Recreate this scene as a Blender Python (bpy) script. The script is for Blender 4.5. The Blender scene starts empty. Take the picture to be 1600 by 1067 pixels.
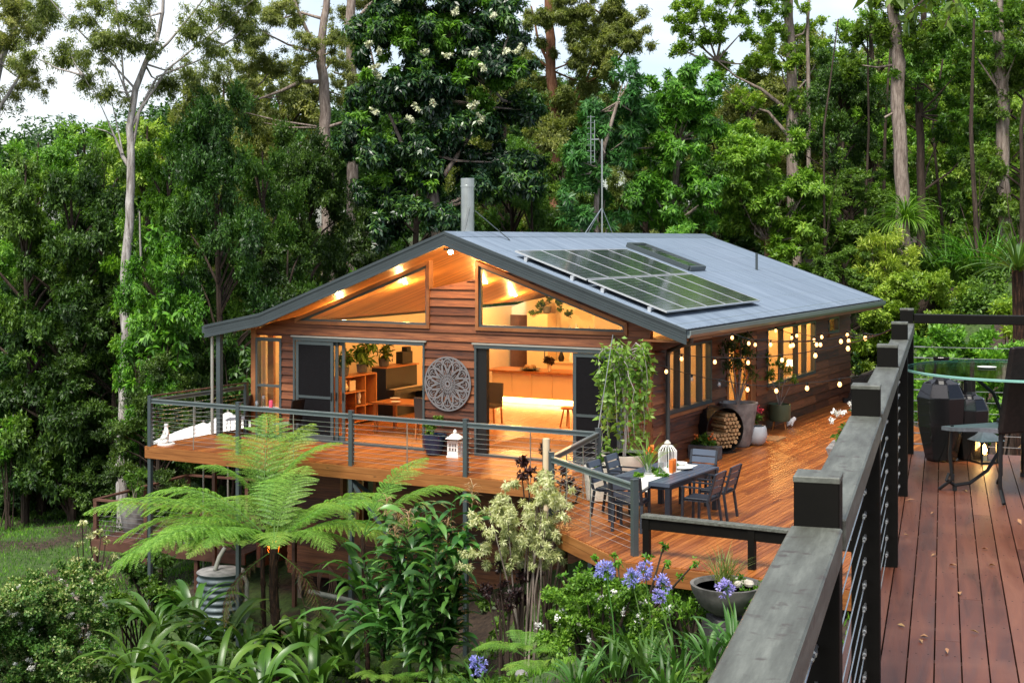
import bpy, math, random
import numpy as np
from mathutils import Vector, Matrix

# ---------------------------------------------------------------- camera, sky, sun, exposure
scn = bpy.context.scene
COL = scn.collection
F = 2150.0; CAMZ = 4.7; HY = 375.0
cam_d = bpy.data.cameras.new("camera"); cam = bpy.data.objects.new("camera", cam_d); COL.objects.link(cam)
cam.location = (0, 0, CAMZ); cam.rotation_euler = (math.radians(90), 0, 0)
cam_d.sensor_width = 36; cam_d.lens = F / 1600 * 36; cam_d.shift_y = -(533.5 - HY) / 1600
cam_d.clip_start = 0.1; cam_d.clip_end = 2000
scn.camera = cam

SUN_EL = math.radians(58); SUN_AZ = math.radians(-158)      # azimuth from +Y, clockwise; light from behind the camera, a little left
world = bpy.data.worlds.new("World"); scn.world = world; world.use_nodes = True
wn = world.node_tree.nodes; wl = world.node_tree.links
bg = wn["Background"]
sky = wn.new("ShaderNodeTexSky"); sky.sky_type = 'NISHITA'; sky.sun_disc = False
sky.sun_elevation = SUN_EL; sky.sun_rotation = SUN_AZ; sky.air_density = 1.0; sky.dust_density = 2.0
tc = wn.new("ShaderNodeTexCoord"); mp = wn.new("ShaderNodeMapping"); mp.inputs[3].default_value = (1.0, 1.0, 3.0)
cn = wn.new("ShaderNodeTexNoise"); cn.inputs["Scale"].default_value = 2.2; cn.inputs["Detail"].default_value = 6
cr = wn.new("ShaderNodeValToRGB"); cr.color_ramp.elements[0].position = 0.40; cr.color_ramp.elements[1].position = 0.72
mx = wn.new("ShaderNodeMixRGB"); mx.inputs[2].default_value = (7.4, 7.3, 7.5, 1)
wl.new(tc.outputs["Generated"], mp.inputs[0]); wl.new(mp.outputs[0], cn.inputs["Vector"])
wl.new(cn.outputs["Fac"], cr.inputs[0]); wl.new(cr.outputs[0], mx.inputs[0])
wl.new(sky.outputs[0], mx.inputs[1]); wl.new(mx.outputs[0], bg.inputs[0])
bg.inputs[1].default_value = 0.12

sd = bpy.data.lights.new("sun", 'SUN'); sd.energy = 3.4; sd.angle = math.radians(22); sd.color = (1.0, 0.95, 0.86)
so = bpy.data.objects.new("sun", sd); COL.objects.link(so)
sdir = Vector((math.sin(SUN_AZ) * math.cos(SUN_EL), math.cos(SUN_AZ) * math.cos(SUN_EL), math.sin(SUN_EL)))
so.rotation_euler = (-sdir).to_track_quat('-Z', 'Y').to_euler()
so.location = (0, 0, 60)

scn.view_settings.view_transform = 'Standard'; scn.view_settings.look = 'None'
scn.view_settings.exposure = 0.78; scn.view_settings.gamma = 1.0; scn.view_settings.use_curve_mapping = False
scn.render.engine = 'CYCLES'
cy = scn.cycles
cy.max_bounces = 6; cy.diffuse_bounces = 4; cy.glossy_bounces = 3; cy.transmission_bounces = 4; cy.transparent_max_bounces = 12
cy.use_denoising = True; cy.sample_clamp_indirect = 6.0; cy.caustics_reflective = False; cy.caustics_refractive = False

# ---------------------------------------------------------------- frames
TH = math.radians(29)
U = Vector((math.cos(TH), -math.sin(TH), 0)); V = Vector((math.sin(TH), math.cos(TH), 0))
C0 = Vector((2.833, 28.069, 0))                     # front right corner of the house at deck level
def HW(a, b, z=0.0): p = C0 + U * a + V * b; return Vector((p.x, p.y, z))
def P(px, py, Y): return Vector(((px - 800) / F * Y, Y, CAMZ - (py - HY) / F * Y))   # a measured direction at a real distance
def R(d): return math.radians(d)

# ground height by inverse distance weighting of surveyed spots
GP = [(-10,31,-4.5),(-6,29,-4.4),(-3,27,-4.2),(-6,24,-4.1),(-1,23.5,-3.3),(-12,38,-4.6),(-16,46,-4.6),(-22,60,-4),(-9,48,-4.3),
      (0.5,21,-2.2),(1.6,19,-1.1),(2.6,17.5,-0.75),(3.4,18.2,-0.6),(5,18.5,-0.4),(1.5,14,-0.4),(0,10,0.5),(0,3,2.0),(3,6,1.6),(6,10,1.9),
      (8,16,1.0),(9,24,-0.8),(11.5,22,-0.7),(11.5,27,-0.7),(10.5,32,-0.5),(8,29,-0.9),(8,35,-0.6),(4,24,-0.6),(3,33,-1.2),(-3,34,-3.6),(5,38,-1.0),(9,40,-0.2),(9.5,45,0.1),(6,48,-0.2),(-2,48,-2.5),(13.5,50,2.9),(17,47,3.3),(12.6,40,1.6),(15,38,3.2),(13,33,2.4),(20,52,4),
      (0,62,-1),(16,66,3.8),(0,90,3),(30,80,3),(-30,90,-1),(-30,30,-5),(30,30,4),(-8,12,-2.2),(-15,10,-4),(-14,22,-4.8),(-4,16,-2.8),(-8,20,-4.4),
      (0,150,10),(60,140,12),(-60,140,2),(-80,60,-3),(80,60,5),(0,-30,2),(40,-10,3),(-40,-10,-4)]
GPa = np.array(GP, float)
def ground_np(x, y):
    x = np.asarray(x, float)[..., None]; y = np.asarray(y, float)[..., None]
    d = np.hypot(x - GPa[:, 0], y - GPa[:, 1]) + 0.3
    w = 1 / d ** 3.2
    return (w * GPa[:, 2]).sum(-1) / w.sum(-1)
def G(x, y): return float(ground_np(x, y))

# ---------------------------------------------------------------- materials
def new_mat(name):
    m = bpy.data.materials.new(name); m.use_nodes = True
    return m, m.node_tree.nodes, m.node_tree.links, m.node_tree.nodes["Principled BSDF"]
def N(nd, t, **kw):
    n = nd.new(t)
    for k, v in kw.items():
        if k.startswith('i_'):
            key = k[2:].replace('_', ' ')
            n.inputs[key].default_value = v
        else: setattr(n, k, v)
    return n
def ramp(nd, stops):
    r = nd.new("ShaderNodeValToRGB"); e = r.color_ramp.elements
    e[0].position, e[0].color = stops[0][0], (*stops[0][1], 1)
    e[1].position, e[1].color = stops[-1][0], (*stops[-1][1], 1)
    for p, c in stops[1:-1]:
        k = e.new(p); k.color = (*c, 1)
    return r
def plain(name, col, rough=0.5, metal=0.0, var=0.12, scale=6.0, bump=0.0, spec=0.5):
    m, nd, lk, b = new_mat(name)
    tc = N(nd, "ShaderNodeTexCoord"); nz = N(nd, "ShaderNodeTexNoise", i_Scale=scale, i_Detail=5.0)
    lk.new(tc.outputs["Object"], nz.inputs["Vector"])
    r = ramp(nd, [(0.3, tuple(c * (1 - var) for c in col)), (0.7, tuple(min(1, c * (1 + var)) for c in col))])
    lk.new(nz.outputs["Fac"], r.inputs[0]); lk.new(r.outputs[0], b.inputs["Base Color"])
    b.inputs["Roughness"].default_value = rough; b.inputs["Metallic"].default_value = metal
    b.inputs["Specular IOR Level"].default_value = spec
    if bump:
        bp = N(nd, "ShaderNodeBump", i_Strength=bump, i_Distance=0.02); lk.new(nz.outputs["Fac"], bp.inputs["Height"]); lk.new(bp.outputs[0], b.inputs["Normal"])
    return m
def wood(name, c1, c2, c3, stretch=(1, 14, 14), rough=0.55, knots=True, island=0.5, spec=0.4, bump=0.25, wear=None):
    """timber: grain stretched along local x (or whichever axis has the small factor), tone varies board by board"""
    m, nd, lk, b = new_mat(name)
    tc = N(nd, "ShaderNodeTexCoord"); mp = N(nd, "ShaderNodeMapping"); mp.inputs[3].default_value = stretch
    lk.new(tc.outputs["Object"], mp.inputs[0])
    geo = N(nd, "ShaderNodeNewGeometry")
    addv = N(nd, "ShaderNodeVectorMath", operation='ADD'); sc = N(nd, "ShaderNodeVectorMath", operation='SCALE'); sc.inputs[0].default_value = (37, 51, 23)
    lk.new(geo.outputs["Random Per Island"], sc.inputs["Scale"]); lk.new(mp.outputs[0], addv.inputs[0]); lk.new(sc.outputs[0], addv.inputs[1])
    nz = N(nd, "ShaderNodeTexNoise", i_Scale=1.6, i_Detail=8.0, i_Roughness=0.65, i_Distortion=0.6); lk.new(addv.outputs[0], nz.inputs["Vector"])
    mixf = N(nd, "ShaderNodeMath", operation='MULTIPLY_ADD'); mixf.inputs[1].default_value = island; 
    sub = N(nd, "ShaderNodeMath", operation='SUBTRACT'); sub.inputs[1].default_value = 0.5
    lk.new(geo.outputs["Random Per Island"], sub.inputs[0]); lk.new(sub.outputs[0], mixf.inputs[0]); lk.new(nz.outputs["Fac"], mixf.inputs[2])
    r = ramp(nd, [(0.25, c1), (0.5, c2), (0.78, c3)]); lk.new(mixf.outputs[0], r.inputs[0])
    out = r.outputs[0]
    if knots:
        vo = N(nd, "ShaderNodeTexVoronoi", i_Scale=1.0); mp2 = N(nd, "ShaderNodeMapping"); mp2.inputs[3].default_value = tuple(2.0 if s < 3 else 5.5 for s in stretch)
        lk.new(tc.outputs["Object"], mp2.inputs[0]); lk.new(mp2.outputs[0], vo.inputs["Vector"])
        kr = ramp(nd, [(0.04, (0.35, 0.35, 0.35)), (0.12, (1, 1, 1))]); lk.new(vo.outputs["Distance"], kr.inputs[0])
        mm = N(nd, "ShaderNodeMixRGB", blend_type='MULTIPLY', i_Fac=1.0); lk.new(out, mm.inputs[1]); lk.new(kr.outputs[0], mm.inputs[2]); out = mm.outputs[0]
    if wear:
        nw = N(nd, "ShaderNodeTexNoise", i_Scale=wear[1], i_Detail=6.0); lk.new(tc.outputs["Object"], nw.inputs["Vector"])
        wr = ramp(nd, [(0.48, (0, 0, 0)), (0.68, (wear[2],) * 3)]); lk.new(nw.outputs["Fac"], wr.inputs[0])
        mm = N(nd, "ShaderNodeMixRGB"); mm.inputs[2].default_value = (*wear[0], 1); lk.new(wr.outputs[0], mm.inputs[0]); lk.new(out, mm.inputs[1]); out = mm.outputs[0]
    lk.new(out, b.inputs["Base Color"])
    b.inputs["Roughness"].default_value = rough; b.inputs["Specular IOR Level"].default_value = spec
    rr = N(nd, "ShaderNodeMath", operation='MULTIPLY_ADD'); rr.inputs[1].default_value = 0.35; rr.inputs[2].default_value = rough - 0.17
    lk.new(nz.outputs["Fac"], rr.inputs[0]); lk.new(rr.outputs[0], b.inputs["Roughness"])
    if bump:
        bp = N(nd, "ShaderNodeBump", i_Strength=bump, i_Distance=0.01); lk.new(nz.outputs["Fac"], bp.inputs["Height"]); lk.new(bp.outputs[0], b.inputs["Normal"])
    return m
def leafmat(name, dark, mid, light, trans=0.25, rough=0.45, spec=0.4, edge=None):
    m, nd, lk, b = new_mat(name)
    geo = N(nd, "ShaderNodeNewGeometry"); oi = N(nd, "ShaderNodeObjectInfo")
    tc = N(nd, "ShaderNodeTexCoord"); nz = N(nd, "ShaderNodeTexNoise", i_Scale=0.7, i_Detail=2.0)
    lk.new(tc.outputs["Object"], nz.inputs["Vector"])
    a1 = N(nd, "ShaderNodeMath", operation='MULTIPLY_ADD'); a1.inputs[1].default_value = 0.55
    s1 = N(nd, "ShaderNodeMath", operation='MULTIPLY_ADD'); s1.inputs[1].default_value = 1.1; s1.inputs[2].default_value = -0.33
    lk.new(nz.outputs["Fac"], s1.inputs[0]); lk.new(geo.outputs["Random Per Island"], a1.inputs[0]); lk.new(s1.outputs[0], a1.inputs[2])
    r = ramp(nd, [(0.12, dark), (0.5, mid), (0.92, light)]); lk.new(a1.outputs[0], r.inputs[0])
    hs = N(nd, "ShaderNodeHueSaturation"); hr = N(nd, "ShaderNodeMapRange"); hr.inputs[3].default_value = 0.485; hr.inputs[4].default_value = 0.515
    lk.new(oi.outputs["Random"], hr.inputs[0]); lk.new(hr.outputs[0], hs.inputs["Hue"]); lk.new(r.outputs[0], hs.inputs["Color"])
    lk.new(hs.outputs[0], b.inputs["Base Color"]); b.inputs["Roughness"].default_value = rough; b.inputs["Specular IOR Level"].default_value = spec
    tr = N(nd, "ShaderNodeBsdfTranslucent"); bright = N(nd, "ShaderNodeMixRGB", blend_type='MULTIPLY', i_Fac=1.0); bright.inputs[2].default_value = (1.5, 1.6, 0.7, 1)
    lk.new(hs.outputs[0], bright.inputs[1]); lk.new(bright.outputs[0], tr.inputs[0])
    ms = N(nd, "ShaderNodeMixShader", i_Fac=trans); lk.new(b.outputs[0], ms.inputs[1]); lk.new(tr.outputs[0], ms.inputs[2])
    lk.new(ms.outputs[0], nd["Material Output"].inputs[0])
    return m
def bark(name, c1, c2, c3, scale=3.0, rough=0.85):
    m, nd, lk, b = new_mat(name)
    tc = N(nd, "ShaderNodeTexCoord"); mp = N(nd, "ShaderNodeMapping"); mp.inputs[3].default_value = (4, 4, 0.7)
    lk.new(tc.outputs["Object"], mp.inputs[0])
    nz = N(nd, "ShaderNodeTexNoise", i_Scale=scale, i_Detail=8.0, i_Roughness=0.7, i_Distortion=0.4); lk.new(mp.outputs[0], nz.inputs["Vector"])
    r = ramp(nd, [(0.32, c1), (0.5, c2), (0.68, c3)]); lk.new(nz.outputs["Fac"], r.inputs[0]); lk.new(r.outputs[0], b.inputs["Base Color"])
    b.inputs["Roughness"].default_value = rough; b.inputs["Specular IOR Level"].default_value = 0.2
    bp = N(nd, "ShaderNodeBump", i_Strength=0.6, i_Distance=0.05); lk.new(nz.outputs["Fac"], bp.inputs["Height"]); lk.new(bp.outputs[0], b.inputs["Normal"])
    return m
def emit(name, col, s):
    m, nd, lk, b = new_mat(name)
    b.inputs["Base Color"].default_value = (*col, 1); b.inputs["Emission Color"].default_value = (*col, 1); b.inputs["Emission Strength"].default_value = s
    return m
def glass(name, tint=(1, 1, 1), refl=0.10, rough=0.02):
    m, nd, lk, b = new_mat(name)
    t = N(nd, "ShaderNodeBsdfTransparent"); t.inputs[0].default_value = (*tint, 1)
    g = N(nd, "ShaderNodeBsdfGlossy"); g.inputs["Roughness"].default_value = rough
    ge = N(nd, "ShaderNodeNewGeometry"); dt = N(nd, "ShaderNodeVectorMath", operation='DOT_PRODUCT'); lk.new(ge.outputs['Normal'], dt.inputs[0]); lk.new(ge.outputs['Incoming'], dt.inputs[1])
    ab = N(nd, "ShaderNodeMath", operation='ABSOLUTE'); lk.new(dt.outputs['Value'], ab.inputs[0]); om = N(nd, "ShaderNodeMath", operation='SUBTRACT'); om.inputs[0].default_value = 1.0; lk.new(ab.outputs[0], om.inputs[1])
    pw = N(nd, "ShaderNodeMath", operation='POWER'); pw.inputs[1].default_value = 5.0; lk.new(om.outputs[0], pw.inputs[0])
    ad = N(nd, "ShaderNodeMath", operation='MULTIPLY_ADD'); ad.inputs[1].default_value = 0.8; ad.inputs[2].default_value = refl
    lk.new(pw.outputs[0], ad.inputs[0])
    ms = N(nd, "ShaderNodeMixShader"); lk.new(ad.outputs[0], ms.inputs[0]); lk.new(t.outputs[0], ms.inputs[1]); lk.new(g.outputs[0], ms.inputs[2])
    lk.new(ms.outputs[0], nd["Material Output"].inputs[0])
    return m

M = {}
M['clad'] = wood('cedar weatherboard', (0.028, 0.008, 0.003), (0.115, 0.034, 0.011), (0.26, 0.092, 0.032), (1, 1, 16), rough=0.6, island=0.35)
M['trim'] = wood('stained trim', (0.10, 0.035, 0.012), (0.20, 0.075, 0.025), (0.32, 0.13, 0.045), (1, 1, 1.5), knots=False)
M['deck'] = wood('oiled deck boards', (0.11, 0.025, 0.004), (0.25, 0.070, 0.011), (0.42, 0.145, 0.027), (14, 0.8, 14), rough=0.40, knots=False, island=0.28, spec=0.55)
M['fasciaw'] = wood('deck fascia timber', (0.15, 0.050, 0.012), (0.25, 0.092, 0.022), (0.36, 0.15, 0.04), (0.8, 0.8, 14), knots=True, island=0.2)
M['ceil'] = wood('lining boards', (0.28, 0.11, 0.03), (0.42, 0.18, 0.05), (0.55, 0.26, 0.08), (14, 0.8, 14), knots=False, rough=0.4)
M['floor'] = wood('polished floor boards', (0.22, 0.075, 0.02), (0.36, 0.14, 0.04), (0.5, 0.22, 0.07), (12, 0.8, 12), rough=0.3, knots=False, spec=0.6)
M['neardeck'] = wood('weathered merbau boards', (0.050, 0.014, 0.007), (0.112, 0.034, 0.017), (0.18, 0.068, 0.036), (9, 0.7, 9), rough=0.42, knots=False, island=0.3, wear=((0.185, 0.075, 0.042), 2.2, 0.5))
M['oldrail'] = wood('faded brown paint timber', (0.045, 0.018, 0.011), (0.08, 0.034, 0.022), (0.13, 0.062, 0.042), (1, 1, 4), knots=False)
M['furn'] = wood('red brown timber', (0.20, 0.06, 0.015), (0.34, 0.12, 0.03), (0.45, 0.18, 0.05), (3, 3, 3), knots=False, rough=0.4)
M['steel'] = plain('charcoal powder coated steel', (0.045, 0.060, 0.064), 0.38, 0.0, 0.08, 3, spec=0.6)
M['steel2'] = plain('grey aluminium rail', (0.24, 0.29, 0.30), 0.3, 0.5, 0.06, 3)
M['wire'] = plain('stainless steel wire', (0.55, 0.56, 0.55), 0.3, 0.9, 0.05)
M['alu'] = plain('grey green window frame', (0.06, 0.078, 0.082), 0.35, 0.2, 0.06)
M['alulight'] = plain('pale aluminium track', (0.38, 0.37, 0.33), 0.35, 0.4, 0.08)
M['black'] = plain('matt black metal', (0.006, 0.006, 0.006), 0.5, 0.2, 0.1)
M['blackgloss'] = plain('black lacquer', (0.008, 0.008, 0.009), 0.12, 0, 0.1)
M['screen'] = plain('insect screen', (0.004, 0.004, 0.005), 0.8, 0, 0.25, 18, 0, 0.15)
M['bargeb'] = plain('slate grey barge board', (0.050, 0.064, 0.070), 0.35, 0.2, 0.10, 2)
M['cream'] = plain('cream paint', (0.62, 0.50, 0.33), 0.5, 0, 0.03)
M['cab'] = plain('cream cabinet doors', (0.70, 0.55, 0.34), 0.35, 0, 0.02)
M['white'] = plain('white glaze', (0.78, 0.77, 0.73), 0.35, 0, 0.04)
M['canvas'] = plain('white canvas', (0.80, 0.79, 0.77), 0.8, 0, 0.05, 3, 0.1)
M['stone'] = plain('mottled grey stone', (0.22, 0.21, 0.20), 0.7, 0, 0.45, 5, 0.3)
M['concrete'] = plain('pale concrete', (0.50, 0.46, 0.38), 0.8, 0, 0.18, 6, 0.15)
M['darkstone'] = plain('dark grey block', (0.07, 0.065, 0.065), 0.75, 0, 0.35, 5, 0.3)
M['paleceramic'] = plain('pale grey ceramic', (0.40, 0.43, 0.45), 0.35, 0, 0.12, 4)
M['navy'] = plain('navy glaze', (0.010, 0.025, 0.06), 0.12, 0, 0.3, 4)
M['greenpot'] = plain('dull green enamel', (0.07, 0.105, 0.06), 0.4, 0, 0.1)
M['medal'] = plain('grey laser cut metal', (0.17, 0.165, 0.17), 0.5, 0.2, 0.06)
M['tabledk'] = plain('slate blue aluminium', (0.065, 0.085, 0.12), 0.38, 0.1, 0.08, 4)
M['chairdk'] = plain('dark charcoal aluminium', (0.014, 0.018, 0.026), 0.42, 0.1, 0.1, 4)
M['galv'] = plain('galvanised steel', (0.42, 0.45, 0.45), 0.28, 0.85, 0.15, 3)
M['tank'] = plain('weathered corrugated tank', (0.12, 0.155, 0.17), 0.5, 0.2, 0.4, 3)
M['pvc'] = plain('grey plastic pipe', (0.20, 0.20, 0.17), 0.5, 0, 0.2)
M['soil'] = plain('potting soil', (0.06, 0.038, 0.025), 0.95, 0, 0.4, 20, 0.4)
M['linen'] = plain('white linen', (0.80, 0.78, 0.72), 0.8, 0, 0.04, 8)
M['seatfab'] = plain('dark taupe fabric', (0.045, 0.038, 0.032), 0.8, 0, 0.1, 20)
M['olive'] = plain('olive fabric', (0.16, 0.13, 0.05), 0.8, 0, 0.1, 20)
M['curtain'] = plain('brown curtain cloth', (0.16, 0.075, 0.04), 0.85, 0, 0.2, 6)
M['orangeflower'] = plain('orange petals', (0.75, 0.18, 0.02), 0.6)
M['pinkflower'] = plain('pink petals', (0.6, 0.06, 0.12), 0.6)
M['whiteflower'] = plain('white petals', (0.82, 0.82, 0.76), 0.6, 0, 0.05)
M['creamflower'] = plain('cream blossom', (0.60, 0.62, 0.42), 0.7, 0, 0.1)
M['log'] = plain('split firewood', (0.42, 0.26, 0.12), 0.8, 0, 0.35, 12)
M['wicker'] = plain('dark woven resin', (0.010, 0.007, 0.006), 0.55, 0, 0.5, 30, 0, 0.25)
M['wickerseat'] = plain('grey woven seat', (0.15, 0.15, 0.17), 0.5, 0, 0.25, 30)
M['jute'] = plain('tan jute', (0.30, 0.16, 0.06), 0.9, 0, 0.25, 20, 0.4)
M['rope'] = plain('copper hose', (0.10, 0.05, 0.035), 0.6)
M['glass'] = glass('window glass', (0.97, 0.97, 0.95), 0.05)
M['tglass'] = glass('thick green table glass', (0.60, 0.80, 0.74), 0.16, 0.03)
M['vglass'] = glass('clear glassware', (0.90, 0.93, 0.93), 0.22, 0.05)
M['bulb'] = emit('warm bulb', (1.0, 0.50, 0.17), 2.4)
M['downlight'] = emit('warm downlight', (1.0, 0.62, 0.26), 60.0)
M['flood'] = emit('warm floodlight', (1.0, 0.82, 0.55), 60.0)
M['led'] = emit('warm led strip', (1.0, 0.66, 0.25), 16.0)
M['flame'] = emit('lantern flame', (1.0, 0.55, 0.15), 40.0)

def m_railpaint():
    m, nd, lk, b = new_mat('weathered grey green rail paint')
    tc = N(nd, "ShaderNodeTexCoord"); n1 = N(nd, "ShaderNodeTexNoise", i_Scale=2.0, i_Detail=9.0, i_Roughness=0.7); n2 = N(nd, "ShaderNodeTexNoise", i_Scale=26.0, i_Detail=4.0)
    mpr = N(nd, "ShaderNodeMapping"); mpr.inputs[3].default_value = (14, 1.6, 14); lk.new(tc.outputs["Object"], mpr.inputs[0]); lk.new(mpr.outputs[0], n1.inputs["Vector"]); lk.new(tc.outputs["Object"], n2.inputs["Vector"])
    r1 = ramp(nd, [(0.28, (0.040, 0.040, 0.030)), (0.5, (0.082, 0.088, 0.072)), (0.72, (0.15, 0.16, 0.135))]); lk.new(n1.outputs["Fac"], r1.inputs[0])
    r2 = ramp(nd, [(0.60, (0, 0, 0)), (0.68, (0.8, 0.8, 0.8))]); lk.new(n2.outputs["Fac"], r2.inputs[0])
    mm = N(nd, "ShaderNodeMixRGB"); mm.inputs[2].default_value = (0.045, 0.035, 0.028, 1); lk.new(r2.outputs[0], mm.inputs[0]); lk.new(r1.outputs[0], mm.inputs[1])
    lk.new(mm.outputs[0], b.inputs["Base Color"]); b.inputs["Roughness"].default_value = 0.55
    bp = N(nd, "ShaderNodeBump", i_Strength=0.2, i_Distance=0.01); lk.new(n2.outputs["Fac"], bp.inputs["Height"]); lk.new(bp.outputs[0], b.inputs["Normal"])
    return m
M['railpaint'] = m_railpaint()
M['postpaint'] = plain('dark olive charcoal post paint', (0.0042, 0.0038, 0.0028), 0.6, 0, 0.2, 8, 0.1, 0.12)
def m_roof():
    m, nd, lk, b = new_mat('blue grey corrugated steel')
    tc = N(nd, "ShaderNodeTexCoord"); n1 = N(nd, "ShaderNodeTexNoise", i_Scale=1.0, i_Detail=8.0, i_Roughness=0.7)
    mpf = N(nd, "ShaderNodeMapping"); mpf.inputs[3].default_value = (0.45, 4.5, 0.45); lk.new(tc.outputs["Object"], mpf.inputs[0]); lk.new(mpf.outputs[0], n1.inputs["Vector"])
    r1 = ramp(nd, [(0.25, (0.105, 0.14, 0.185)), (0.5, (0.165, 0.215, 0.275)), (0.75, (0.235, 0.29, 0.36))]); lk.new(n1.outputs["Fac"], r1.inputs[0]); lk.new(r1.outputs[0], b.inputs["Base Color"])
    b.inputs["Roughness"].default_value = 0.42; b.inputs["Metallic"].default_value = 0.25; b.inputs["Specular IOR Level"].default_value = 0.6
    return m
M['roof'] = m_roof()
def m_solar():
    m, nd, lk, b = new_mat('solar cells')
    tc = N(nd, "ShaderNodeTexCoord"); br = N(nd, "ShaderNodeTexBrick")
    mp = N(nd, "ShaderNodeMapping"); lk.new(tc.outputs["Object"], mp.inputs[0])
    br.offset = 0.0; br.inputs["Scale"].default_value = 1.0; br.inputs["Mortar Size"].default_value = 0.006; br.inputs["Brick Width"].default_value = 0.160; br.inputs["Row Height"].default_value = 0.1625
    br.inputs["Color1"].default_value = (0.028, 0.042, 0.045, 1); br.inputs["Color2"].default_value = (0.034, 0.050, 0.052, 1); br.inputs["Mortar"].default_value = (0.32, 0.36, 0.37, 1)
    lk.new(mp.outputs[0], br.inputs["Vector"]); lk.new(br.outputs["Color"], b.inputs["Base Color"])
    b.inputs["Roughness"].default_value = 0.13; b.inputs["Specular IOR Level"].default_value = 1.0; b.inputs["Metallic"].default_value = 0.15
    b.inputs["Coat Weight"].default_value = 1.0; b.inputs["Coat Roughness"].default_value = 0.11
    return m
M['solar'] = m_solar()
M['silver'] = plain('silver aluminium frame', (0.62, 0.64, 0.65), 0.3, 0.6, 0.05)
def m_ground():
    m, nd, lk, b = new_mat('grass and leaf litter ground')
    tc = N(nd, "ShaderNodeTexCoord"); n1 = N(nd, "ShaderNodeTexNoise", i_Scale=0.35, i_Detail=5.0); n2 = N(nd, "ShaderNodeTexNoise", i_Scale=9.0, i_Detail=6.0)
    lk.new(tc.outputs["Object"], n1.inputs["Vector"]); lk.new(tc.outputs["Object"], n2.inputs["Vector"])
    g = ramp(nd, [(0.3, (0.022, 0.045, 0.008)), (0.7, (0.06, 0.11, 0.02))]); s = ramp(nd, [(0.3, (0.015, 0.009, 0.006)), (0.7, (0.060, 0.038, 0.024))])
    lk.new(n2.outputs["Fac"], g.inputs[0]); lk.new(n2.outputs["Fac"], s.inputs[0])
    f = ramp(nd, [(0.46, (0, 0, 0)), (0.54, (1, 1, 1))]); lk.new(n1.outputs["Fac"], f.inputs[0])
    mm = N(nd, "ShaderNodeMixRGB"); lk.new(f.outputs[0], mm.inputs[0]); lk.new(s.outputs[0], mm.inputs[1]); lk.new(g.outputs[0], mm.inputs[2]); lk.new(mm.outputs[0], b.inputs["Base Color"])
    b.inputs["Roughness"].default_value = 0.95
    bp = N(nd, "ShaderNodeBump", i_Strength=0.8, i_Distance=0.05); lk.new(n2.outputs["Fac"], bp.inputs["Height"]); lk.new(bp.outputs[0], b.inputs["Normal"])
    return m
M['ground'] = m_ground()
# foliage
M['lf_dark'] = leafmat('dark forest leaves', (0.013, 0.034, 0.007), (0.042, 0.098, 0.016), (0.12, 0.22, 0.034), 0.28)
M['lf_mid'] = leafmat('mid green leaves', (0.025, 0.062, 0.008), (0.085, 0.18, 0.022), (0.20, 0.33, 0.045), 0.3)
M['lf_deep'] = leafmat('deep blue green leaves', (0.006, 0.022, 0.012), (0.018, 0.060, 0.024), (0.10, 0.24, 0.03), 0.18, 0.35, 0.6)
M['lf_bright'] = leafmat('bright green leaves', (0.026, 0.085, 0.008), (0.088, 0.24, 0.020), (0.22, 0.44, 0.04), 0.3)
M['lf_lime'] = leafmat('lime green leaves', (0.055, 0.14, 0.014), (0.16, 0.32, 0.034), (0.33, 0.50, 0.07), 0.3)
M['lf_gum'] = leafmat('olive gum leaves', (0.06, 0.085, 0.018), (0.17, 0.21, 0.05), (0.36, 0.38, 0.11), 0.38)
M['lf_yellow'] = leafmat('yellow green shrub leaves', (0.09, 0.17, 0.014), (0.25, 0.38, 0.04), (0.46, 0.56, 0.09), 0.3)
M['lf_teal'] = leafmat('blue green whorled leaves', (0.018, 0.060, 0.012), (0.048, 0.14, 0.026), (0.12, 0.27, 0.05), 0.25)
M['lf_fern'] = leafmat('tree fern fronds', (0.06, 0.15, 0.015), (0.15, 0.31, 0.04), (0.27, 0.46, 0.08), 0.35, 0.5)
M['lf_strap'] = leafmat('broad strap leaves', (0.03, 0.08, 0.010), (0.075, 0.17, 0.025), (0.17, 0.29, 0.055), 0.25, 0.35, 0.5)
M['lf_ginger'] = leafmat('ginger leaves', (0.012, 0.050, 0.010), (0.045, 0.14, 0.026), (0.14, 0.33, 0.06), 0.22, 0.35, 0.5)
M['lf_varieg'] = leafmat('cream variegated leaves', (0.18, 0.24, 0.07), (0.46, 0.50, 0.24), (0.74, 0.74, 0.48), 0.25)
M['lf_creamhedge'] = leafmat('variegated hedge leaves', (0.025, 0.085, 0.012), (0.085, 0.20, 0.03), (0.60, 0.62, 0.26), 0.22)
M['lf_purple'] = leafmat('purple black leaves', (0.012, 0.006, 0.006), (0.035, 0.014, 0.014), (0.09, 0.035, 0.03), 0.1)
M['lf_agap'] = leafmat('agapanthus leaves', (0.03, 0.08, 0.012), (0.07, 0.17, 0.03), (0.15, 0.30, 0.06), 0.25)
M['lf_weep'] = leafmat('weeping tree leaves', (0.08, 0.18, 0.02), (0.19, 0.34, 0.05), (0.38, 0.52, 0.14), 0.38)
M['lf_plume'] = leafmat('dry plumes', (0.30, 0.19, 0.10), (0.42, 0.28, 0.16), (0.55, 0.40, 0.25), 0.3, 0.9)
M['lf_litter'] = leafmat('dry fallen leaves', (0.20, 0.10, 0.04), (0.38, 0.22, 0.10), (0.60, 0.45, 0.28), 0.1, 0.9)
M['lf_dead'] = leafmat('dead brown fronds', (0.05, 0.025, 0.012), (0.12, 0.06, 0.03), (0.22, 0.13, 0.07), 0.15, 0.9)
M['lf_agflower'] = leafmat('blue violet petals', (0.18, 0.16, 0.60), (0.36, 0.33, 0.85), (0.65, 0.62, 0.97), 0.3)
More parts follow.
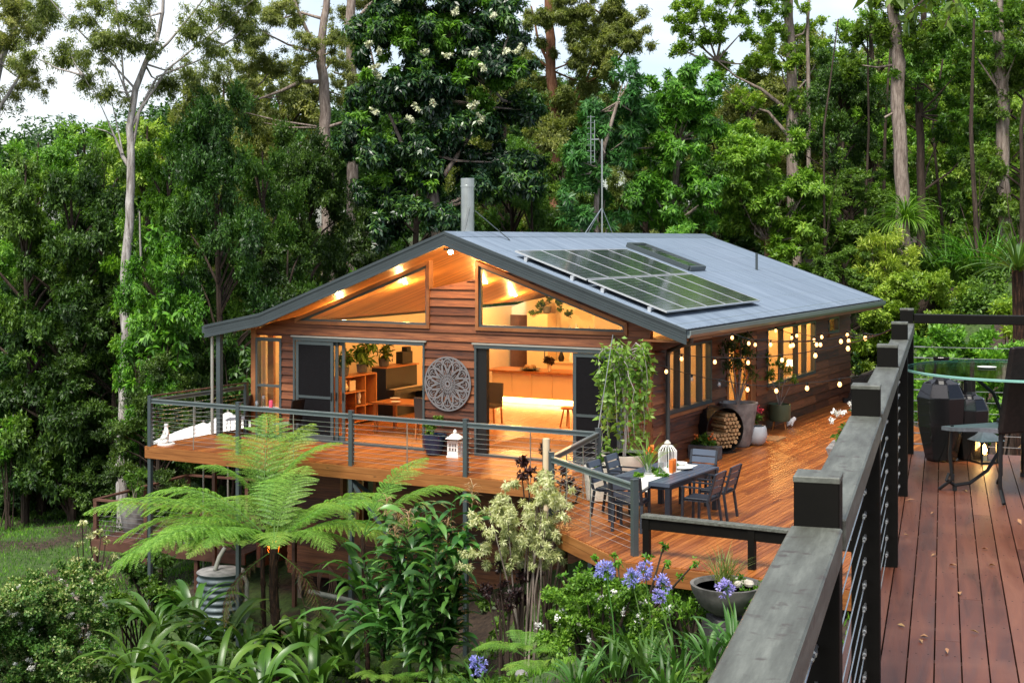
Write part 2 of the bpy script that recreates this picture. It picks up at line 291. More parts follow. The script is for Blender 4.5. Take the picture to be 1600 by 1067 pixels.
M['bk_pale'] = bark('pale gum bark', (0.085, 0.068, 0.058), (0.34, 0.31, 0.29), (0.56, 0.53, 0.50), 2.6)
M['bk_grey'] = bark('grey brown bark', (0.08, 0.06, 0.048), (0.23, 0.18, 0.15), (0.40, 0.34, 0.29))
M['bk_red'] = bark('red brown bark', (0.08, 0.035, 0.018), (0.19, 0.085, 0.045), (0.30, 0.17, 0.11))
M['bk_dark'] = bark('dark bark', (0.02, 0.014, 0.010), (0.05, 0.035, 0.026), (0.09, 0.065, 0.05))
M['bk_fern'] = bark('fibrous fern trunk', (0.008, 0.005, 0.004), (0.022, 0.012, 0.008), (0.10, 0.05, 0.028), 7)

# ---------------------------------------------------------------- mesh helpers
class MB:
    def __init__(s): s.v = []; s.f = []; s.mi = []; s.cur = 0
    def add(s, vs, fs):
        o = len(s.v); s.v += [tuple(v) for v in vs]
        for f in fs: s.f.append(tuple(i + o for i in f)); s.mi.append(s.cur)
        return s
    def box(s, c, d, rot=None):
        hx, hy, hz = d[0] / 2, d[1] / 2, d[2] / 2
        vs = [Vector((x, y, z)) for x in (-hx, hx) for y in (-hy, hy) for z in (-hz, hz)]
        if rot is not None:
            if isinstance(rot, (int, float)): rot = Matrix.Rotation(rot, 3, 'Z')
            vs = [rot @ v for v in vs]
        c = Vector(c)
        return s.add([v + c for v in vs], [(0, 1, 3, 2), (4, 6, 7, 5), (0, 4, 5, 1), (2, 3, 7, 6), (0, 2, 6, 4), (1, 5, 7, 3)])
    def bb(s, x0, x1, y0, y1, z0, z1): return s.box(((x0 + x1) / 2, (y0 + y1) / 2, (z0 + z1) / 2), (abs(x1 - x0), abs(y1 - y0), abs(z1 - z0)))
    def beam(s, p, q, w, h, up=(0, 0, 1)):
        p = Vector(p); q = Vector(q); d = (q - p); L = d.length; d.normalize()
        up = Vector(up)
        if abs(d.dot(up)) > 0.99: up = Vector((1, 0, 0))
        x = d.cross(up).normalized(); z = x.cross(d).normalized()
        vs = []
        for e in (p, q):
            for a, b in ((-1, -1), (1, -1), (1, 1), (-1, 1)): vs.append(e + x * a * w / 2 + z * b * h / 2)
        return s.add(vs, [(0, 1, 2, 3), (7, 6, 5, 4), (0, 4, 5, 1), (1, 5, 6, 2), (2, 6, 7, 3), (3, 7, 4, 0)])
    def tube(s, pts, rad, n=8, caps=True):
        pts = [Vector(p) for p in pts]
        if not hasattr(rad, '__len__'): rad = [rad] * len(pts)
        rings = []; prev = None
        for i, p in enumerate(pts):
            d = (pts[min(i + 1, len(pts) - 1)] - pts[max(i - 1, 0)])
            if d.length < 1e-9: d = Vector((0, 0, 1))
            d.normalize()
            if prev is None:
                a = Vector((1, 0, 0)) if abs(d.x) < 0.9 else Vector((0, 1, 0)); x = d.cross(a).normalized()
            else: x = (prev - d * prev.dot(d)).normalized()
            prev = x; y = d.cross(x)
            rings.append([p + (x * math.cos(2 * math.pi * k / n) + y * math.sin(2 * math.pi * k / n)) * rad[i] for k in range(n)])
        o = len(s.v); vs = [v for r in rings for v in r]; fs = []
        for i in range(len(pts) - 1):
            for k in range(n): fs.append((i * n + k, i * n + (k + 1) % n, (i + 1) * n + (k + 1) % n, (i + 1) * n + k))
        if caps: fs.append(tuple(range(n - 1, -1, -1))); fs.append(tuple((len(pts) - 1) * n + k for k in range(n)))
        return s.add(vs, fs)
    def lathe(s, prof, c=(0, 0, 0), n=28, caps=True, squash=1.0):
        vs = []; fs = []
        for r, z in prof:
            for k in range(n): vs.append((c[0] + r * math.cos(2 * math.pi * k / n), c[1] + squash * r * math.sin(2 * math.pi * k / n), c[2] + z))
        m = len(prof)
        for i in range(m - 1):
            for k in range(n): fs.append((i * n + k, i * n + (k + 1) % n, (i + 1) * n + (k + 1) % n, (i + 1) * n + k))
        if caps: fs.append(tuple(range(n - 1, -1, -1))); fs.append(tuple((m - 1) * n + k for k in range(n)))
        return s.add(vs, fs)
    def prism(s, poly, ax, d0, d1):
        """poly: list of 2-d points; ax: 'y' -> points are (x,z) extruded in y; 'x' -> (y,z) extruded in x; 'z' -> (x,y)"""
        def mk(p, d): return {'y': (p[0], d, p[1]), 'x': (d, p[0], p[1]), 'z': (p[0], p[1], d)}[ax]
        n = len(poly); vs = [mk(p, d0) for p in poly] + [mk(p, d1) for p in poly]
        return s.add(vs, [tuple(range(n)), tuple(range(2 * n - 1, n - 1, -1))] + [(i, n + i, n + (i + 1) % n, (i + 1) % n) for i in range(n)])
    def build(s, name, mat, parent=None, smooth=False, loc=None, rotz=None, bevel=0.0):
        me = bpy.data.meshes.new(name); me.from_pydata([tuple(v) for v in s.v], [], s.f)
        mats = mat if isinstance(mat, (list, tuple)) else [mat]
        for m in mats: me.materials.append(M[m] if isinstance(m, str) else m)
        if len(mats) > 1: me.polygons.foreach_set('material_index', s.mi)
        if smooth: me.polygons.foreach_set('use_smooth', [True] * len(me.polygons))
        me.update()
        import bmesh
        if len(s.f) < 60000:
            bm = bmesh.new(); bm.from_mesh(me); bmesh.ops.recalc_face_normals(bm, faces=bm.faces)
            if bevel: bmesh.ops.bevel(bm, geom=list(bm.edges), offset=bevel, segments=1, affect='EDGES', clamp_overlap=True)
            bm.to_mesh(me); bm.free()
        if smooth:
            try: me.set_sharp_from_angle(angle=R(40))
            except Exception: pass
        o = bpy.data.objects.new(name, me); COL.objects.link(o)
        if parent: o.parent = parent
        if loc is not None: o.location = loc
        if rotz is not None: o.rotation_euler = (0, 0, rotz)
        return o
def np_obj(name, v, f, mat, parent=None, loc=None, smooth=False):
    """v (n,3) array, f (m,k) array of equal-sized faces"""
    me = bpy.data.meshes.new(name); n = len(v); m, k = f.shape
    me.vertices.add(n); me.vertices.foreach_set('co', np.ascontiguousarray(v, np.float32).ravel())
    me.loops.add(m * k); me.loops.foreach_set('vertex_index', np.ascontiguousarray(f, np.int32).ravel())
    me.polygons.add(m); me.polygons.foreach_set('loop_start', np.arange(0, m * k, k, dtype=np.int32)); me.polygons.foreach_set('loop_total', np.full(m, k, np.int32))
    mats = mat if isinstance(mat, (list, tuple)) else [mat]
    for q in mats: me.materials.append(M[q] if isinstance(q, str) else q)
    if smooth: me.polygons.foreach_set('use_smooth', np.ones(m, bool))
    me.update(calc_edges=True)
    o = bpy.data.objects.new(name, me); COL.objects.link(o)
    if parent: o.parent = parent
    if loc is not None: o.location = loc
    return o
def tag(o, label=None, cat=None, group=None, kind=None):
    if label: o['label'] = label
    if cat: o['category'] = cat
    if group: o['group'] = group
    if kind: o['kind'] = kind
    return o
def empty(name, loc, rz=0, label=None, cat=None, group=None):
    o = bpy.data.objects.new(name, None); COL.objects.link(o); o.location = loc; o.rotation_euler = (0, 0, rz); o.empty_display_size = 0.2
    return tag(o, label, cat, group)
def kids(o): return [c for c in list(bpy.data.objects) if c.parent == o]
def copy_tree(o, parent=None):
    c = o.copy(); COL.objects.link(c)
    if parent: c.parent = parent
    for ch in kids(o): copy_tree(ch, c)
    return c
def clip(poly, a, b, c):
    """keep a*x+b*y<=c"""
    out = []
    for i in range(len(poly)):
        p, q = poly[i], poly[(i + 1) % len(poly)]
        dp = a * p[0] + b * p[1] - c; dq = a * q[0] + b * q[1] - c
        if dp <= 0: out.append(p)
        if dp * dq < 0: t = dp / (dp - dq); out.append((p[0] + (q[0] - p[0]) * t, p[1] + (q[1] - p[1]) * t))
    return out

# ---------------------------------------------------------------- foliage generators
def norm(a): return a / (np.linalg.norm(a, axis=-1, keepdims=True) + 1e-9)
def leaves(base, d, nrm, L, W, fold=0.15, curl=0.0):
    """rhombic leaves as quads; base,d,nrm (n,3); L,W (n,)"""
    d = norm(d); s = norm(np.cross(d, nrm)); up = np.cross(s, d)
    L = L[:, None]; W = W[:, None]
    p0 = base; p2 = base + d * L - up * L * curl
    mid = base + d * L * 0.48 + up * L * 0.04
    p1 = mid + s * W / 2 + up * W * fold; p3 = mid - s * W / 2 + up * W * fold
    v = np.stack([p0, p1, p2, p3], 1).reshape(-1, 3); n = len(base)
    return v, np.arange(n * 4).reshape(n, 4)
def shoots(rng, tips, axes, k=7, e=(35, 85), along=0.3, droop=0.2, L=0.22, W=0.08, curl=0.15, wj=0.3):
    n = len(tips); k = int(k)
    axes = norm(axes); r = rng.normal(size=(n, 3)); x = norm(np.cross(axes, r)); y = np.cross(axes, x)
    az = rng.uniform(0, 2 * np.pi, (n, 1)) + np.arange(k)[None, :] * 2.4 + rng.normal(0, 0.25, (n, k))
    t = rng.uniform(0, 1, (n, k)); el = np.radians(e[0] + (e[1] - e[0]) * (t + rng.normal(0, 0.1, (n, k))))
    rad = x[:, None, :] * np.cos(az)[..., None] + y[:, None, :] * np.sin(az)[..., None]
    d = axes[:, None, :] * np.cos(el)[..., None] + rad * np.sin(el)[..., None]
    d[..., 2] -= droop; d = norm(d)
    base = tips[:, None, :] - axes[:, None, :] * (t * along)[..., None]
    nr = norm(axes[:, None, :] * 0.8 + np.array([0, 0, 0.6]) + rng.normal(0, 0.25, (n, k, 3)))
    s = rng.uniform(1 - wj, 1 + wj, (n, k))
    return leaves(base.reshape(-1, 3), d.reshape(-1, 3), nr.reshape(-1, 3), (L * s).ravel(), (W * s).ravel(), curl=curl)
def cat(parts):
    vs = []; fs = []; o = 0
    for v, f in parts: vs.append(v); fs.append(f + o); o += len(v)
    return np.concatenate(vs), np.concatenate(fs)
STY = dict(
    broad=dict(k=7, e=(30, 95), along=0.26, droop=0.15, L=0.165, W=0.068, curl=0.15),
    fine=dict(k=10, e=(20, 100), along=0.38, droop=0.10, L=0.12, W=0.048, curl=0.1),
    rosette=dict(k=11, e=(50, 95), along=0.06, droop=0.05, L=0.21, W=0.052, curl=0.2),
    hang=dict(k=8, e=(50, 130), along=0.25, droop=0.65, L=0.21, W=0.070, curl=0.15),
    gum=dict(k=7, e=(30, 120), along=0.40, droop=0.6, L=0.13, W=0.030, curl=0.1),
    small=dict(k=8, e=(25, 90), along=0.10, droop=0.0, L=0.07, W=0.036, curl=0.1),
    tiny=dict(k=8, e=(25, 90), along=0.10, droop=0.0, L=0.045, W=0.026, curl=0.1),
)
def blob_crown(rng, blobs, style='broad', dens=1.0, flat=0.8, spread=0.46, split=0, **ov):
    """blobs: (x,y,z,r). Shoot tips are scattered over the outer part of every blob, in sub-clumps, so light and dark patches form."""
    st = dict(STY[style]); st.update(ov); parts = []
    if split:
        nb = []
        for (x, y, z, r) in blobs:
            for _ in range(split):
                q = norm(rng.normal(size=3)) * rng.uniform(.2, 1.7) * r; nb.append((x + q[0], y + q[1], z + q[2] * .7, r * rng.uniform(.2, .42)))
        blobs = nb
    la = st['L'] * st['W'] / 2
    for (x, y, z, r) in blobs:
        n_sh = max(4, int(dens * 12.57 * r * r * 1.0 / (la * st['k'])))
        nc = max(3, int(n_sh / 26))
        cdir = norm(rng.normal(size=(nc, 3)) + np.array([0, 0, 0.15])); cr = rng.uniform(0.45, 0.92, (nc, 1))
        cen = cdir * cr * r; cen[:, 2] *= flat
        idx = rng.integers(0, nc, n_sh)
        off = norm(rng.normal(size=(n_sh, 3))) * (rng.uniform(0, 1, (n_sh, 1)) ** 0.45) * r * spread
        off[:, 2] *= 0.62
        tips = cen[idx] + off
        ax = norm(cdir[idx] * 0.7 + norm(off) * 0.7 + np.array([0, 0, 0.35]) + rng.normal(0, 0.25, (n_sh, 3)))
        parts.append(shoots(rng, tips + np.array([x, y, z]), ax, **st))
    return cat(parts)
def twigs_mb(mb, rng, root, blobs, r0, frac=0.5, n=6):
    for (x, y, z, r) in blobs:
        q = Vector((x, y, z)); p = Vector(root); m = (p + q) / 2 + Vector((rng.normal() * .25, rng.normal() * .25, -0.12 * (q - p).length * rng.uniform(0, 1)))
        pts = [p, p.lerp(m, .5) + Vector((0, 0, -.05)), m, m.lerp(q, .6), q]
        mb.tube(pts, [r0, r0 * .8, r0 * .6, r0 * .42, r0 * .22], n)
        for k in range(3):
            d = Vector(tuple(norm(rng.normal(size=3)))) * r * .8; d.z = abs(d.z) * .6
            mb.tube([q, q + d * .5 + Vector((0, 0, .05)), q + d], [r0 * .22, r0 * .15, r0 * .06], 4)
def strap(path_fn, n, segs, rng): pass
def blades(rng, specs):
    """specs: list of (base, azimuth, length, width, rise angle deg, droop deg total, twist) -> long strap leaves of 8 segments, V folded"""
    parts = []
    for (b, az, L, w, el, dr, tw) in specs:
        S = 8; pts = []; p = np.array(b, float); h = np.array([math.cos(az), math.sin(az), 0.0]); side = np.array([-math.sin(az), math.cos(az), 0.0])
        ang = math.radians(el); row = []
        for i in range(S + 1):
            t = i / S; wd = w * (min(1, 0.30 + 2.6 * t) if t < .35 else 1.0) * (1 - max(0, (t - .45) / .55) ** 2.2) + 0.001
            up = np.array([-math.sin(ang) * h[0], -math.sin(ang) * h[1], math.cos(ang)])
            sd = side * math.cos(tw * t) + up * math.sin(tw * t)
            row.append((p - sd * wd / 2 + up * wd * .18, p.copy(), p + sd * wd / 2 + up * wd * .18))
            p = p + (h * math.cos(ang) + np.array([0, 0, math.sin(ang)])) * L / S
            ang -= math.radians(dr) / S * (0.5 + t)
        v = np.array([q for r3 in row for q in r3]); f = []
        for i in range(S):
            for k in (0, 1): f.append((i * 3 + k, i * 3 + k + 1, i * 3 + k + 4, i * 3 + k + 3))
        parts.append((v, np.array(f)))
    return cat(parts)

# ================================================================ GROUND
def grid_ground():
    xs = np.concatenate([np.linspace(-400, -60, 18, endpoint=False), np.linspace(-60, -24, 24, endpoint=False), np.linspace(-24, 24, 130, endpoint=False), np.linspace(24, 60, 24, endpoint=False), np.linspace(60, 400, 18)])
    ys = np.concatenate([np.linspace(-80, 0, 12, endpoint=False), np.linspace(0, 60, 150, endpoint=False), np.linspace(60, 110, 25, endpoint=False), np.linspace(110, 600, 18)])
    X, Y = np.meshgrid(xs, ys); Z = ground_np(X, Y)
    rng = np.random.default_rng(3); Z = Z + np.sin(X * 1.7 + Y * .6) * .04 + np.sin(Y * 2.3 - X) * .03
    v = np.stack([X, Y, Z], -1).reshape(-1, 3); nx = len(xs); ny = len(ys)
    i = np.arange(ny - 1)[:, None] * nx + np.arange(nx - 1)[None, :]
    f = np.stack([i, i + 1, i + nx + 1, i + nx], -1).reshape(-1, 4)
    return np_obj('ground', v, f, 'ground', smooth=True)
tag(grid_ground(), 'sloping grass and leaf litter ground below the house', kind='structure')

# ================================================================ HOUSE
house = empty('timber_house', C0, -TH, 'brown weatherboard gabled house with blue grey steel roof and glowing interior', 'house')
AL, BD = -10.37, 15.0
def zr(a):
    if a >= -4.63: return 4.85 - 0.347 * (a + 4.63)
    if a >= -9.72: return 4.85 + 0.373 * (a + 4.63)
    return 2.951 + 0.196 * (a + 9.72)
def zu(a): return zr(a) - 0.20                       # underside of the roof
ROOFPOLY = [(AL, zu(AL)), (-9.72, zu(-9.72)), (-4.63, zu(-4.63)), (0, zu(0))]
def roofclip(poly):
    # clip an (a,z) polygon under the roof (three planes)
    poly = clip(poly, 0.347, 1, 4.65 - 0.347 * 4.63)
    poly = clip(poly, -0.373, 1, 4.65 + 0.373 * 4.63)
    poly = clip(poly, -0.196, 1, 2.751 + 0.196 * 9.72)
    return poly
def clad_front(mb, poly, off=0.0, row=0.19, zbase=0.0):
    zs = [p[1] for p in poly]; k0 = math.floor((min(zs) - zbase) / row); k1 = math.ceil((max(zs) - zbase) / row)
    for k in range(k0, k1):
        z0 = zbase + k * row; z1 = z0 + row
        q = clip(clip(list(poly), 0, -1, -z0), 0, 1, z1)
        if len(q) < 3: continue
        n = len(q); fr = []; bk = []
        for a, z in q:
            o = 0.008 + 0.038 * (z1 - z) / row + off
            fr.append((a, -o, z)); bk.append((a, 0.004, z))
        mb.add(fr + bk, [tuple(range(n)), tuple(range(2 * n - 1, n - 1, -1))] + [(i, n + i, n + (i + 1) % n, (i + 1) % n) for i in range(n)])
def clad_side(mb, b0, b1, z0_, z1_, row=0.22):
    k0 = math.floor(z0_ / row); k1 = math.ceil(z1_ / row)
    for k in range(k0, k1):
        z0 = max(z0_, k * row); z1 = min(z1_, (k + 1) * row)
        if z1 - z0 < .01: continue
        o0 = 0.008 + 0.045 * ((k + 1) * row - z0) / row; o1 = 0.008 + 0.045 * ((k + 1) * row - z1) / row
        vs = [(o0, b0, z0), (o0, b1, z0), (o1, b1, z1), (o1, b0, z1), (-0.004, b0, z0), (-0.004, b1, z0), (-0.004, b1, z1), (-0.004, b0, z1)]
        mb.add(vs, [(0, 1, 2, 3), (7, 6, 5, 4), (0, 4, 5, 1), (1, 5, 6, 2), (2, 6, 7, 3), (3, 7, 4, 0)])
rect = lambda a0, a1, z0, z1: [(a0, z0), (a1, z0), (a1, z1), (a0, z1)]
FR = [rect(-9.47, -9.11, 0, 2.42), rect(-5.44, -4.15, 0, 2.42), rect(-0.60, 0, 0, 2.42), rect(AL + .12, 0, 2.42, 2.73),
      rect(-5.31, -4.12, 2.73, 5), [(-9.05, 2.855), (-5.31, 4.245), (-5.31, 5), (-9.05, 5)], rect(AL + .12, -9.05, 2.73, 3.4),
      [(-4.12, 4.245), (-0.5, 2.99), (-0.5, 5), (-4.12, 5)], rect(-0.5, 0, 2.73, 3.4)]
mb = MB(); core = MB()
for r_ in FR:
    q = roofclip(r_)
    if len(q) >= 3: clad_front(mb, q); core.prism(q, 'y', 0.006, 0.11)
mb.build('front_cladding', 'clad', house)
core.build('front_wall_lining', 'cream', house)
mb = MB(); core = MB()
SW = [(0, .84, 0, 2.7), (.84, 3.38, 0, 1.07), (.84, 3.38, 2.45, 2.7), (3.38, 4.34, 0, 2.7), (4.34, 6.44, 2.36, 2.7), (6.44, 7.27, 0, 2.7), (7.27, 11.4, 0, 1.05), (7.27, 11.4, 2.47, 2.7),
      (11.4, 12.68, 0, 2.7), (12.68, 13.73, 0, 2.05), (12.68, 13.73, 2.48, 2.7), (13.73, BD, 0, 2.7)]
for b0, b1, z0, z1 in SW:
    clad_side(mb, b0, b1, z0, z1); core.bb(-0.11, -0.006, b0, b1, z0, z1)
mb.build('side_cladding', 'clad', house); core.build('side_wall_lining', 'cream', house)
# rear and left walls
mb = MB(); mb.prism(roofclip(rect(AL, 0, -3.15, 5)), 'y', BD - .12, BD); mb.build('rear_wall', 'clad', house)
mb = MB(); mb.bb(AL, AL + .12, .12, 1.2, 0, 2.6); mb.bb(AL, AL + .12, 1.2, 3.1, 0, .5); mb.bb(AL, AL + .12, 1.2, 3.1, 2.35, 2.6); mb.bb(AL, AL + .12, 3.1, BD - .12, 0, 2.6)
mb.build('left_wall', 'cream', house)
MB().box((AL + .06, 0.03, 1.28), (.15, .16, 2.6)).build('corner_board', 'trim', house)
mb = MB(); mb.box((-0.02, .0, 1.3), (.10, .12, 2.6)); mb.build('corner_board', 'trim', house)
mb = MB(); mb.bb(AL + .13, -0.115, -0.0 + .115, BD - .13, -0.25, 0.02); fl = mb.build('interior_floor', 'floor', house)
# lower storey skirt under the front wall
mb = MB()
for r_ in [rect(-9.3, 0.0, -3.15, -1.87), rect(-9.3, -7.75, -1.87, -0.3), rect(-6.75, -0.0, -1.87, -0.3)]: clad_front(mb, r_)
mb.build('lower_cladding', 'clad', house)
mb = MB(); mb.bb(-0.12, 0, 0.02, BD - .13, -1.6, -.26); mb.bb(AL + .1, AL + .2, 0.02, BD - .13, -3.15, -.26); mb.bb(-9.3, -0.13, .02, .1, -3.15, -1.9); mb.bb(-9.3, -7.75, .02, .1, -1.9, -.3); mb.bb(-6.75, -.13, .02, .1, -1.9, -.3)
mb.bb(-9.3, 0, .1, BD - .14, -3.15, -3.0)
mb.build('lower_wall', 'oldrail', house)
f = MB(); f.bb(-7.75, -7.67, -.05, .1, -1.87, -.5); f.bb(-6.83, -6.75, -.05, .1, -1.87, -.5); f.bb(-7.3, -7.23, -.04, .08, -1.8, -.5); f.bb(-7.75, -6.75, -.06, .1, -1.92, -1.87); f.bb(-7.75, -6.75, -.06, .1, -.5, -.42)
wf = f.build('lower_window', 'trim', house); MB().bb(-7.67, -6.83, .02, .028, -1.87, -.5).build('pane', 'glass', wf)
cv = MB()
for i in range(12): cv.bb(-7.66 + i * .034, -7.66 + (i + 1) * .034, .12 + .02 * (i % 2), .16 + .02 * (i % 2), -1.86, -.55)
cv.build('curtain', 'cream', wf)
mb = MB()
for a in (-9.0, -7.2, -5.4, -3.6, -1.8, -.2):
    for b in (0.1, 3.5): mb.beam((a, b, -3.1), (a, b, G(*HW(a, b).xy[:]) - .3), .11, .11)
mb.build('stump', 'bk_grey', house)
mb = MB(); mb.lathe([(.02, -.16), (.12, -.13), (.15, 0), (.12, .13), (.02, .16)], (-9.7, -.05, -2.6), 14); wl_ = mb.build('amber_wall_lamp', emit('amber lamp', (1.0, .22, .02), .8), house)

# ---- roof sheets: real corrugation, crests run up the slope
def sheet(a0, a1, b0, b1, nm):
    nb = int((b1 - b0) / 0.0152); bs = np.linspace(b0, b1, nb + 1); aa = np.array([a0, (a0 + a1) / 2, a1])
    A, B = np.meshgrid(aa, bs, indexing='ij'); Z = np.vectorize(zr)(A) + 0.015 * np.sin(B / 0.0762 * 2 * np.pi) + 0.012
    v = np.stack([A, B, Z], -1).reshape(-1, 3); m = nb + 1
    i = np.arange(2)[:, None] * m + np.arange(nb)[None, :]
    fcs = np.stack([i, i + 1, i + m + 1, i + m], -1).reshape(-1, 4)
    return np_obj(nm, v, fcs, 'roof', house, smooth=True)
RB0, RB1 = -0.50, 15.1
sheet(-4.63, 0.93, RB0, RB1, 'roof'); sheet(-9.72, -4.63, RB0, RB1, 'roof'); sheet(-11.42, -9.72, RB0, 9.0, 'roof')
sc_ = MB()
for a in np.arange(-4.3, 0.9, 0.86):
    for k in range(0, 102): 
        b = RB0 + 0.02 + k * 0.1524
        sc_.box((a, b, zr(a) + .026), (.016, .016, .008))
for k in range(204): sc_.box((0.72, RB0 + .02 + k * .0762, zr(.72) + .026), (.018, .018, .010))
sc_.build('roof_screws', 'steel2', house)
mb = MB(); mb.prism([(-4.95, zr(-4.95) + .03), (-4.63, 4.89), (-4.31, zr(-4.31) + .03), (-4.31, zr(-4.31) + .022), (-4.63, 4.88), (-4.95, zr(-4.95) + .022)], 'y', RB0 - .02, RB1 + .02); mb.build('ridge_cap', 'roof', house)
# soffit and raked ceiling, lined with timber boards
mb = MB()
def slab(a0, a1, b0, b1, dz, t):
    n = max(1, int(round((b1 - b0) / 0.135)))
    for i in range(n):
        q0 = b0 + (b1 - b0) * i / n + .002; q1 = b0 + (b1 - b0) * (i + 1) / n - .002
        mb.prism([(a0, zr(a0) - dz), (a1, zr(a1) - dz), (a1, zr(a1) - dz - t), (a0, zr(a0) - dz - t)], 'y', q0, q1)
slab(-4.63, 0.86, RB0 + .04, RB1 - .04, .14, .05); slab(-9.72, -4.63, RB0 + .04, RB1 - .04, .14, .05); slab(-11.3, -9.72, RB0 + .04, 8.9, .14, .05)
mb.build('ceiling', 'ceil', house)
mb = MB(); 
for a0, a1, b1 in ((-4.63, .86, RB1 - .05), (-9.72, -4.63, RB1 - .05), (-11.3, -9.72, 8.9)):
    mb.prism([(a0, zr(a0) - .02), (a1, zr(a1) - .02), (a1, zr(a1) - .13), (a0, zr(a0) - .13)], 'y', RB0 + .03, b1)
mb.build('roof_core', 'black', house)
# barge boards with pressed grooves
mb = MB()
def barge(a0, a1, b):
    for k, (t0, t1, o) in enumerate([(-.035, .03, .045), (.03, .075, .028), (.08, .125, .030), (.13, .175, .030), (.18, .225, .030), (.225, .27, .04)]):
        mb.prism([(a0, zr(a0) - t0), (a1, zr(a1) - t0), (a1, zr(a1) - t1), (a0, zr(a0) - t1)], 'y', b - o, b + .012)
for bb_ in (RB0, ):
    barge(-4.63, 0.98, bb_); barge(-9.72, -4.63, bb_); barge(-11.42, -9.72, bb_)
mb.build('barge_board', 'bargeb', house); mb = MB()
for (a0, a1) in ((-4.63, .98), (-9.72, -4.63)): mb.prism([(a0, zr(a0) + .03), (a1, zr(a1) + .03), (a1, zr(a1) - .25), (a0, zr(a0) - .25)], 'y', RB1 - .01, RB1 + .03)
mb.build('barge_board', 'bargeb', house)
# gutter and eave fascia
gz_ = zr(.93)
mb = MB(); mb.prism([(.93, gz_ - .03), (.93, gz_ - .15), (1.02, gz_ - .16), (1.06, gz_ - .10), (1.06, gz_ - .015), (1.035, gz_ - .015), (1.035, gz_ - .09), (.95, gz_ - .12), (.95, gz_ - .03)], 'y', RB0 + .02, RB1); mb.build('gutter', 'steel2', house)
mb = MB(); mb.bb(.87, .925, RB0 + .03, RB1, gz_ - .24, gz_ - .04); mb.bb(0.0, .87, RB0 + .05, RB1 - .05, gz_ - .26, gz_ - .22); mb.build('eave_board', 'trim', house)
mb = MB(); mb.prism([(-11.42, zr(-11.42)), (-11.42, zr(-11.42) - .16), (-11.52, zr(-11.42) - .16), (-11.52, zr(-11.42))], 'y', RB0, 9.0); mb.build('gutter', 'steel', house)
mb = MB(); mb.tube([(0.98, -0.25, gz_ - .12), (.96, -.2, gz_ - .25), (0.13, 0.62, gz_ - .52), (0.10, 0.66, gz_ - .7), (.10, .66, .02)], .045, 10); mb.build('downpipe', 'steel', house, smooth=True)
# roof post at the left end
mb = MB(); mb.bb(-11.15, -11.03, -.42, -.30, .0, zr(-11.1) - .18); mb.build('veranda_post', 'steel', house, bevel=.006)
MB().tube([(-11.32, -.36, .03), (-11.32, -.36, 2.42)], .04, 10).build('downpipe', 'alulight', house, smooth=True)

# ---- windows and doors of the front
def frame_poly(mb, poly, w, d0, d1):
    """mitred frame inside an (a,z) polygon"""
    n = len(poly); c = (sum(p[0] for p in poly) / n, sum(p[1] for p in poly) / n)
    inner = []
    for i in range(n):
        p0, p1, p2 = Vector(poly[i - 1]), Vector(poly[i]), Vector(poly[(i + 1) % n])
        e1 = (p1 - p0).normalized(); e2 = (p2 - p1).normalized()
        n1 = Vector((-e1.y, e1.x)); n2 = Vector((-e2.y, e2.x))
        if (Vector(c) - p1).dot(n1) < 0: n1 = -n1
        if (Vector(c) - p1).dot(n2) < 0: n2 = -n2
        m = (n1 + n2).normalized(); inner.append(p1 + m * (w / max(.35, m.dot(n1))))
    for i in range(n):
        j = (i + 1) % n
        mb.prism([poly[i], poly[j], tuple(inner[j]), tuple(inner[i])], 'y', d0, d1)
    return [tuple(q) for q in inner]
for poly in ([(-9.05, 2.73), (-5.31, 2.73), (-5.31, 4.245), (-9.05, 2.855)], [(-4.12, 2.73), (-0.5, 2.73), (-0.5, 2.99), (-4.12, 4.245)]):
    t = MB(); inn = frame_poly(t, poly, .075, -.075, .10); tw = t.build('gable_window', 'trim', house)
    t = MB(); in2 = frame_poly(t, inn, .045, -.03, .05); t.build('frame', 'alu', tw)
    t = MB(); t.prism(in2, 'y', .008, .014); t.build('pane', 'glass', tw)
def sliding_frame(a0, a1, nm):
    t = MB(); t.bb(a0, a1, -.07, .115, 2.34, 2.42); t.bb(a0, a1, -.06, .14, .0, .045); t.bb(a0, a0 + .05, -.06, .11, .045, 2.34); t.bb(a1 - .05, a1, -.06, .11, .045, 2.34)
    o = t.build(nm, 'alu', house)
    t = MB(); t.bb(a0 - .05, a1 + .05, -.085, -.03, 2.42, 2.455); t.build('head_flashing', 'alulight', o)
    return o
def door_leaf(par, a0, a1, b, mat='screen', rail=.98, name='sliding_door'):
    t = MB(); w = .075
    t.bb(a0, a0 + w, b - .018, b + .018, .05, 2.33); t.bb(a1 - w, a1, b - .018, b + .018, .05, 2.33); t.bb(a0 + w, a1 - w, b - .017, b + .017, 2.25, 2.33); t.bb(a0 + w, a1 - w, b - .017, b + .017, .05, .16)
    if rail: t.bb(a0 + w, a1 - w, b - .016, b + .016, rail - .03, rail + .03)
    o = t.build(name, 'alu', par)
    MB().bb(a0 + w, a1 - w, b - .004, b + .004, .16, 2.25).build('panel', mat, o)
    MB().bb(a1 - .06, a1 - .02, b - .035, b - .018, .98, 1.16).build('handle', 'black', o)
    return o
sl = sliding_frame(-9.11, -5.44, 'sliding_door_frame')
door_leaf(sl, -9.03, -7.95, -.035, 'screen', 1.03, 'screen_door'); door_leaf(sl, -9.00, -7.86, .03, 'glass', 0); door_leaf(sl, -8.85, -7.70, .075, 'glass', 0)
sr = sliding_frame(-4.15, -0.60, 'sliding_door_frame')
door_leaf(sr, -1.75, -.66, -.035, 'screen', 1.03, 'screen_door'); door_leaf(sr, -1.68, -.64, .03, 'glass', 0); door_leaf(sr, -1.60, -.62, .075, 'glass', 0)
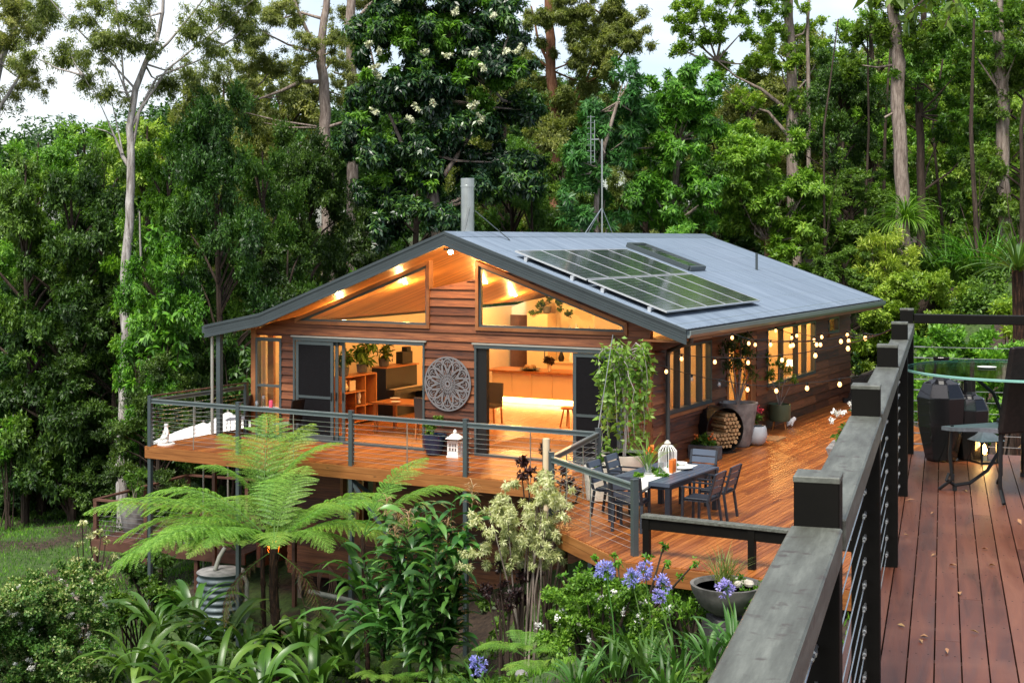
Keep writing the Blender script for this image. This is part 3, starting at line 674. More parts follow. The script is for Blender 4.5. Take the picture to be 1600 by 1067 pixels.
MB().bb(-4.10, -3.86, -.02, .1, .05, 2.33).build('stacked_leaf', 'black', sr)
t = MB(); t.bb(-10.25, -10.19, -.05, .1, 0, 2.36); t.bb(-9.53, -9.47, -.05, .1, 0, 2.36); t.bb(-10.19, -9.53, -.04, .09, 2.29, 2.37); t.bb(-10.19, -9.53, -.04, .09, 1.2, 1.25); t.bb(-10.19, -9.53, -.04, .09, 0, .07)
o = t.build('front_window', 'alu', house); MB().bb(-10.19, -9.53, .01, .017, .07, 2.29).build('pane', 'glass', o)
MB().bb(-10.16, -9.98, .3, .38, 0, 2.4).build('window_post', 'trim', house)
# ---- side windows and door (plane a = 0)
def side_window(b0, b1, z0, z1, divs, nm):
    t = MB(); t.bb(-.10, .045, b0, b1, z0 - .03, z0 + .05); t.bb(-.10, .045, b0, b1, z1 - .05, z1)
    for b in [b0] + list(divs) + [b1]:
        c_ = min(max(b, b0 + .035), b1 - .035); t.bb(-.09, .043, c_ - .035, c_ + .035, z0 + .05, z1 - .05)
    o = t.build(nm, 'alu', house)
    MB().bb(-.03, -.024, b0 + .02, b1 - .02, z0 + .03, z1 - .03).build('pane', 'glass', o)
    t = MB(); t.bb(-.01, .09, b0 - .06, b1 + .06, z0 - .10, z0 - .032); t.build('sill', 'trim', o)
    return o
side_window(.84, 3.38, 1.07, 2.45, (1.45, 2.05, 2.75), 'side_window')
side_window(7.27, 11.4, 1.05, 2.47, (8.5, 9.75, 10.5), 'side_window')
side_window(12.68, 13.73, 2.05, 2.48, (), 'side_window')
t = MB()
for b0, b1 in ((4.34, 4.46), (5.18, 5.26), (6.0, 6.08)): t.bb(-.09, .05, b0, b1, 0, 2.36)
t.bb(-.09, .05, 4.46, 6.44, 2.28, 2.36); o = t.build('entry_door_frame', 'trim', house)
MB().bb(-.02, -.012, 4.46, 5.18, .05, 2.28).build('pane', 'glass', o)
MB().bb(-.06, .02, 6.08, 6.44, .0, 2.28).build('side_panel', 'trim', o)
t = MB(); t.bb(-.05, .0, 5.26, 5.36, .02, 2.28); t.bb(-.05, .0, 5.92, 6.0, .02, 2.28); t.bb(-.05, .0, 5.36, 5.92, 2.16, 2.28); t.bb(-.05, .0, 5.36, 5.92, .02, .3); d_ = t.build('entry_door', 'trim', house)
MB().bb(-.03, -.02, 5.36, 5.92, .3, 2.16).build('pane', 'glass', d_); MB().bb(0, .05, 5.29, 5.33, .95, 1.1).build('handle', 'steel', d_)
# ---- flue, braces, skylight, vent
FA, FB = -4.95, 1.0
t = MB(); t.lathe([(.155, 0), (.155, 1.22)], (FA, FB, 4.68), 24); fo = t.build('flue', 'galv', house, smooth=True)
t = MB(); t.lathe([(.17, 0), (.17, .035), (.16, .04), (.16, .19), (.15, .2), (.03, .205)], (FA, FB, 5.90), 24); t.build('flue_cap', 'galv', fo, smooth=True)
t = MB(); t.beam((FA + .1, FB - .1, 5.45), (FA + .25, FB - .62, 4.86 - .06), .05, .02); t.beam((FA + .12, FB + .1, 5.38), (FA + .85, FB + .45, zr(FA + .85) + .03), .05, .02); t.beam((FA + .2, FB - .75, 4.84), (FA + .32, FB - .5, 4.84), .12, .02); t.build('brace', 'steel', fo)
def roofpt(a, b, h): return Vector((a, b, zr(a) + h))
SLN = math.hypot(1, .347); DN = Vector((1 / SLN, 0, -.347 / SLN)); NM = Vector((.347 / SLN, 0, 1 / SLN))
t = MB()
c4 = [(-3.55, 6.78), (-1.86, 6.78), (-1.86, 7.82), (-3.55, 7.82)]
for i in range(4):
    p, q = c4[i], c4[(i + 1) % 4]; t.beam(roofpt(p[0], p[1], .09), roofpt(q[0], q[1], .09), .10, .11, NM)
sk = t.build('skylight', 'steel', house)
t = MB(); pts = [roofpt(a, b, .12) for a, b in [(-3.5, 6.83), (-1.91, 6.83), (-1.91, 7.77), (-3.5, 7.77)]]; t.add([p for p in pts] + [p - Vector((0, 0, .02)) for p in pts], [(0, 1, 2, 3), (7, 6, 5, 4), (0, 4, 5, 1), (1, 5, 6, 2), (2, 6, 7, 3), (3, 7, 4, 0)]); t.build('pane', 'solar', sk)
MB().tube([roofpt(-1.69, 11.48, -.05), roofpt(-1.69, 11.48, .5)], .035, 10).build('vent_pipe', 'steel', house, smooth=True)
# ---- soffit lights of the house
def lamp(name, p, e, col=(1, .57, .18), r=.06, par=None, typ='POINT', spot=None, rot=None):
    l = bpy.data.lights.new(name, typ); l.energy = e; l.color = col
    if typ == 'POINT': l.shadow_soft_size = r
    if typ == 'SPOT': l.spot_size = R(spot or 80); l.spot_blend = .6; l.shadow_soft_size = r
    o_ = bpy.data.objects.new(name, l); COL.objects.link(o_); o_.parent = par; o_.location = p
    if rot: o_.rotation_euler = rot
    return o_
fl_ = MB().box((-4.60, -.38, 4.50), (.22, .10, .05)).build('floodlight', 'black', house)
MB().lathe([(.02, -.05), (.05, -.03), (.055, 0), (.03, .04)], (-4.53, -.42, 4.44), 12).build('bulb', 'flood', fl_); lamp('floodlight_lamp', (-4.53, -.46, 4.30), 55, (1, .60, .26), .05, house)
for a in (-7.97, -6.22):
    b_ = MB().lathe([(.035, -.012), (.035, .0)], (a, -.3, zr(a) - .20), 12).build('soffit_downlight', 'downlight', house); lamp('soffit_lamp', (a, -.3, zr(a) - .26), .8, r=.03, par=house)

# ================================================================ interior
def tube_legs(mb, pts, z1, w=.04, z0=0): 
    for a, b in pts: mb.bb(a - w / 2, a + w / 2, b - w / 2, b + w / 2, z0, z1)
FZ = 0.022
house_in = lambda nm, a, b, z=FZ, rz=0, **k: empty(nm, HW(a, b, z), -TH + rz, **k)
# dividing walls of the rooms, some real rooms, some added to catch lamp light
mb = MB(); mb.prism(roofclip([(-9.95, 0), (AL + .13, 0), (AL + .13, 5), (-9.95, 5)]), 'y', 12.6, 12.7)
mb.prism(roofclip(rect(-9.45, -.12, 0, 5)), 'y', 12.6, 12.7); mb.prism(roofclip(rect(-9.95, -9.45, 2.15, 5)), 'y', 12.6, 12.7)
mb.bb(-4.4, -4.3, 9.0, 12.6, 0, 2.5)
for bq in (4.05, 6.9, 11.95): mb.prism(roofclip([(-3.2, 0), (-.115, 0), (-.115, 5), (-3.2, 5)]), 'y', bq, bq + .09)  # added partitions that catch lamp light so the side windows look bright
for bq in (8.9,): mb.bb(-4.3, -2.2, bq, bq + .09, 0, 2.5)
mb.build('room_divider', 'cream', house)
# room lamps hang just under the raked ceiling
def ceiling_lamp(a, b, e, drop=.22, r=.05):
    e *= 1.7
    z = zr(a) - .19
    s = MB().lathe([(.05, -.03), (.05, 0)], (a, b, z), 12).build('ceiling_downlight', 'downlight', house)
    lamp('room_lamp', (a, b, z - drop), e, r=r, par=house)
for a, b, e in ((-8.34, .9, 30), (-7.3, 2.0, 45), (-5.6, 3.6, 55), (-7.6, 6.4, 50), (-3.3, 2.0, 40), (-2.0, 4.6, 45), (-6.9, 10.6, 95), (-9.0, 10.6, 55), (-3.4, 7.3, 50), (-1.3, 6.9, 50), (-1.2, 9.6, 90), (-1.4, 2.2, 60), (-1.4, 5.4, 75), (-1.2, 11.0, 80), (-1.6, 13.0, 50)): ceiling_lamp(a, b, e)
lamp('lower_room_lamp', (-7.2, 1.0, -1.1), 14, par=house)
lamp('deck_glow', (-9.9, -.35, -2.6), 4, (1, .4, .1), par=house)
# kitchen island with LED strip
isl = empty('kitchen_island', HW(-7.1, 8.9, FZ), -TH, 'cream kitchen island with orange timber top and glowing strip along its foot', 'kitchen island')
t = MB(); t.bb(-1.62, 2.3, -.20, .55, .16, .90); t.bb(-1.55, 2.3, -.10, .5, 0, .16); t.build('cabinet', 'cab', isl)
t = MB()
for k in range(6): 
    x0 = -1.60 + k * .65; t.bb(x0 + .008, x0 + .642, -.222, -.202, .18, .88)
t.build('door_panel', 'cab', isl)
MB().bb(-1.75, 2.45, -.42, .65, .90, .945).build('worktop', 'furn', isl)
MB().bb(-1.55, 2.28, -.16, -.12, .10, .135).build('led_strip', 'led', isl)
l = bpy.data.lights.new('led_lamp', 'AREA'); l.shape = 'RECTANGLE'; l.size = 3.8; l.size_y = .06; l.energy = 42; l.color = (1, .68, .28)
lo = bpy.data.objects.new('led_lamp', l); COL.objects.link(lo); lo.parent = isl; lo.location = (.36, -.23, .13); lo.rotation_euler = (R(35), 0, 0)
t = MB(); t.lathe([(.02, 0), (.16, .01), (.30, .05), (.31, .065), (.15, .03), (.02, .02)], (0, 0, 0), 20); bw = t.build('fruit_bowl', 'black', None, True, HW(-7.5, 8.75, .945 + FZ)); tag(bw, 'dark flat bowl of brown bread rolls on the island top', 'bowl')
for k in range(9):
    t = MB(); t.lathe([(.005, -.045), (.05, -.03), (.065, 0), (.05, .035), (.005, .05)], (math.cos(k * 2.4) * .13 * (k > 0), math.sin(k * 2.4) * .13 * (k > 0), .09 + .03 * (k % 2)), 8); 
    q = t.build('bread_roll', 'log', None, True, HW(-7.5, 8.75, .945 + FZ)); tag(q, 'brown bread roll heaped in the dark bowl on the island', 'bread roll', 'bread rolls in the bowl')
rng = np.random.default_rng(5)
vs = empty('flower_vase', HW(-6.85, 8.7, .945 + FZ), 0, 'cream vase holding a dark round flower head on the kitchen island', 'vase')
MB().lathe([(.03, 0), (.05, .02), (.05, .12), (.03, .17), (.035, .2)], n=14).build('vase', 'cream', vs, True)
v_, f_ = blob_crown(rng, [(0, 0, .32, .17), (.1, 0, .28, .1)], 'small', 1.4); np_obj('flowers', v_, f_, 'lf_purple', vs)
fr = house_in('tall_cupboard', -9.0, 12.25, label='tall cream cupboard at the back of the kitchen under the trailing plant', cat='cupboard')
MB().bb(-.35, .38, -.25, .33, 0, 2.38).build('carcass', 'cab', fr); MB().bb(-.34, .37, -.272, -.252, .1, 2.36).build('door', 'cab', fr); MB().bb(.28, .30, -.30, -.275, .9, 1.4).build('handle', 'steel', fr)
tp = house_in('trailing_plant', -8.7, 12.1, 2.4 + FZ, label='dark trailing houseplant spilling over the top of the tall cream cupboard', cat='houseplant')
MB().lathe([(.08, 0), (.12, .02), (.14, .2)], n=12).build('pot', 'darkstone', tp, True); v_, f_ = blob_crown(rng, [(0, 0, .3, .3), (.4, 0, .25, .25), (-.35, -.1, .1, .2), (.75, -.1, .02, .2)], 'small', .5, L=.10, W=.06); np_obj('foliage', v_, f_, 'lf_dark', tp)
kc = house_in('kitchen_bench', -6.6, 12.25, label='long cream kitchen bench and shelf with jars along the back wall', cat='kitchen bench')
MB().bb(-1.9, 2.0, -.25, .32, 0, .88).build('cabinet', 'cab', kc); MB().bb(-1.95, 2.1, -.3, .33, .88, .92).build('worktop', 'cab', kc); MB().bb(-1.7, 1.9, .05, .33, 1.75, 1.79).build('shelf', 'furn', kc)
t = MB()
for k in range(16): a_ = -1.7 + k * .22; t.lathe([(.05, 0), (.06, .08 + .05 * (k % 3)), (.03, .16 + .06 * (k % 3))], (a_, .2, 1.79), 8)
t.build('jars', 'paleceramic', kc, True)
for k, (nm, mt, lb) in enumerate([('kettle', 'black', 'black kettle on the bench beside the tall cupboard'), ('bottle', 'white', 'white bottle on the back kitchen bench'), ('vase', 'curtain', 'red brown vase on the back kitchen bench'), ('bottle', 'darkstone', 'dark bottle standing among the kitchen bench clutter')]):
    q = MB().lathe([(.07, 0), (.10, .1), (.06, .22), (.03, .3), (.035, .36)], n=12).build(nm, mt, None, True, HW(-8.2 + k * .36, 12.1, .92 + FZ)); tag(q, lb, nm)
def curtain(a, b, w, z0, z1, lb, mt='curtain', rz=0):
    t = MB(); n = int(w / .05); pts = []
    for i in range(n * 4 + 1): x = i / (n * 4) * w; pts.append((x, .045 * math.sin(i * math.pi / 2 + .4 * math.sin(i))))
    vsx = [(x, y, z) for x, y in pts for z in (z0, z1)] + [(x, y + .012, z) for x, y in pts for z in (z0, z1)]; m = len(pts); fs = []
    for i in range(m - 1): fs.append((2 * i, 2 * i + 2, 2 * i + 3, 2 * i + 1)); fs.append((2 * m + 2 * i, 2 * m + 2 * i + 1, 2 * m + 2 * i + 3, 2 * m + 2 * i + 2))
    t.add(vsx, fs); o_ = t.build('curtain', mt, None, True, HW(a, b, FZ), -TH + rz); tag(o_, lb, 'curtain'); return o_
curtain(-10.2, 12.45, .7, .02, 2.3, 'brown pleated curtain beside the cream post at the back of the kitchen')
curtain(-9.48, 12.5, .12, .02, 2.3, 'narrow bunch of dark curtain next to the tall cupboard')
curtain(-10.2, 9.7, .8, .02, 2.2, 'long brown curtain hanging behind the piano side of the room', rz=R(90))
# bookshelf, piano
bs = house_in('bookshelf', -9.45, 2.8, label='open orange timber bookshelf with a picture frame beside the left opening', cat='bookshelf')
t = MB()
for z in (0.06, 1.22): t.bb(-.2, .25, -.72, .74, z, z + .03)
for y in (-.72, .71): t.bb(-.2, .25, y, y + .03, 0, 1.22)
t.bb(-.2, -.18, -.7, .7, .08, 1.22); t.bb(-.18, .245, -.69, .25, .82, .85); t.bb(-.18, .245, .22, .25, .08, 1.22); t.bb(-.18, .245, -.2, .71, .45, .48); t.bb(-.18, .245, -.2, -.17, .09, .82)
t.build('shelving', 'furn', bs)
t = MB(); t.bb(.12, .14, -.3, -.05, .86, 1.12); q = t.build('picture_frame', 'cream', None, loc=HW(-9.45, 2.8, FZ), rotz=-TH); tag(q, 'small cream picture frame on the upper shelf of the bookshelf', 'picture frame')
q = MB().lathe([(.02, 0), (.1, .03), (.12, .1), (.06, .22), (.09, .28)], n=12).build('ornament', 'cream', None, True, HW(-9.35, 2.3, .87 + FZ)); tag(q, 'cream ornament on the upper left shelf of the bookshelf', 'ornament')
q = MB().lathe([(.02, 0), (.05, .02), (.03, .1), (.06, .2), (.03, .3)], n=10).build('figurine', 'white', None, True, HW(-9.35, 2.95, .5 + FZ)); tag(q, 'small white figurine in the middle cell of the bookshelf', 'figurine')
pn = house_in('upright_piano', -9.45, 4.85, label='black upright piano with red brown lid beyond the bookshelf', cat='piano')
t = MB(); t.bb(-.3, .15, -.75, .75, .1, 1.3); t.bb(.15, .42, -.75, .75, .62, .74); t.bb(.15, .38, -.75, -.68, 0, .62); t.bb(.15, .38, .68, .75, 0, .62); t.bb(-.3, .15, -.75, .75, 0, .1); t.build('case', 'black', pn)
MB().bb(-.33, .2, -.78, .78, 1.3, 1.33).build('lid', 'furn', pn); t = MB()
for k in range(50): t.bb(.2, .36, -.66 + k * .0265, -.66 + k * .0265 + .023, .74, .752)
t.build('keys', 'cream', pn)
def houseplant(a, b, z, r, lb, mt='lf_dark', sty='broad', pot='darkstone', **k):
    e_ = house_in('houseplant', a, b, z + FZ, label=lb, cat='houseplant'); MB().lathe([(.08, 0), (.13, .02), (.15, .22), (.13, .2)], n=14).build('pot', pot, e_, True)
    v_, f_ = blob_crown(rng, [(0, 0, .22 + r * .8, r), (r * .5, 0, .25 + r * 1.4, r * .7)], sty, .8, **k); np_obj('foliage', v_, f_, mt, e_)
houseplant(-9.4, 2.35, 1.25, .22, 'bushy dark houseplant on the near end of the bookshelf'); houseplant(-9.5, 3.3, 1.25, .34, 'tall drooping houseplant on the far end of the bookshelf', 'lf_mid', 'hang'); houseplant(-9.5, 4.3, 1.33, .2, 'low spreading plant on top of the black piano')
q = MB().box((0, 0, .16), (.5, .22, .32)).box((.1, 0, .38), (.2, .18, .12)).build('speaker', 'black', None, loc=HW(-9.45, 5.2, 1.35 + FZ), rotz=-TH + 1.57, bevel=.01); tag(q, 'black music player on the far end of the piano lid', 'music player')
# inside dining table and chairs
dt = house_in('dining_table', -6.95, 2.1, label='dark timber dining table set with plates behind the left opening', cat='table')
MB().bb(-1.1, 1.1, -.5, .5, .71, .75).build('table_top', 'furn', dt)
for x in (-1, 1):
    for y in (-.42, .42): MB().bb(x - .04, x + .04, y - .04, y + .04, 0, .71).build('leg', 'furn', dt)
for k in range(5):
    q = MB().lathe([(.01, 0), (.1, .004), (.13, .02)], n=18).build('plate', 'white', None, True, HW(-7.8 + k * .42, 2.0 + .3 * (-1) ** k, .775 + FZ)); tag(q, 'white plate set on the dark dining table indoors', 'plate', 'plates on the indoor dining table')
def dining_chair(a, b, rz, mt, lb):
    e_ = house_in('dining_chair', a, b, rz=rz, label=lb, cat='chair', group='upholstered chairs round the indoor dining table')
    MB().bb(-.23, .23, -.23, .23, .42, .50).build('seat', mt, e_, bevel=.02)
    t = MB(); t.prism([(-.23, .45), (-.17, .45), (-.24, 1.02), (-.29, 1.02)], 'y', -.22, .22)
    o_ = t.build('backrest', mt, e_, bevel=.015)
    for x in (-.19, .19):
        for y in (-.19, .19): MB().beam((x, y, .43), (x * 1.1, y * 1.1, 0), .035, .035).build('leg', 'furn', e_)
dining_chair(-6.2, 1.28, R(90), 'seatfab', 'dark grey high backed chair with its back to the left opening'); dining_chair(-5.4, 2.0, R(180), 'seatfab', 'dark high backed chair at the right end of the indoor table')
dining_chair(-7.2, 2.95, R(-90), 'olive', 'olive chair on the piano side of the indoor table'); dining_chair(-6.5, 2.95, R(-90), 'olive', 'second olive chair on the far side, nearest the medallion pier')
dining_chair(-6.35, 4.5, R(-90), 'seatfab', 'dark chair just inside the right opening beside the black door stack')
rg = house_in('rug', -3.0, 1.7, label='tan woven rug on the floor inside the right opening', cat='rug'); MB().bb(-1.5, 1.6, -.7, 1.0, 0, .012).build('pile', 'jute', rg)
stl = house_in('wooden_stool', -4.35, 4.9, label='small round timber stool with a dark bunch on its seat inside the right opening', cat='stool')
MB().lathe([(.02, .44), (.19, .45), (.2, .48), (.17, .50), (.02, .49)], n=20).build('seat', 'furn', stl, True)
for k in range(4): an = k * math.pi / 2 + .6; MB().tube([(.1 * math.cos(an), .1 * math.sin(an), .46), (.2 * math.cos(an), .2 * math.sin(an), 0)], .02, 8).build('leg', 'furn', stl)
wt = house_in('side_table', -2.75, 3.3, label='low white side table beside the right screen door', cat='table'); MB().bb(-.4, .5, -.2, .2, .40, .43).build('table_top', 'white', wt); 
for x in (-.35, .45):
    for y in (-.16, .16): MB().bb(x - .015, x + .015, y - .015, y + .015, 0, .4).build('leg', 'white', wt)
# inside things seen through the side windows
for k, (a, b, w_, h_, mt, lb) in enumerate([(-1.6, 3.2, .9, 1.5, 'furn', 'tall red brown cabinet behind the near side window'), (-1.2, 12.2, 1.2, 1.4, 'furn', 'low timber dresser inside the far side window')]):
    e_ = house_in('cabinet', a, b, label=lb, cat='cabinet'); MB().bb(-w_ / 2, w_ / 2, -.2, .2, .05, h_).build('carcass', mt, e_, bevel=.01); MB().bb(-w_ / 2 + .02, -.01, -.225, -.202, .1, h_ - .05).bb(.01, w_ / 2 - .02, -.225, -.202, .1, h_ - .05).build('door', mt, e_)
ac = house_in('bentwood_chair', -.9, 10.1, rz=R(70), label='bentwood chair glowing orange inside the far side window', cat='chair')
MB().lathe([(.02, .44), (.2, .44), (.21, .47), (.02, .48)], n=18).build('seat', 'furn', ac, True); MB().tube([(-.18, -.18, .45), (-.24, -.17, .8), (-.26, 0, .95), (-.24, .17, .8), (-.18, .18, .45)], .016, 8).build('backrest', 'furn', ac, True)
for k in range(4): an = k * math.pi / 2 + .785; MB().tube([(.16 * math.cos(an), .16 * math.sin(an), .45), (.21 * math.cos(an), .21 * math.sin(an), 0)], .015, 6).build('leg', 'furn', ac)
tl = house_in('table_lamp', -.55, 10.95, 1.08, label='small lit table lamp on the sill of the far side window', cat='lamp'); MB().lathe([(.06, 0), (.02, .03), (.02, .15)], n=12).build('base', 'darkstone', tl, True); MB().lathe([(.11, .15), (.08, .32)], n=16, caps=False).build('lamp_shade', emit('lit shade', (1, .75, .45), 3.0), tl, True)

# ================================================================ SOLAR ARRAY, ANTENNA
sa = empty('solar_array', HW(-3.1, 0, 0), -TH, 'ten dark solar panels in two rows with silver frames on the steel roof', 'solar array')
zr_l = lambda x: zr(x - 3.1)
rows = [(-3.12, -1.40), (-1.38, .40)]; b0s = -0.12; wP = 1.155
for (r0, r1) in rows:
    for k in range(5):
        y0 = b0s + k * wP + .008; y1 = b0s + (k + 1) * wP - .008
        L_ = (r1 - r0) * SLN - .02
        pe = bpy.data.objects.new('solar_panel', None)
        t = MB(); t.bb(-L_ / 2, L_ / 2, 0, .02, 0, .036); t.bb(-L_ / 2, L_ / 2, y1 - y0 - .02, y1 - y0, 0, .036); t.bb(-L_ / 2, -L_ / 2 + .03, .02, y1 - y0 - .02, 0, .036); t.bb(L_ / 2 - .03, L_ / 2, .02, y1 - y0 - .02, 0, .036)
        mid = Vector(((r0 + r1) / 2 + 3.1, y0, zr((r0 + r1) / 2) + .12))
        pn_ = t.build('solar_panel', 'silver', sa, loc=mid); pn_.rotation_euler = (0, math.atan(.347), 0)
        t = MB(); t.bb(-L_ / 2 + .03, L_ / 2 - .03, .02, y1 - y0 - .02, .005, .033); t.build('cells', 'solar', pn_)
t = MB()
for a in (-2.8, -1.7, -1.0, .05): t.beam((a + 3.1, b0s - .06, zr(a) + .085), (a + 3.1, b0s + 5 * wP + .06, zr(a) + .085), .04, .06); t.box((a + 3.1, b0s - .07, zr(a) + .07), (.07, .03, .10))
t.build('mounting_rail', 'silver', sa)
an_ = empty('tv_antenna', HW(-7.0, 12.5, 3.6), -TH, 'tall grey television antenna mast with stays behind the roof ridge', 'antenna')
H_ = 4.2
MB().tube([(0, 0, 0), (0, 0, H_)], .028, 8).build('mast', 'galv', an_, True)
t = MB(); t.tube([(-.1, 0, H_), (-.35, 0, H_)], .02, 6); t.tube([(-.38, 0, H_ - .75), (-.38, 0, H_ + .75)], .015, 6)
for k in range(9):
    z = H_ - .7 + k * .175; t.tube([(-.38 - .12, .0, z), (-.38 + .14, 0, z)], .009, 5); t.tube([(-.38, -.2, z), (-.38, .2, z)], .009, 5)
t.tube([(-.25, 0, H_ - .7), (-.25, 0, H_ + .6)], .01, 5); t.build('antenna_elements', 'galv', an_)
for q in ((-1.3, .3, .2), (-.9, -1.0, .2), (.3, 1.2, .2)): MB().tube([(0, 0, 2.1), q], .014, 5).build('stay', 'galv', an_)

# ================================================================ MAIN DECK
deck = empty('main_deck', HW(-5, -2.4, 0), -TH, 'large orange oiled timber deck wrapped around the front and right side of the house', 'deck')
DP = [(-11.45, -2.42), (-0.05, -2.42), (0.55, -5.45), (0.95, -6.0), (2.85, -7.5), (9.5, -7.5), (9.5, -2), (4.2, 6), (3.6, 16.5), (-.13, 16.5), (-.13, 0.0), (-11.45, 0.0)]
# boards run along b; every board is cut by the outline
def inside_spans(x, poly):
    ys = []
    for i in range(len(poly)):
        (x0, y0), (x1, y1) = poly[i], poly[(i + 1) % len(poly)]
        if (x0 <= x) != (x1 <= x): ys.append(y0 + (y1 - y0) * (x - x0) / (x1 - x0))
    ys.sort(); return list(zip(ys[::2], ys[1::2]))
t = MB(); rnd = random.Random(4); x = -11.44
while x < 9.45:
    wb = .083; xm = x + wb / 2
    for y0, y1 in inside_spans(xm, DP):
        s = y0 + .004
        cuts = []; c_ = y0 + rnd.uniform(1.0, 4.5)
        while c_ < y1 - .6: cuts.append(c_); c_ += rnd.uniform(2.2, 5.0)
        for c2 in cuts + [y1]:
            t.bb(x + 5, x + wb + 5, s + 2.4, c2 - .003 + 2.4, -.022, rnd.uniform(-.0012, .0)); s = c2
    x += wb + .0055
t.build('deck_boards', 'deck', deck)
t = MB()
for (p, q) in (((-11.47, -2.45), (-.03, -2.45)), ((-.03, -2.45), (.58, -5.46)), ((.58, -5.46), (.97, -6.03)), ((.97, -6.03), (2.86, -7.53)), ((2.86, -7.53), (9.5, -7.53)), ((-11.48, 4), (-11.48, -2.45))):
    t.beam((p[0] + 5, p[1] + 2.4, -.075), (q[0] + 5, q[1] + 2.4, -.075), .035, .12); t.beam((p[0] + 5, p[1] + 2.4, -.21), (q[0] + 5, q[1] + 2.4, -.21), .03, .14)
t.build('edge_board', 'fasciaw', deck)
t = MB()
for b in (-2.2, -1.2, -.3): t.bb(-11.4 + 5, -.1 + 5, b - .03 + 2.4, b + .03 + 2.4, -.27, -.03)
for a in np.arange(-11.2, 9.3, .45):
    for y0, y1 in inside_spans(a, DP): t.bb(a - .025 + 5, a + .025 + 5, y0 + .05 + 2.4, min(y1, 3) - .02 + 2.4, -.18, -.024)
t.build('joists', 'oldrail', deck)
POST_A = [(-11.37, -2.4), (-8.78, -2.4), (-5.75, -2.4), (-2.96, -2.4), (-0.07, -2.35), (0.5, -5.38), (2.79, -7.11)]
for k, (a, b) in enumerate([(-11.37, -2.4), (-8.78, -2.4), (-5.75, -2.4), (-2.96, -2.4), (-.3, -2.2), (.7, -5.3), (2.7, -7.2), (5, -7.2), (-8.8, -.4), (-11.3, -.3)]):
    g = G(*HW(a, b).xy[:]) - .3
    MB().bb(a - .045 + 5, a + .045 + 5, b - .045 + 2.4, b + .045 + 2.4, g, -.27).build('support_post', 'steel' if k < 5 else 'oldrail', deck, bevel=.004)
t = MB()
t.beam((-5.75 + 5, 0, -.3), (-5.2 + 5, 2.2, -1.9), .07, .07); t.beam((-5.75 + 5, .02, -.35), (-4.4 + 5, .02, -1.9), .06, .06); t.build('brace', 'steel', deck)
# ---- wire balustrade
rail = empty('wire_balustrade', HW(-5, -2.4, 0), -TH, 'charcoal steel balustrade with horizontal wires along the front edge of the main deck', 'balustrade')
RH = 1.06
def L2(a, b, z): return Vector((a + 5, b + 2.4, z))
for k, (a, b) in enumerate(POST_A):
    ang = [0, 0, 0, 0, R(-40), R(-58), R(-38)][k]; low = -.42 if k < 5 else -.28
    t = MB(); t.box(L2(a, b, (1.13 + low) / 2), (.095, .095, 1.13 - low), ang); t.box(L2(a, b, 1.136), (.105, .105, .016), ang); t.build('post', 'steel', rail, bevel=.005)
def seg(p, q, nw=9, mids=(.5,)):
    p = Vector(p); q = Vector(q); d = (q - p).normalized(); p2 = p + d * .05; q2 = q - d * .05
    t = MB(); t.beam(L2(*p2, RH), L2(*q2, RH), .065, .022); t.beam(L2(*p2, RH - .078), L2(*q2, RH - .078), .055, .018); tr_ = t.build('top_rail', 'steel2', rail); MB().beam(L2(*p2, RH - .040), L2(*q2, RH - .040), .04, .055).build('channel', 'steel', tr_)
    for m in mids:
        c_ = p.lerp(q, m); MB().tube([L2(*c_, 0), L2(*c_, RH - .08)], .011, 6).build('baluster', 'wire', rail)
    t = MB()
    for k in range(nw):
        z = .09 + k * (RH - .2) / nw; t.tube([L2(*p2, z), L2(*q2, z)], .0042, 5); t.tube([L2(*p2, z), L2(*(p2 + d * .07), z)], .009, 6); t.tube([L2(*(q2 - d * .07), z), L2(*q2, z)], .009, 6)
    t.build('wires', 'wire', rail)
for k in range(6): seg(POST_A[k], POST_A[k + 1], mids=(.5,) if k != 4 else (.35, .7))
seg((-11.37, -2.4), (-11.37, 0.9), mids=(.45,)); 
MB().box(L2(-11.37, .95, .5), (.09, .09, 1.3)).build('post', 'steel', rail)
t = MB(); t.beam(L2(-11.37, -2.4, 1.13), L2(-11.37, .95, 1.13), .06, .03); t.build('hand_rail', 'oldrail', rail)
# pole that carries the festoon lights
pe_ = MB().tube([HW(-.12, -2.32, .9), HW(.12, -2.1, 2.9)], [.012, .008], 6).build('festoon_pole', 'galv', None, True); tag(pe_, 'thin silver pole leaning up from the balustrade corner', 'pole')
q = MB().lathe([(.09, 0), (.12, .02), (.13, 1.0), (.14, 1.15)], n=10).build('cream_bollard', 'cream', None, True, HW(.28, -5.15, .0)); q.scale = (.45, .45, 1.15); tag(q, 'slim cream post standing behind the corner of the wire balustrade', 'post')
# low broad rail at the near edge
lr = empty('low_rail', HW(2.85, -7.05, 0), -TH, 'low charcoal timber rail running along the near edge of the main deck', 'rail')
MB().box((3.2, 0, .60), (6.3, .17, .05)).build('top_board', 'railpaint', lr, bevel=.004); MB().box((3.2, -.02, .49), (6.3, .06, .16)).build('beam', 'postpaint', lr)
for x in (.12, 1.75, 3.5, 5.2): MB().box((x, -.02, .285), (.10, .09, .57)).build('post', 'postpaint', lr)

# ================================================================ THINGS ON AND AROUND THE MAIN DECK
def pot_lathe(name, mat, prof, loc, label, cat='pot', n=28, **k):
    e_ = empty(name, loc, 0, label, cat); MB().lathe(prof, n=n).build('pot', mat, e_, True); return e_
def soil(e_, r, z): MB().lathe([(.01, z), (r, z)], n=20).build('soil', 'soil', e_)
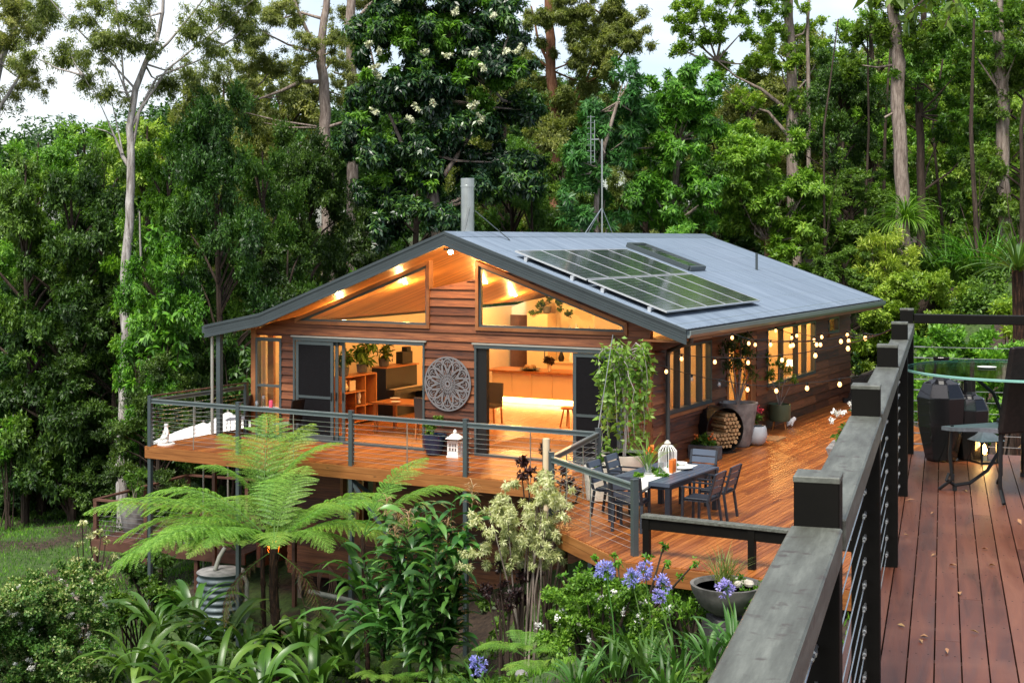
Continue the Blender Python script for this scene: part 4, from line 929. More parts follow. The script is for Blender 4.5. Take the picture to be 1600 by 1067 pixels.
# medallion: laser-cut rosette hung on the pier
def medallion():
    t = MB(); R_ = .60; n = 12; d0, d1 = -.012, .012
    def ring(r0, r1, m=72):
        for k in range(m):
            a0, a1 = 2 * math.pi * k / m, 2 * math.pi * (k + 1) / m
            t.prism([(r0 * math.cos(a0), r0 * math.sin(a0)), (r1 * math.cos(a0), r1 * math.sin(a0)), (r1 * math.cos(a1), r1 * math.sin(a1)), (r0 * math.cos(a1), r0 * math.sin(a1))], 'y', d0, d1)
    ring(R_ - .035, R_); ring(.035, .075)
    def arc(cx, cz, r, w, a0, a1, m=12):
        for k in range(m):
            p, q = a0 + (a1 - a0) * k / m, a0 + (a1 - a0) * (k + 1) / m
            t.prism([(cx + (r - w) * math.cos(p), cz + (r - w) * math.sin(p)), (cx + r * math.cos(p), cz + r * math.sin(p)), (cx + r * math.cos(q), cz + r * math.sin(q)), (cx + (r - w) * math.cos(q), cz + (r - w) * math.sin(q))], 'y', d0 + .001, d1 - .001)
    def bar(r0, a0, r1, a1, w=.016):
        p = Vector((r0 * math.cos(a0), r0 * math.sin(a0))); q = Vector((r1 * math.cos(a1), r1 * math.sin(a1))); s = (q - p).normalized(); s = Vector((-s.y, s.x)) * w
        t.prism([tuple(p - s * .5), tuple(q - s * .5), tuple(q + s * .5), tuple(p + s * .5)], 'y', d0 + .002, d1 - .002)
    for k in range(n):
        a = 2 * math.pi * k / n; h = math.pi / n
        arc(.445 * math.cos(a), .445 * math.sin(a), .118, .030, a - 1.9, a + 1.9)
        arc(.445 * math.cos(a), .445 * math.sin(a), .062, .022, a - 1.4, a + 1.4)
        bar(.075, a, .34, a, .018); bar(.20, a, .37, a + h * .62, .022); bar(.20, a, .37, a - h * .62, .022); bar(.26, a, .43, a + h * .5, .018); bar(.26, a, .43, a - h * .5, .018)
        bar(.37, a + h * .62, .575, a + h, .026); bar(.37, a - h * .62, .575, a - h, .026); bar(.38, a, .50, a, .014)
        bar(.075, a, .16, a + h, .014); bar(.16, a + h, .24, a, .014); bar(.075, a, .16, a - h, .014); bar(.16, a - h, .24, a, .014); bar(.16, a + h, .30, a + h, .014)
    o = t.build('wall_medallion', 'medal', None, loc=HW(-4.82, -.075, 1.53), rotz=-TH)
    return tag(o, 'round grey pierced metal medallion hung on the timber pier between the openings', 'wall art')
medallion()
e_ = pot_lathe('potted_plant', 'navy', [(.12, 0), (.17, .02), (.25, .22), (.27, .40), (.28, .46), (.25, .46), (.24, .40)], HW(-4.95, -.42), 'glossy navy blue pot with a small leafy plant below the medallion', 'potted plant')
soil(e_, .25, .42); v_, f_ = blob_crown(rng, [(0, 0, .62, .22), (.12, 0, .75, .16), (-.12, .05, .72, .14)], 'small', .9); np_obj('foliage', v_, f_, 'lf_mid', e_)
# white pagoda lantern
pl = empty('pagoda_lantern', HW(-4.42, -.42), -TH + .1, 'white carved stone pagoda lantern standing beside the navy pot', 'lantern'); pl.scale = (.74, .74, .76)
t = MB(); t.bb(-.19, .19, -.19, .19, 0, .05)
for sx in (-1, 1):
    for sy in (-1, 1): t.bb(sx * .17 - .025 * (1 + sx) + .0, sx * .17 + .025 * (1 - sx), sy * .17 - .025 * (1 + sy), sy * .17 + .025 * (1 - sy), .05, .48)
for z0, z1 in ((.05, .17), (.40, .48)): t.bb(-.155, .155, -.155, .155, z0, z1)
for s in (-1, 1):
    for k in (-1, 1):
        t.bb(k * .045 - .018, k * .045 + .018, s * .15 - .008, s * .15 + .008, .17, .40); t.bb(s * .15 - .008, s * .15 + .008, k * .045 - .018, k * .045 + .018, .17, .40)
    t.bb(-.12, .12, s * .15 - .007, s * .15 + .007, .27, .30); t.bb(s * .15 - .007, s * .15 + .007, -.12, .12, .27, .30)
t.build('body', 'white', pl)
t = MB(); n4 = [(-1, -1), (1, -1), (1, 1), (-1, 1)]
prof = [(.30, .50), (.22, .53), (.13, .60), (.07, .66)]; vs_ = []
for r_, z_ in prof: vs_ += [(x * r_, y * r_, z_ + (.03 if r_ == .30 else 0)) for x, y in n4]
fs_ = [(i * 4 + k, i * 4 + (k + 1) % 4, (i + 1) * 4 + (k + 1) % 4, (i + 1) * 4 + k) for i in range(3) for k in range(4)] + [(3, 2, 1, 0), (12, 13, 14, 15)]
t.add(vs_, fs_); t.bb(-.09, .09, -.09, .09, .48, .52); t.lathe([(.04, .66), (.06, .69), (.05, .74), (.02, .78)], n=10); t.build('roof', 'white', pl)
# seated statue at the left corner
st = empty('seated_statue', HW(-11.15, -2.12), R(-60), 'small cream seated figure statue at the left corner of the deck', 'statue')
def skin(name, joints, edges, mat, parent=None, loc=None, rotz=None, sub=2):
    """one continuous body grown round a skeleton; joints: (x,y,z,r)"""
    me = bpy.data.meshes.new(name); me.from_pydata([j[:3] for j in joints], edges, []); o = bpy.data.objects.new(name, me); COL.objects.link(o)
    m = o.modifiers.new('skin', 'SKIN'); m.use_smooth_shade = True
    for i, j in enumerate(joints): me.skin_vertices[0].data[i].radius = (j[3], j[3])
    me.skin_vertices[0].data[0].use_root = True
    s = o.modifiers.new('sub', 'SUBSURF'); s.levels = sub; s.render_levels = sub
    me.materials.append(M[mat]); o.parent = parent
    if loc is not None: o.location = loc
    if rotz is not None: o.rotation_euler = (0, 0, rotz)
    return o
skin('body', [(0, 0, .10, .10), (0, 0, .24, .075), (0, 0, .33, .085), (0, 0, .385, .035), (0, 0, .44, .058), (0, 0, .49, .05),
              (.11, 0, .31, .032), (.15, -.03, .2, .028), (.04, -.12, .13, .022), (-.11, 0, .31, .032), (-.15, -.03, .2, .028), (-.04, -.12, .13, .022),
              (.16, -.07, .07, .055), (.0, -.16, .05, .04), (-.16, -.07, .07, .055), (0, -.19, .06, .03)],
     [(0, 1), (1, 2), (2, 3), (3, 4), (4, 5), (2, 6), (6, 7), (7, 8), (2, 9), (9, 10), (10, 11), (0, 12), (12, 13), (0, 14), (14, 15)], 'white', st)
MB().lathe([(.20, 0), (.2, .03), (.17, .05)], n=20).build('base', 'white', st)
# chairs and a table on the left part of the deck
def wicker_chair(loc, rz, lb, grp='woven chairs on the left of the deck'):
    e_ = empty('woven_chair', loc, rz, lb, 'chair', grp)
    t = MB(); n = 7; vs_ = []
    for i in range(n):
        x = -.22 + .47 * i / (n - 1); z = .45 + .02 * math.cos(i / (n - 1) * 3.14)
        vs_ += [(x, -.24, z), (x, .24, z), (x, -.24, z - .025), (x, .24, z - .025)]
    fs_ = []
    for i in range(n - 1): a = i * 4; fs_ += [(a, a + 4, a + 5, a + 1), (a + 2, a + 3, a + 7, a + 6), (a, a + 2, a + 6, a + 4), (a + 1, a + 5, a + 7, a + 3)]
    fs_ += [(0, 1, 3, 2), ((n - 1) * 4, (n - 1) * 4 + 2, (n - 1) * 4 + 3, (n - 1) * 4 + 1)]
    t.add(vs_, fs_); t.build('seat', 'wickerseat', e_)
    t = MB(); t.prism([(-.24, .44), (-.20, .44), (-.30, 1.0), (-.34, 1.0)], 'y', -.235, .235); t.build('backrest', 'wicker', e_, bevel=.01)
    for x, y in ((-.2, -.2), (-.2, .2), (.2, -.2), (.2, .2)):
        MB().tube([(x, y, .44), (x * 1.05, y * 1.05, .25), (x * 1.0, y * 1.0, .08), (x * 1.35, y * 1.2, .008)], .011, 6).build('leg', 'black', e_, True)
    return e_
wicker_chair(HW(-10.55, -.35), -TH + R(-150), 'dark woven chair beside the roof post at the left end of the deck')
wicker_chair(HW(-9.0, -.4), -TH + R(180), 'pale brown woven chair in front of the screen door')
tb = empty('round_table', HW(-9.75, -.35), 0, 'small round table with glasses on the left of the deck', 'table'); MB().lathe([(.02, .70), (.36, .70), (.37, .715), (.36, .73), (.02, .73)], n=28).build('table_top', 'paleceramic', tb)
for k in range(3): an = k * 2.1; MB().tube([(.05 * math.cos(an), .05 * math.sin(an), .7), (.12 * math.cos(an), .12 * math.sin(an), .35), (.28 * math.cos(an), .28 * math.sin(an), 0)], .013, 6).build('leg', 'black', tb, True)
for k, (dx, dy, lb) in enumerate([(0, 0, 'clear glass jug in the middle of the small round table'), (.16, .06, 'pink filled glass on the right of the small round table'), (-.15, -.05, 'short clear glass on the left of the small round table')]):
    q = MB().lathe([(.03, 0), (.045, .01), (.05, .16 if k else .26), (.04, .18 if k else .3)], n=12).build(['jug', 'drinking_glass', 'drinking_glass'][k], ['vglass', 'pinkflower', 'vglass'][k], None, True, HW(-9.75, -.35, .73) + Vector((dx, dy, 0))); tag(q, lb, ['jug', 'glass', 'glass'][k])
# market umbrellas beyond the left end, standing on the lower ground
def umbrella(x, y, top, half, rz, lb):
    g = G(x, y); e_ = empty('market_umbrella', (x, y, g), rz, lb, 'umbrella', 'white umbrellas below the left end of the deck')
    H = top - g; t = MB(); c_ = [(-1, -1), (1, -1), (1, 1), (-1, 1)]; vs_ = [(0, 0, H)]; 
    for r_, z_ in ((.5, H - .20), (1, H - .46), (1.0, H - .58)):
        for i in range(4):
            p, q = c_[i], c_[(i + 1) % 4]; vs_ += [(p[0] * half * r_, p[1] * half * r_, z_), ((p[0] + q[0]) / 2 * half * r_ * .96, (p[1] + q[1]) / 2 * half * r_ * .96, z_ + .015)]
    fs_ = [(0, 1 + k, 1 + (k + 1) % 8) for k in range(8)]
    for j in range(2): fs_ += [(1 + j * 8 + k, 9 + j * 8 + k, 9 + j * 8 + (k + 1) % 8, 1 + j * 8 + (k + 1) % 8) for k in range(8)]
    t.add(vs_, fs_); t.add([(v[0], v[1], v[2] - .012) for v in vs_], [f[::-1] for f in fs_]); t.build('canopy', 'canvas', e_)
    MB().tube([(0, 0, 0), (0, 0, H + .05)], .025, 8).build('pole', 'alulight', e_, True)
    for p in c_: MB().beam((0, 0, H - .55), (p[0] * half * .9, p[1] * half * .9, H - .45), .02, .03).build('rib', 'alulight', e_)
    MB().lathe([(.03, .06), (.26, .04), (.28, 0)][::-1], n=20).build('base', 'darkstone', e_)
u1 = P(318, 660, 34.6); umbrella(u1.x, u1.y, u1.z, .88, R(48), 'white square umbrella whose peak shows just past the left deck edge'); u2 = P(356, 643, 39.5); umbrella(u2.x, u2.y, u2.z, .72, R(5), 'second white umbrella further back behind the left deck rail')
# firewood ring
fr = empty('firewood_ring', HW(.02, 2.95, .0) + Vector(U * .32), R(-TH * 0) + math.radians(28), 'black steel hoop log store packed with split firewood against the side wall', 'log store')
t = MB(); m = 40; Rr = .50
for k in range(m):
    a0, a1 = 2 * math.pi * k / m, 2 * math.pi * (k + 1) / m
    t.prism([((Rr - .012) * math.cos(a0), Rr + .02 + (Rr - .012) * math.sin(a0)), (Rr * math.cos(a0), Rr + .02 + Rr * math.sin(a0)), (Rr * math.cos(a1), Rr + .02 + Rr * math.sin(a1)), ((Rr - .012) * math.cos(a1), Rr + .02 + (Rr - .012) * math.sin(a1))], 'y', -.27, .27)
t.bb(-.3, .3, -.25, .25, 0, .03); t.build('hoop', 'black', fr, True)
rl = random.Random(8); cnt = 0
for iz in range(10):
    for ix in range(10):
        x = -.45 + ix * .095 + (iz % 2) * .045; z = .07 + iz * .085
        if math.hypot(x, z - .52) < .42 and not (x < -.02 and z > .42):
            r_ = rl.uniform(.036, .05); n_ = rl.choice([3, 4, 5, 6]); a_ = rl.uniform(0, 6)
            MB().prism([(x + r_ * math.cos(a_ + 2 * math.pi * j / n_), z + r_ * math.sin(a_ + 2 * math.pi * j / n_)) for j in range(n_)], 'y', -.24, .22 + rl.uniform(-.03, .03)).build('log', 'log', fr)
# pots on the right side of the deck
def stems(t, base, tips, r=.012):
    for q in tips: p = Vector(base); q = Vector(q); t.tube([p, p.lerp(q, .5) + Vector((rl.uniform(-.04, .04), rl.uniform(-.04, .04), 0)), q], [r, r * .8, r * .4], 5)
bp = pot_lathe('potted_tree', 'stone', [(.24, 0), (.27, .03), (.36, .5), (.43, .92), (.45, 1.0), (.40, 1.0), (.38, .9)], HW(.42, 4.05), 'tall mottled grey urn with a young olive tree in front of the lit door', 'potted tree')
soil(bp, .38, .92); bl = [(0, 0, 1.95, .22), (.2, .05, 2.2, .25), (-.2, 0, 2.3, .24), (.05, 0, 2.55, .25), (.28, 0, 1.75, .18), (-.25, 0, 1.9, .16), (.1, 0, 2.8, .15)]
v_, f_ = blob_crown(rng, bl, 'gum', .55, L=.11, W=.030, droop=.1); np_obj('foliage', v_, f_, 'lf_dark', bp); t = MB(); stems(t, (0, 0, .9), [b[:3] for b in bl], .02); t.build('stem', 'bk_grey', bp)
e_ = pot_lathe('potted_flower', 'paleceramic', [(.12, 0), (.22, .08), (.26, .24), (.24, .40), (.22, .44), (.19, .44), (.2, .38)], HW(.72, 4.4), 'round pale grey pot with a pink flower beside the tall mottled urn', 'potted plant')
soil(e_, .2, .40); v_, f_ = blob_crown(rng, [(0, 0, .58, .17), (.1, 0, .62, .12)], 'small', .6); np_obj('foliage', v_, f_, 'lf_mid', e_); v_, f_ = blob_crown(rng, [(.0, -.05, .84, .075), (.1, 0, .78, .05)], 'small', 1.0, L=.05, W=.045); np_obj('flower_head', v_, f_, 'pinkflower', e_)
e_ = empty('potted_plant', HW(.34, 7.3), 0, 'dull green planter on timber legs with a sparse leafy shrub by the wall', 'potted plant')
MB().lathe([(.10, .18), (.24, .20), (.27, .26), (.275, .62), (.25, .62), (.25, .55)], n=28).build('pot', 'greenpot', e_, True); soil(e_, .25, .57)
for k in range(4): an = k * math.pi / 2 + .5; MB().tube([(.17 * math.cos(an), .17 * math.sin(an), .24), (.23 * math.cos(an), .23 * math.sin(an), 0)], .018, 6).build('leg', 'furn', e_)
bl = [(-.25, 0, 1.35, .2), (.2, 0, 1.5, .2), (.02, 0, 1.7, .22), (-.3, 0, 1.75, .15), (.35, 0, 1.25, .15), (0, 0, 1.15, .14)]
v_, f_ = blob_crown(rng, bl, 'broad', .35, L=.10, W=.04); np_obj('foliage', v_, f_, 'lf_mid', e_); t = MB(); stems(t, (0, 0, .55), [b[:3] for b in bl], .015); t.build('stem', 'bk_grey', e_)
q = MB().box((0, 0, .012), (.75, .5, .022)).build('doormat', 'jute', None, loc=HW(.72, 5.55), rotz=-TH + R(90)); tag(q, 'tan doormat lying on the deck outside the lit door', 'doormat')
gs = empty('garden_ornament', HW(.42, 7.75), 0, 'small white animal ornament beside the green planter', 'ornament')
skin('body', [(0, 0, .1, .07), (.08, 0, .14, .07), (.15, 0, .2, .05), (.2, 0, .2, .03), (-.06, .05, .02, .025), (-.06, -.05, .02, .025), (.08, .05, .02, .022), (.08, -.05, .02, .022), (.14, .02, .26, .012)], [(0, 1), (1, 2), (2, 3), (0, 4), (0, 5), (1, 6), (1, 7), (2, 8)], 'white', gs)
q = MB().box((0, 0, .06), (.26, .16, .12)).tube([(.02, 0, .12), (.02, 0, .30)], .005, 5).build('router_box', 'black', None, loc=HW(.32, 13.6), bevel=.01); tag(q, 'little black box with an aerial at the far end of the side wall', 'box')
rp = empty('flower_box', HW(-.05, 2.0) + U * .45, -TH, 'low trough of small red flowers in front of the log store', 'planter')
MB().bb(-.35, .35, -.12, .12, 0, .28).build('trough', 'darkstone', rp, bevel=.01); v_, f_ = blob_crown(rng, [(-.2, 0, .36, .15), (0, 0, .40, .16), (.2, 0, .36, .15)], 'small', 1.0); np_obj('foliage', v_, f_, 'lf_mid', rp)
v_, f_ = blob_crown(rng, [(-.15, 0, .44, .12), (.12, 0, .46, .14)], 'small', .2, L=.04, W=.04); np_obj('flowers', v_, f_, 'orangeflower', rp)
# weeping tree in a pale round pot
wp = pot_lathe('weeping_tree', 'concrete', [(.36, 0), (.42, .03), (.50, .34), (.52, .52), (.48, .52), (.47, .44)], HW(-.05, -1.2), 'small weeping tree with pale arching branches in a round cream pot at the house corner', 'potted tree')
soil(wp, .47, .46)
t = MB(); wl_tips = []
rw = np.random.default_rng(12)
top = Vector((.05, 0, 2.35)); t.tube([(0, 0, .45), (.04, .02, 1.1), (-.03, 0, 1.8), tuple(top)], [.035, .03, .028, .024], 8)
for k in range(34):
    an = rw.uniform(0, 2 * math.pi); rr = rw.uniform(.2, .62); z0 = rw.uniform(1.9, 2.5); rise = rw.uniform(.1, .5); drop = rw.uniform(.6, 1.9)
    pts = []
    for i in range(9):
        s = i / 8; x = rr * math.sin(min(1, s * 1.5) * math.pi / 2); z = z0 + rise * math.sin(min(1, s * 2) * math.pi / 2) - drop * max(0, s - .25) ** 1.3 / .75
        pts.append((x * math.cos(an + s * .4) + rw.normal() * .02, x * math.sin(an + s * .4) + rw.normal() * .02, z))
    t.tube(pts, [.012 * (1 - .7 * i / 8) for i in range(9)], 5)
    for i in range(3, 9):
        for _ in range(3): wl_tips.append(np.array(pts[i]) + rw.normal(0, .05, 3))
t.build('trunk', 'bk_pale', wp)
wl_tips = np.array(wl_tips); ax = np.tile(np.array([0, 0, -1.0]), (len(wl_tips), 1)) + rw.normal(0, .5, (len(wl_tips), 3))
v_, f_ = shoots(rw, wl_tips, ax, k=3, e=(30, 110), along=.12, droop=.3, L=.125, W=.068, curl=.15); np_obj('foliage', v_, f_, 'lf_weep', wp)
# second cream pot near the table
e_ = pot_lathe('planter', 'concrete', [(.26, 0), (.30, .03), (.34, .4), (.35, .62), (.31, .62), (.30, .55)], HW(.50, -3.35), 'tall cream planter with small succulents behind the left dining chairs', 'planter'); soil(e_, .31, .57); v_, f_ = blob_crown(rng, [(0, 0, .62, .2)], 'small', .6); np_obj('foliage', v_, f_, 'lf_mid', e_)
# outdoor dining set
TA, TB_ = 2.02, -4.12
ot = empty('outdoor_table', HW(TA, TB_), -TH + R(-3), 'slate blue slatted outdoor dining table on the main deck', 'table')
t = MB()
for k in range(9): x = -.56 + k * .1255; t.bb(x, x + .116, -.98, .98, .715, .74)
t.bb(-.57, .57, -1.0, -.98, .68, .742); t.bb(-.57, .57, .98, 1.0, .68, .742)
t.build('slats', 'tabledk', ot)
t = MB(); t.bb(-.55, -.52, -.95, .95, .63, .712); t.bb(.52, .55, -.95, .95, .63, .712); t.bb(-.52, .52, -.97, -.94, .63, .712); t.bb(-.52, .52, .94, .97, .63, .712); t.build('apron', 'chairdk', ot)
for x in (-.52, .52):
    for y in (-.94, .94): MB().bb(x - .045, x + .045, y - .045, y + .045, 0, .712).build('leg', 'chairdk', ot, bevel=.004)
def patio_chair(a, b, rz, lb):
    e_ = empty('patio_chair', HW(a, b), -TH + rz, lb, 'chair', 'slate outdoor chairs round the deck table')
    t = MB(); [t.bb(-.22 + k * .092, -.22 + k * .092 + .084, -.235, .235, .435, .455) for k in range(5)]; t.build('seat', 'chairdk', e_)
    MB().bb(-.2, .22, -.22, .22, .457, .49).build('cushion', 'chairdk', e_, bevel=.012)
    for y in (-.24, .24):
        MB().beam((-.22, y, .46), (-.34, y, .90), .035, .04, (0, 1, 0)).build('back_post', 'chairdk', e_)
        MB().beam((-.2, y, .47), (-.27, y, 0), .035, .045, (0, 1, 0)).build('leg', 'chairdk', e_); MB().beam((.22, y, .65), (.24, y, 0), .035, .045, (0, 1, 0)).build('leg', 'chairdk', e_)
        MB().beam((-.29, y, .66), (.26, y, .665), .05, .022).build('armrest', 'chairdk', e_)
    t = MB()
    for z0, z1 in ((.56, .66), (.685, .785), (.81, .91)):
        f0 = lambda z: -.24 - (z - .5) * .273
        t.prism([(f0(z0), z0), (f0(z0) + .022, z0), (f0(z1) + .022, z1), (f0(z1), z1)], 'y', -.222, .222)
    t.build('backrest', 'tabledk', e_)
    return e_
patio_chair(1.22, -4.55, 0, 'patio chair on the left side of the table, nearer the balustrade corner'); patio_chair(1.18, -3.75, 0, 'patio chair on the left side of the table, nearer the weeping tree')
patio_chair(2.88, -4.62, R(180), 'patio chair on the right side of the table, nearer the low rail'); patio_chair(2.86, -3.82, R(180), 'patio chair on the right side of the table, nearer the house')
patio_chair(1.98, -5.42, R(90 + 8), 'patio chair at the near end of the table behind the steel post'); patio_chair(2.1, -2.78, R(-90), 'patio chair at the far end of the table facing the camera')
TT = Vector((HW(TA, TB_).x, HW(TA, TB_).y, .744)); trz = -TH + R(-3)
t = MB(); t.box((0, -.05, .003), (.40, 1.95, .005)); t.add([(-.2, -1.026, .006), (.2, -1.026, .006), (.2, -1.04, -.16), (-.2, -1.04, -.16), (-.2, -1.021, .001), (.2, -1.021, .001), (.2, -1.035, -.16), (-.2, -1.035, -.16)], [(0, 1, 2, 3), (7, 6, 5, 4), (0, 3, 7, 4), (1, 5, 6, 2), (0, 4, 5, 1), (3, 2, 6, 7)])
q = t.build('table_runner', 'linen', None, loc=TT, rotz=trz); tag(q, 'white linen runner laid along the slate outdoor table', 'table runner')
def ontable(a, b): v = Matrix.Rotation(trz, 3, 'Z') @ Vector((a, b, 0)); return TT + v + Vector((0, 0, .008))
def ware(nm, mat, prof, a, b, lb, cat_, **k): q = MB().lathe(prof, n=20).build(nm, mat, None, True, ontable(a, b)); tag(q, lb, cat_); return q
bc = empty('bird_cage', ontable(.0, .12), 0, 'white round birdcage lantern with rope on the outdoor table', 'lantern')
t = MB(); t.lathe([(.16, 0), (.16, .02)], n=20)
for k in range(16): an = k * math.pi / 8; t.tube([(.155 * math.cos(an), .155 * math.sin(an), .01), (.155 * math.cos(an), .155 * math.sin(an), .34), (.09 * math.cos(an), .09 * math.sin(an), .42), (.01 * math.cos(an), .01 * math.sin(an), .45)], .007, 5)
t.build('cage', 'white', bc); MB().lathe([(.05, .44), (.06, .47), (.02, .52)], n=12).build('finial', 'concrete', bc, True)
v1 = empty('glass_vase', ontable(-.12, -.42), 0, 'clear glass vase with feathery greenery on the near half of the outdoor table', 'vase')
MB().lathe([(.07, 0), (.075, .02), (.085, .32), (.09, .36)], n=20).build('vase', 'vglass', v1, True)
v_, f_ = blades(rng, [((0, 0, .05), rng.uniform(0, 6.28), rng.uniform(.5, .75), .012, rng.uniform(50, 82), 50, 0) for _ in range(50)]); np_obj('greenery', v_, f_, 'lf_fern', v1)
v_, f_ = blob_crown(rng, [(.06, .05, .42, .06), (.10, .1, .36, .05)], 'small', 2.0, L=.06, W=.05); np_obj('flower_head', v_, f_, 'orangeflower', v1)
ware('drinking_glass', 'vglass', [(.04, 0), (.045, .14), (.045, .2)], .08, -.30, 'clear glass jar in the middle of the table runner', 'glass'); ware('drinking_glass', 'orangeflower', [(.03, 0), (.04, .02), (.045, .22)], .17, -.08, 'glass of orange drink beside the white birdcage', 'glass'); ware('drinking_glass', 'orangeflower', [(.03, 0), (.04, .02), (.045, .22)], .15, .05, 'second orange drink, right beside the birdcage', 'glass')
ware('serving_plate', 'white', [(.02, 0), (.12, .01), (.20, .03)], .12, .42, 'white serving plate on the far half of the outdoor table', 'plate'); ware('serving_plate', 'white', [(.02, 0), (.08, .02), (.13, .07)], .0, .62, 'white bowl at the far end of the table runner', 'bowl')
for a, b, lb in ((-.12, -.18, 'sprig of green leaves on the left of the table runner'), (.13, -.48, 'sprig of green leaves at the near right of the table runner'), (-.1, .42, 'sprig of green leaves at the far left of the table runner'), (-.16, -.75, 'sprig of green leaves at the near left corner of the runner')):
    v_, f_ = blob_crown(rng, [(0, 0, .03, .08), (.1, .02, .02, .06)], 'small', .9, flat=.3); q = np_obj('leaf_sprig', v_, f_, 'lf_bright', None, ontable(a, b)); tag(q, lb, 'leaves')
# grey planter behind the near rail with white flowers
e_ = empty('planter', HW(3.35, 2.3), R(-20), 'grey square planter half hidden behind the near rail with white flowers', 'planter')
MB().add([(-.5, -.5, 0), (.5, -.5, 0), (.5, .5, 0), (-.5, .5, 0), (-.65, -.65, .45), (.65, -.65, .45), (.65, .65, .45), (-.65, .65, .45)], [(3, 2, 1, 0), (4, 5, 6, 7), (0, 1, 5, 4), (1, 2, 6, 5), (2, 3, 7, 6), (3, 0, 4, 7)]).build('pot', 'stone', e_)
e_.location.x += .35
v_, f_ = blob_crown(rng, [(-.3, 0, .75, .3), (.1, 0, .7, .35)], 'broad', .4, L=.12); np_obj('foliage', v_, f_, 'lf_mid', e_); v_, f_ = blob_crown(rng, [(-.45, 0, 1.1, .16), (-.2, .1, 1.25, .16), (-.6, 0, .95, .1)], 'small', .5, L=.06, W=.05); np_obj('flowers', v_, f_, 'whiteflower', e_)

# ---- lower landing, tank, pipes
ld = empty('lower_deck', (-7.75, 36.3, -2.9), R(-22), 'weathered brown lower landing with a timber rail left of the house', 'deck')
t = MB()
for k in range(30): t.bb(-2.2 + k * .15, -2.2 + k * .15 + .14, -2.3, 1.8, -.03, 0)
t.build('boards', 'oldrail', ld); MB().bb(-2.25, 2.35, -2.36, -2.31, -.25, .0).build('edge_board', 'oldrail', ld)
for x, y in ((-2.15, -2.25), (-2.15, -.3), (-2.15, 1.7), (-.6, -2.25), (.9, -2.25), (-.2, 1.7)): MB().bb(x - .05, x + .05, y - .05, y + .05, -2.0, .98).build('post', 'oldrail', ld)
t = MB(); t.beam((-2.15, -2.3, 1.0), (-2.15, 1.75, 1.0), .12, .045); t.beam((-2.2, 1.7, 1.0), (1.0, 1.7, 1.0), .12, .045); t.beam((-2.1, -2.25, .997), (2.2, -2.25, .997), .12, .045); t.build('top_rail', 'oldrail', ld)
t = MB()
for k in range(7): z = .12 + k * .12; t.tube([(-2.15, -2.25, z), (-2.15, 1.7, z)], .005, 5); t.tube([(-2.15, -2.25, z), (.9, -2.25, z)], .005, 5)
t.build('wires', 'wire', ld)
q = P(190, 838, 33.6); e_ = pot_lathe('planter', 'stone', [(.28, 0), (.32, .04), (.40, .5), (.43, .78), (.38, .78), (.36, .7)], (-9.85, 36.0, -2.9), 'large grey tub standing on the lower landing', 'planter'); soil(e_, .38, .68); v_, f_ = blob_crown(rng, [(0, 0, 1.15, .3), (.1, 0, 1.5, .25), (-.15, 0, 1.45, .2)], 'broad', .4, L=.12); np_obj('foliage', v_, f_, 'lf_mid', e_); t = MB(); stems(t, (0, 0, .65), [(0, 0, 1.2), (.1, 0, 1.5), (-.15, 0, 1.4)]); t.build('stem', 'bk_grey', e_)
sp = empty('garden_steps', (-10.3, 31.6, -4.3), R(25), 'grey weathered timber steps going down beside the hedge', 'steps')
for k in range(5): MB().bb(-.6, .6, -.28 * k - .28, -.28 * k, 1.1 - .24 * k - .05, 1.1 - .24 * k).build('tread', 'bk_grey', sp)
MB().beam((-.62, .05, 1.1), (-.62, -1.4, -.1), .05, .2).beam((.62, .05, 1.1), (.62, -1.4, -.1), .05, .2).build('stringer', 'bk_grey', sp)
q = P(345, 890, 30.9); tk = empty('water_tank', (q.x, q.y, -4.15), 0, 'round corrugated grey water tank under the left end of the deck', 'water tank')
H_ = q.z + 4.15; prof = [(.50, 0)]; nr = 9
for k in range(nr * 8 + 1): z = .03 + (H_ - .06) * k / (nr * 8); prof.append((.515 + .022 * math.cos(2 * math.pi * k / 8), z))
MB().lathe(prof, n=40).build('body', 'tank', tk, True); MB().lathe([(.01, H_ + .03), (.5, H_ - .01), (.53, H_ - .03), (.52, H_ - .06), (.2, H_ - .06), (.01, H_ - .02)], n=40).build('lid', 'stone', tk, True)
MB().tube([(.1, .0, H_ + .5), (-.02, -.05, H_ + .3), (-.1, -.15, H_ + .02)], .05, 10).build('inlet_pipe', 'pvc', tk, True); MB().tube([(.45, -.2, H_ - .12), (.58, -.25, H_ - .10), (.64, -.28, H_ - .2), (.64, -.28, 0)], .05, 10).build('overflow_pipe', 'pvc', tk, True)
q = P(548, 938, 27.5); dp = MB().tube([q + Vector((-.9, .5, .05)), q + Vector((0, 0, 0)), q + Vector((.12, 0, -.1)), q + Vector((.14, 0, -1.5))], .055, 10).build('drain_pipe', 'pvc', None, True); tag(dp, 'grey bent drain pipe under the house behind the dark leaves', 'pipe')
t = MB(); c_ = P(506, 905, 28.6)
for k in range(5):
    rx, rz_ = .13 + .012 * k, .36 + .02 * k; t.tube([(c_.x + rx * math.cos(a_) + .02 * k, c_.y + .01 * k, c_.z + rz_ * math.sin(a_) - .05 * k) for a_ in np.linspace(0, 2 * math.pi, 22)], .009, 5)
t.tube([(c_.x + .4, c_.y, c_.z - .3), (c_.x + .1, c_.y, c_.z - .75), (c_.x - .4, c_.y, c_.z - .55), (c_.x - .55, c_.y, c_.z - .1)], .009, 5); hz = t.build('garden_hose', 'rope', None); tag(hz, 'coil of dark hose hanging on the lower cladding', 'hose')

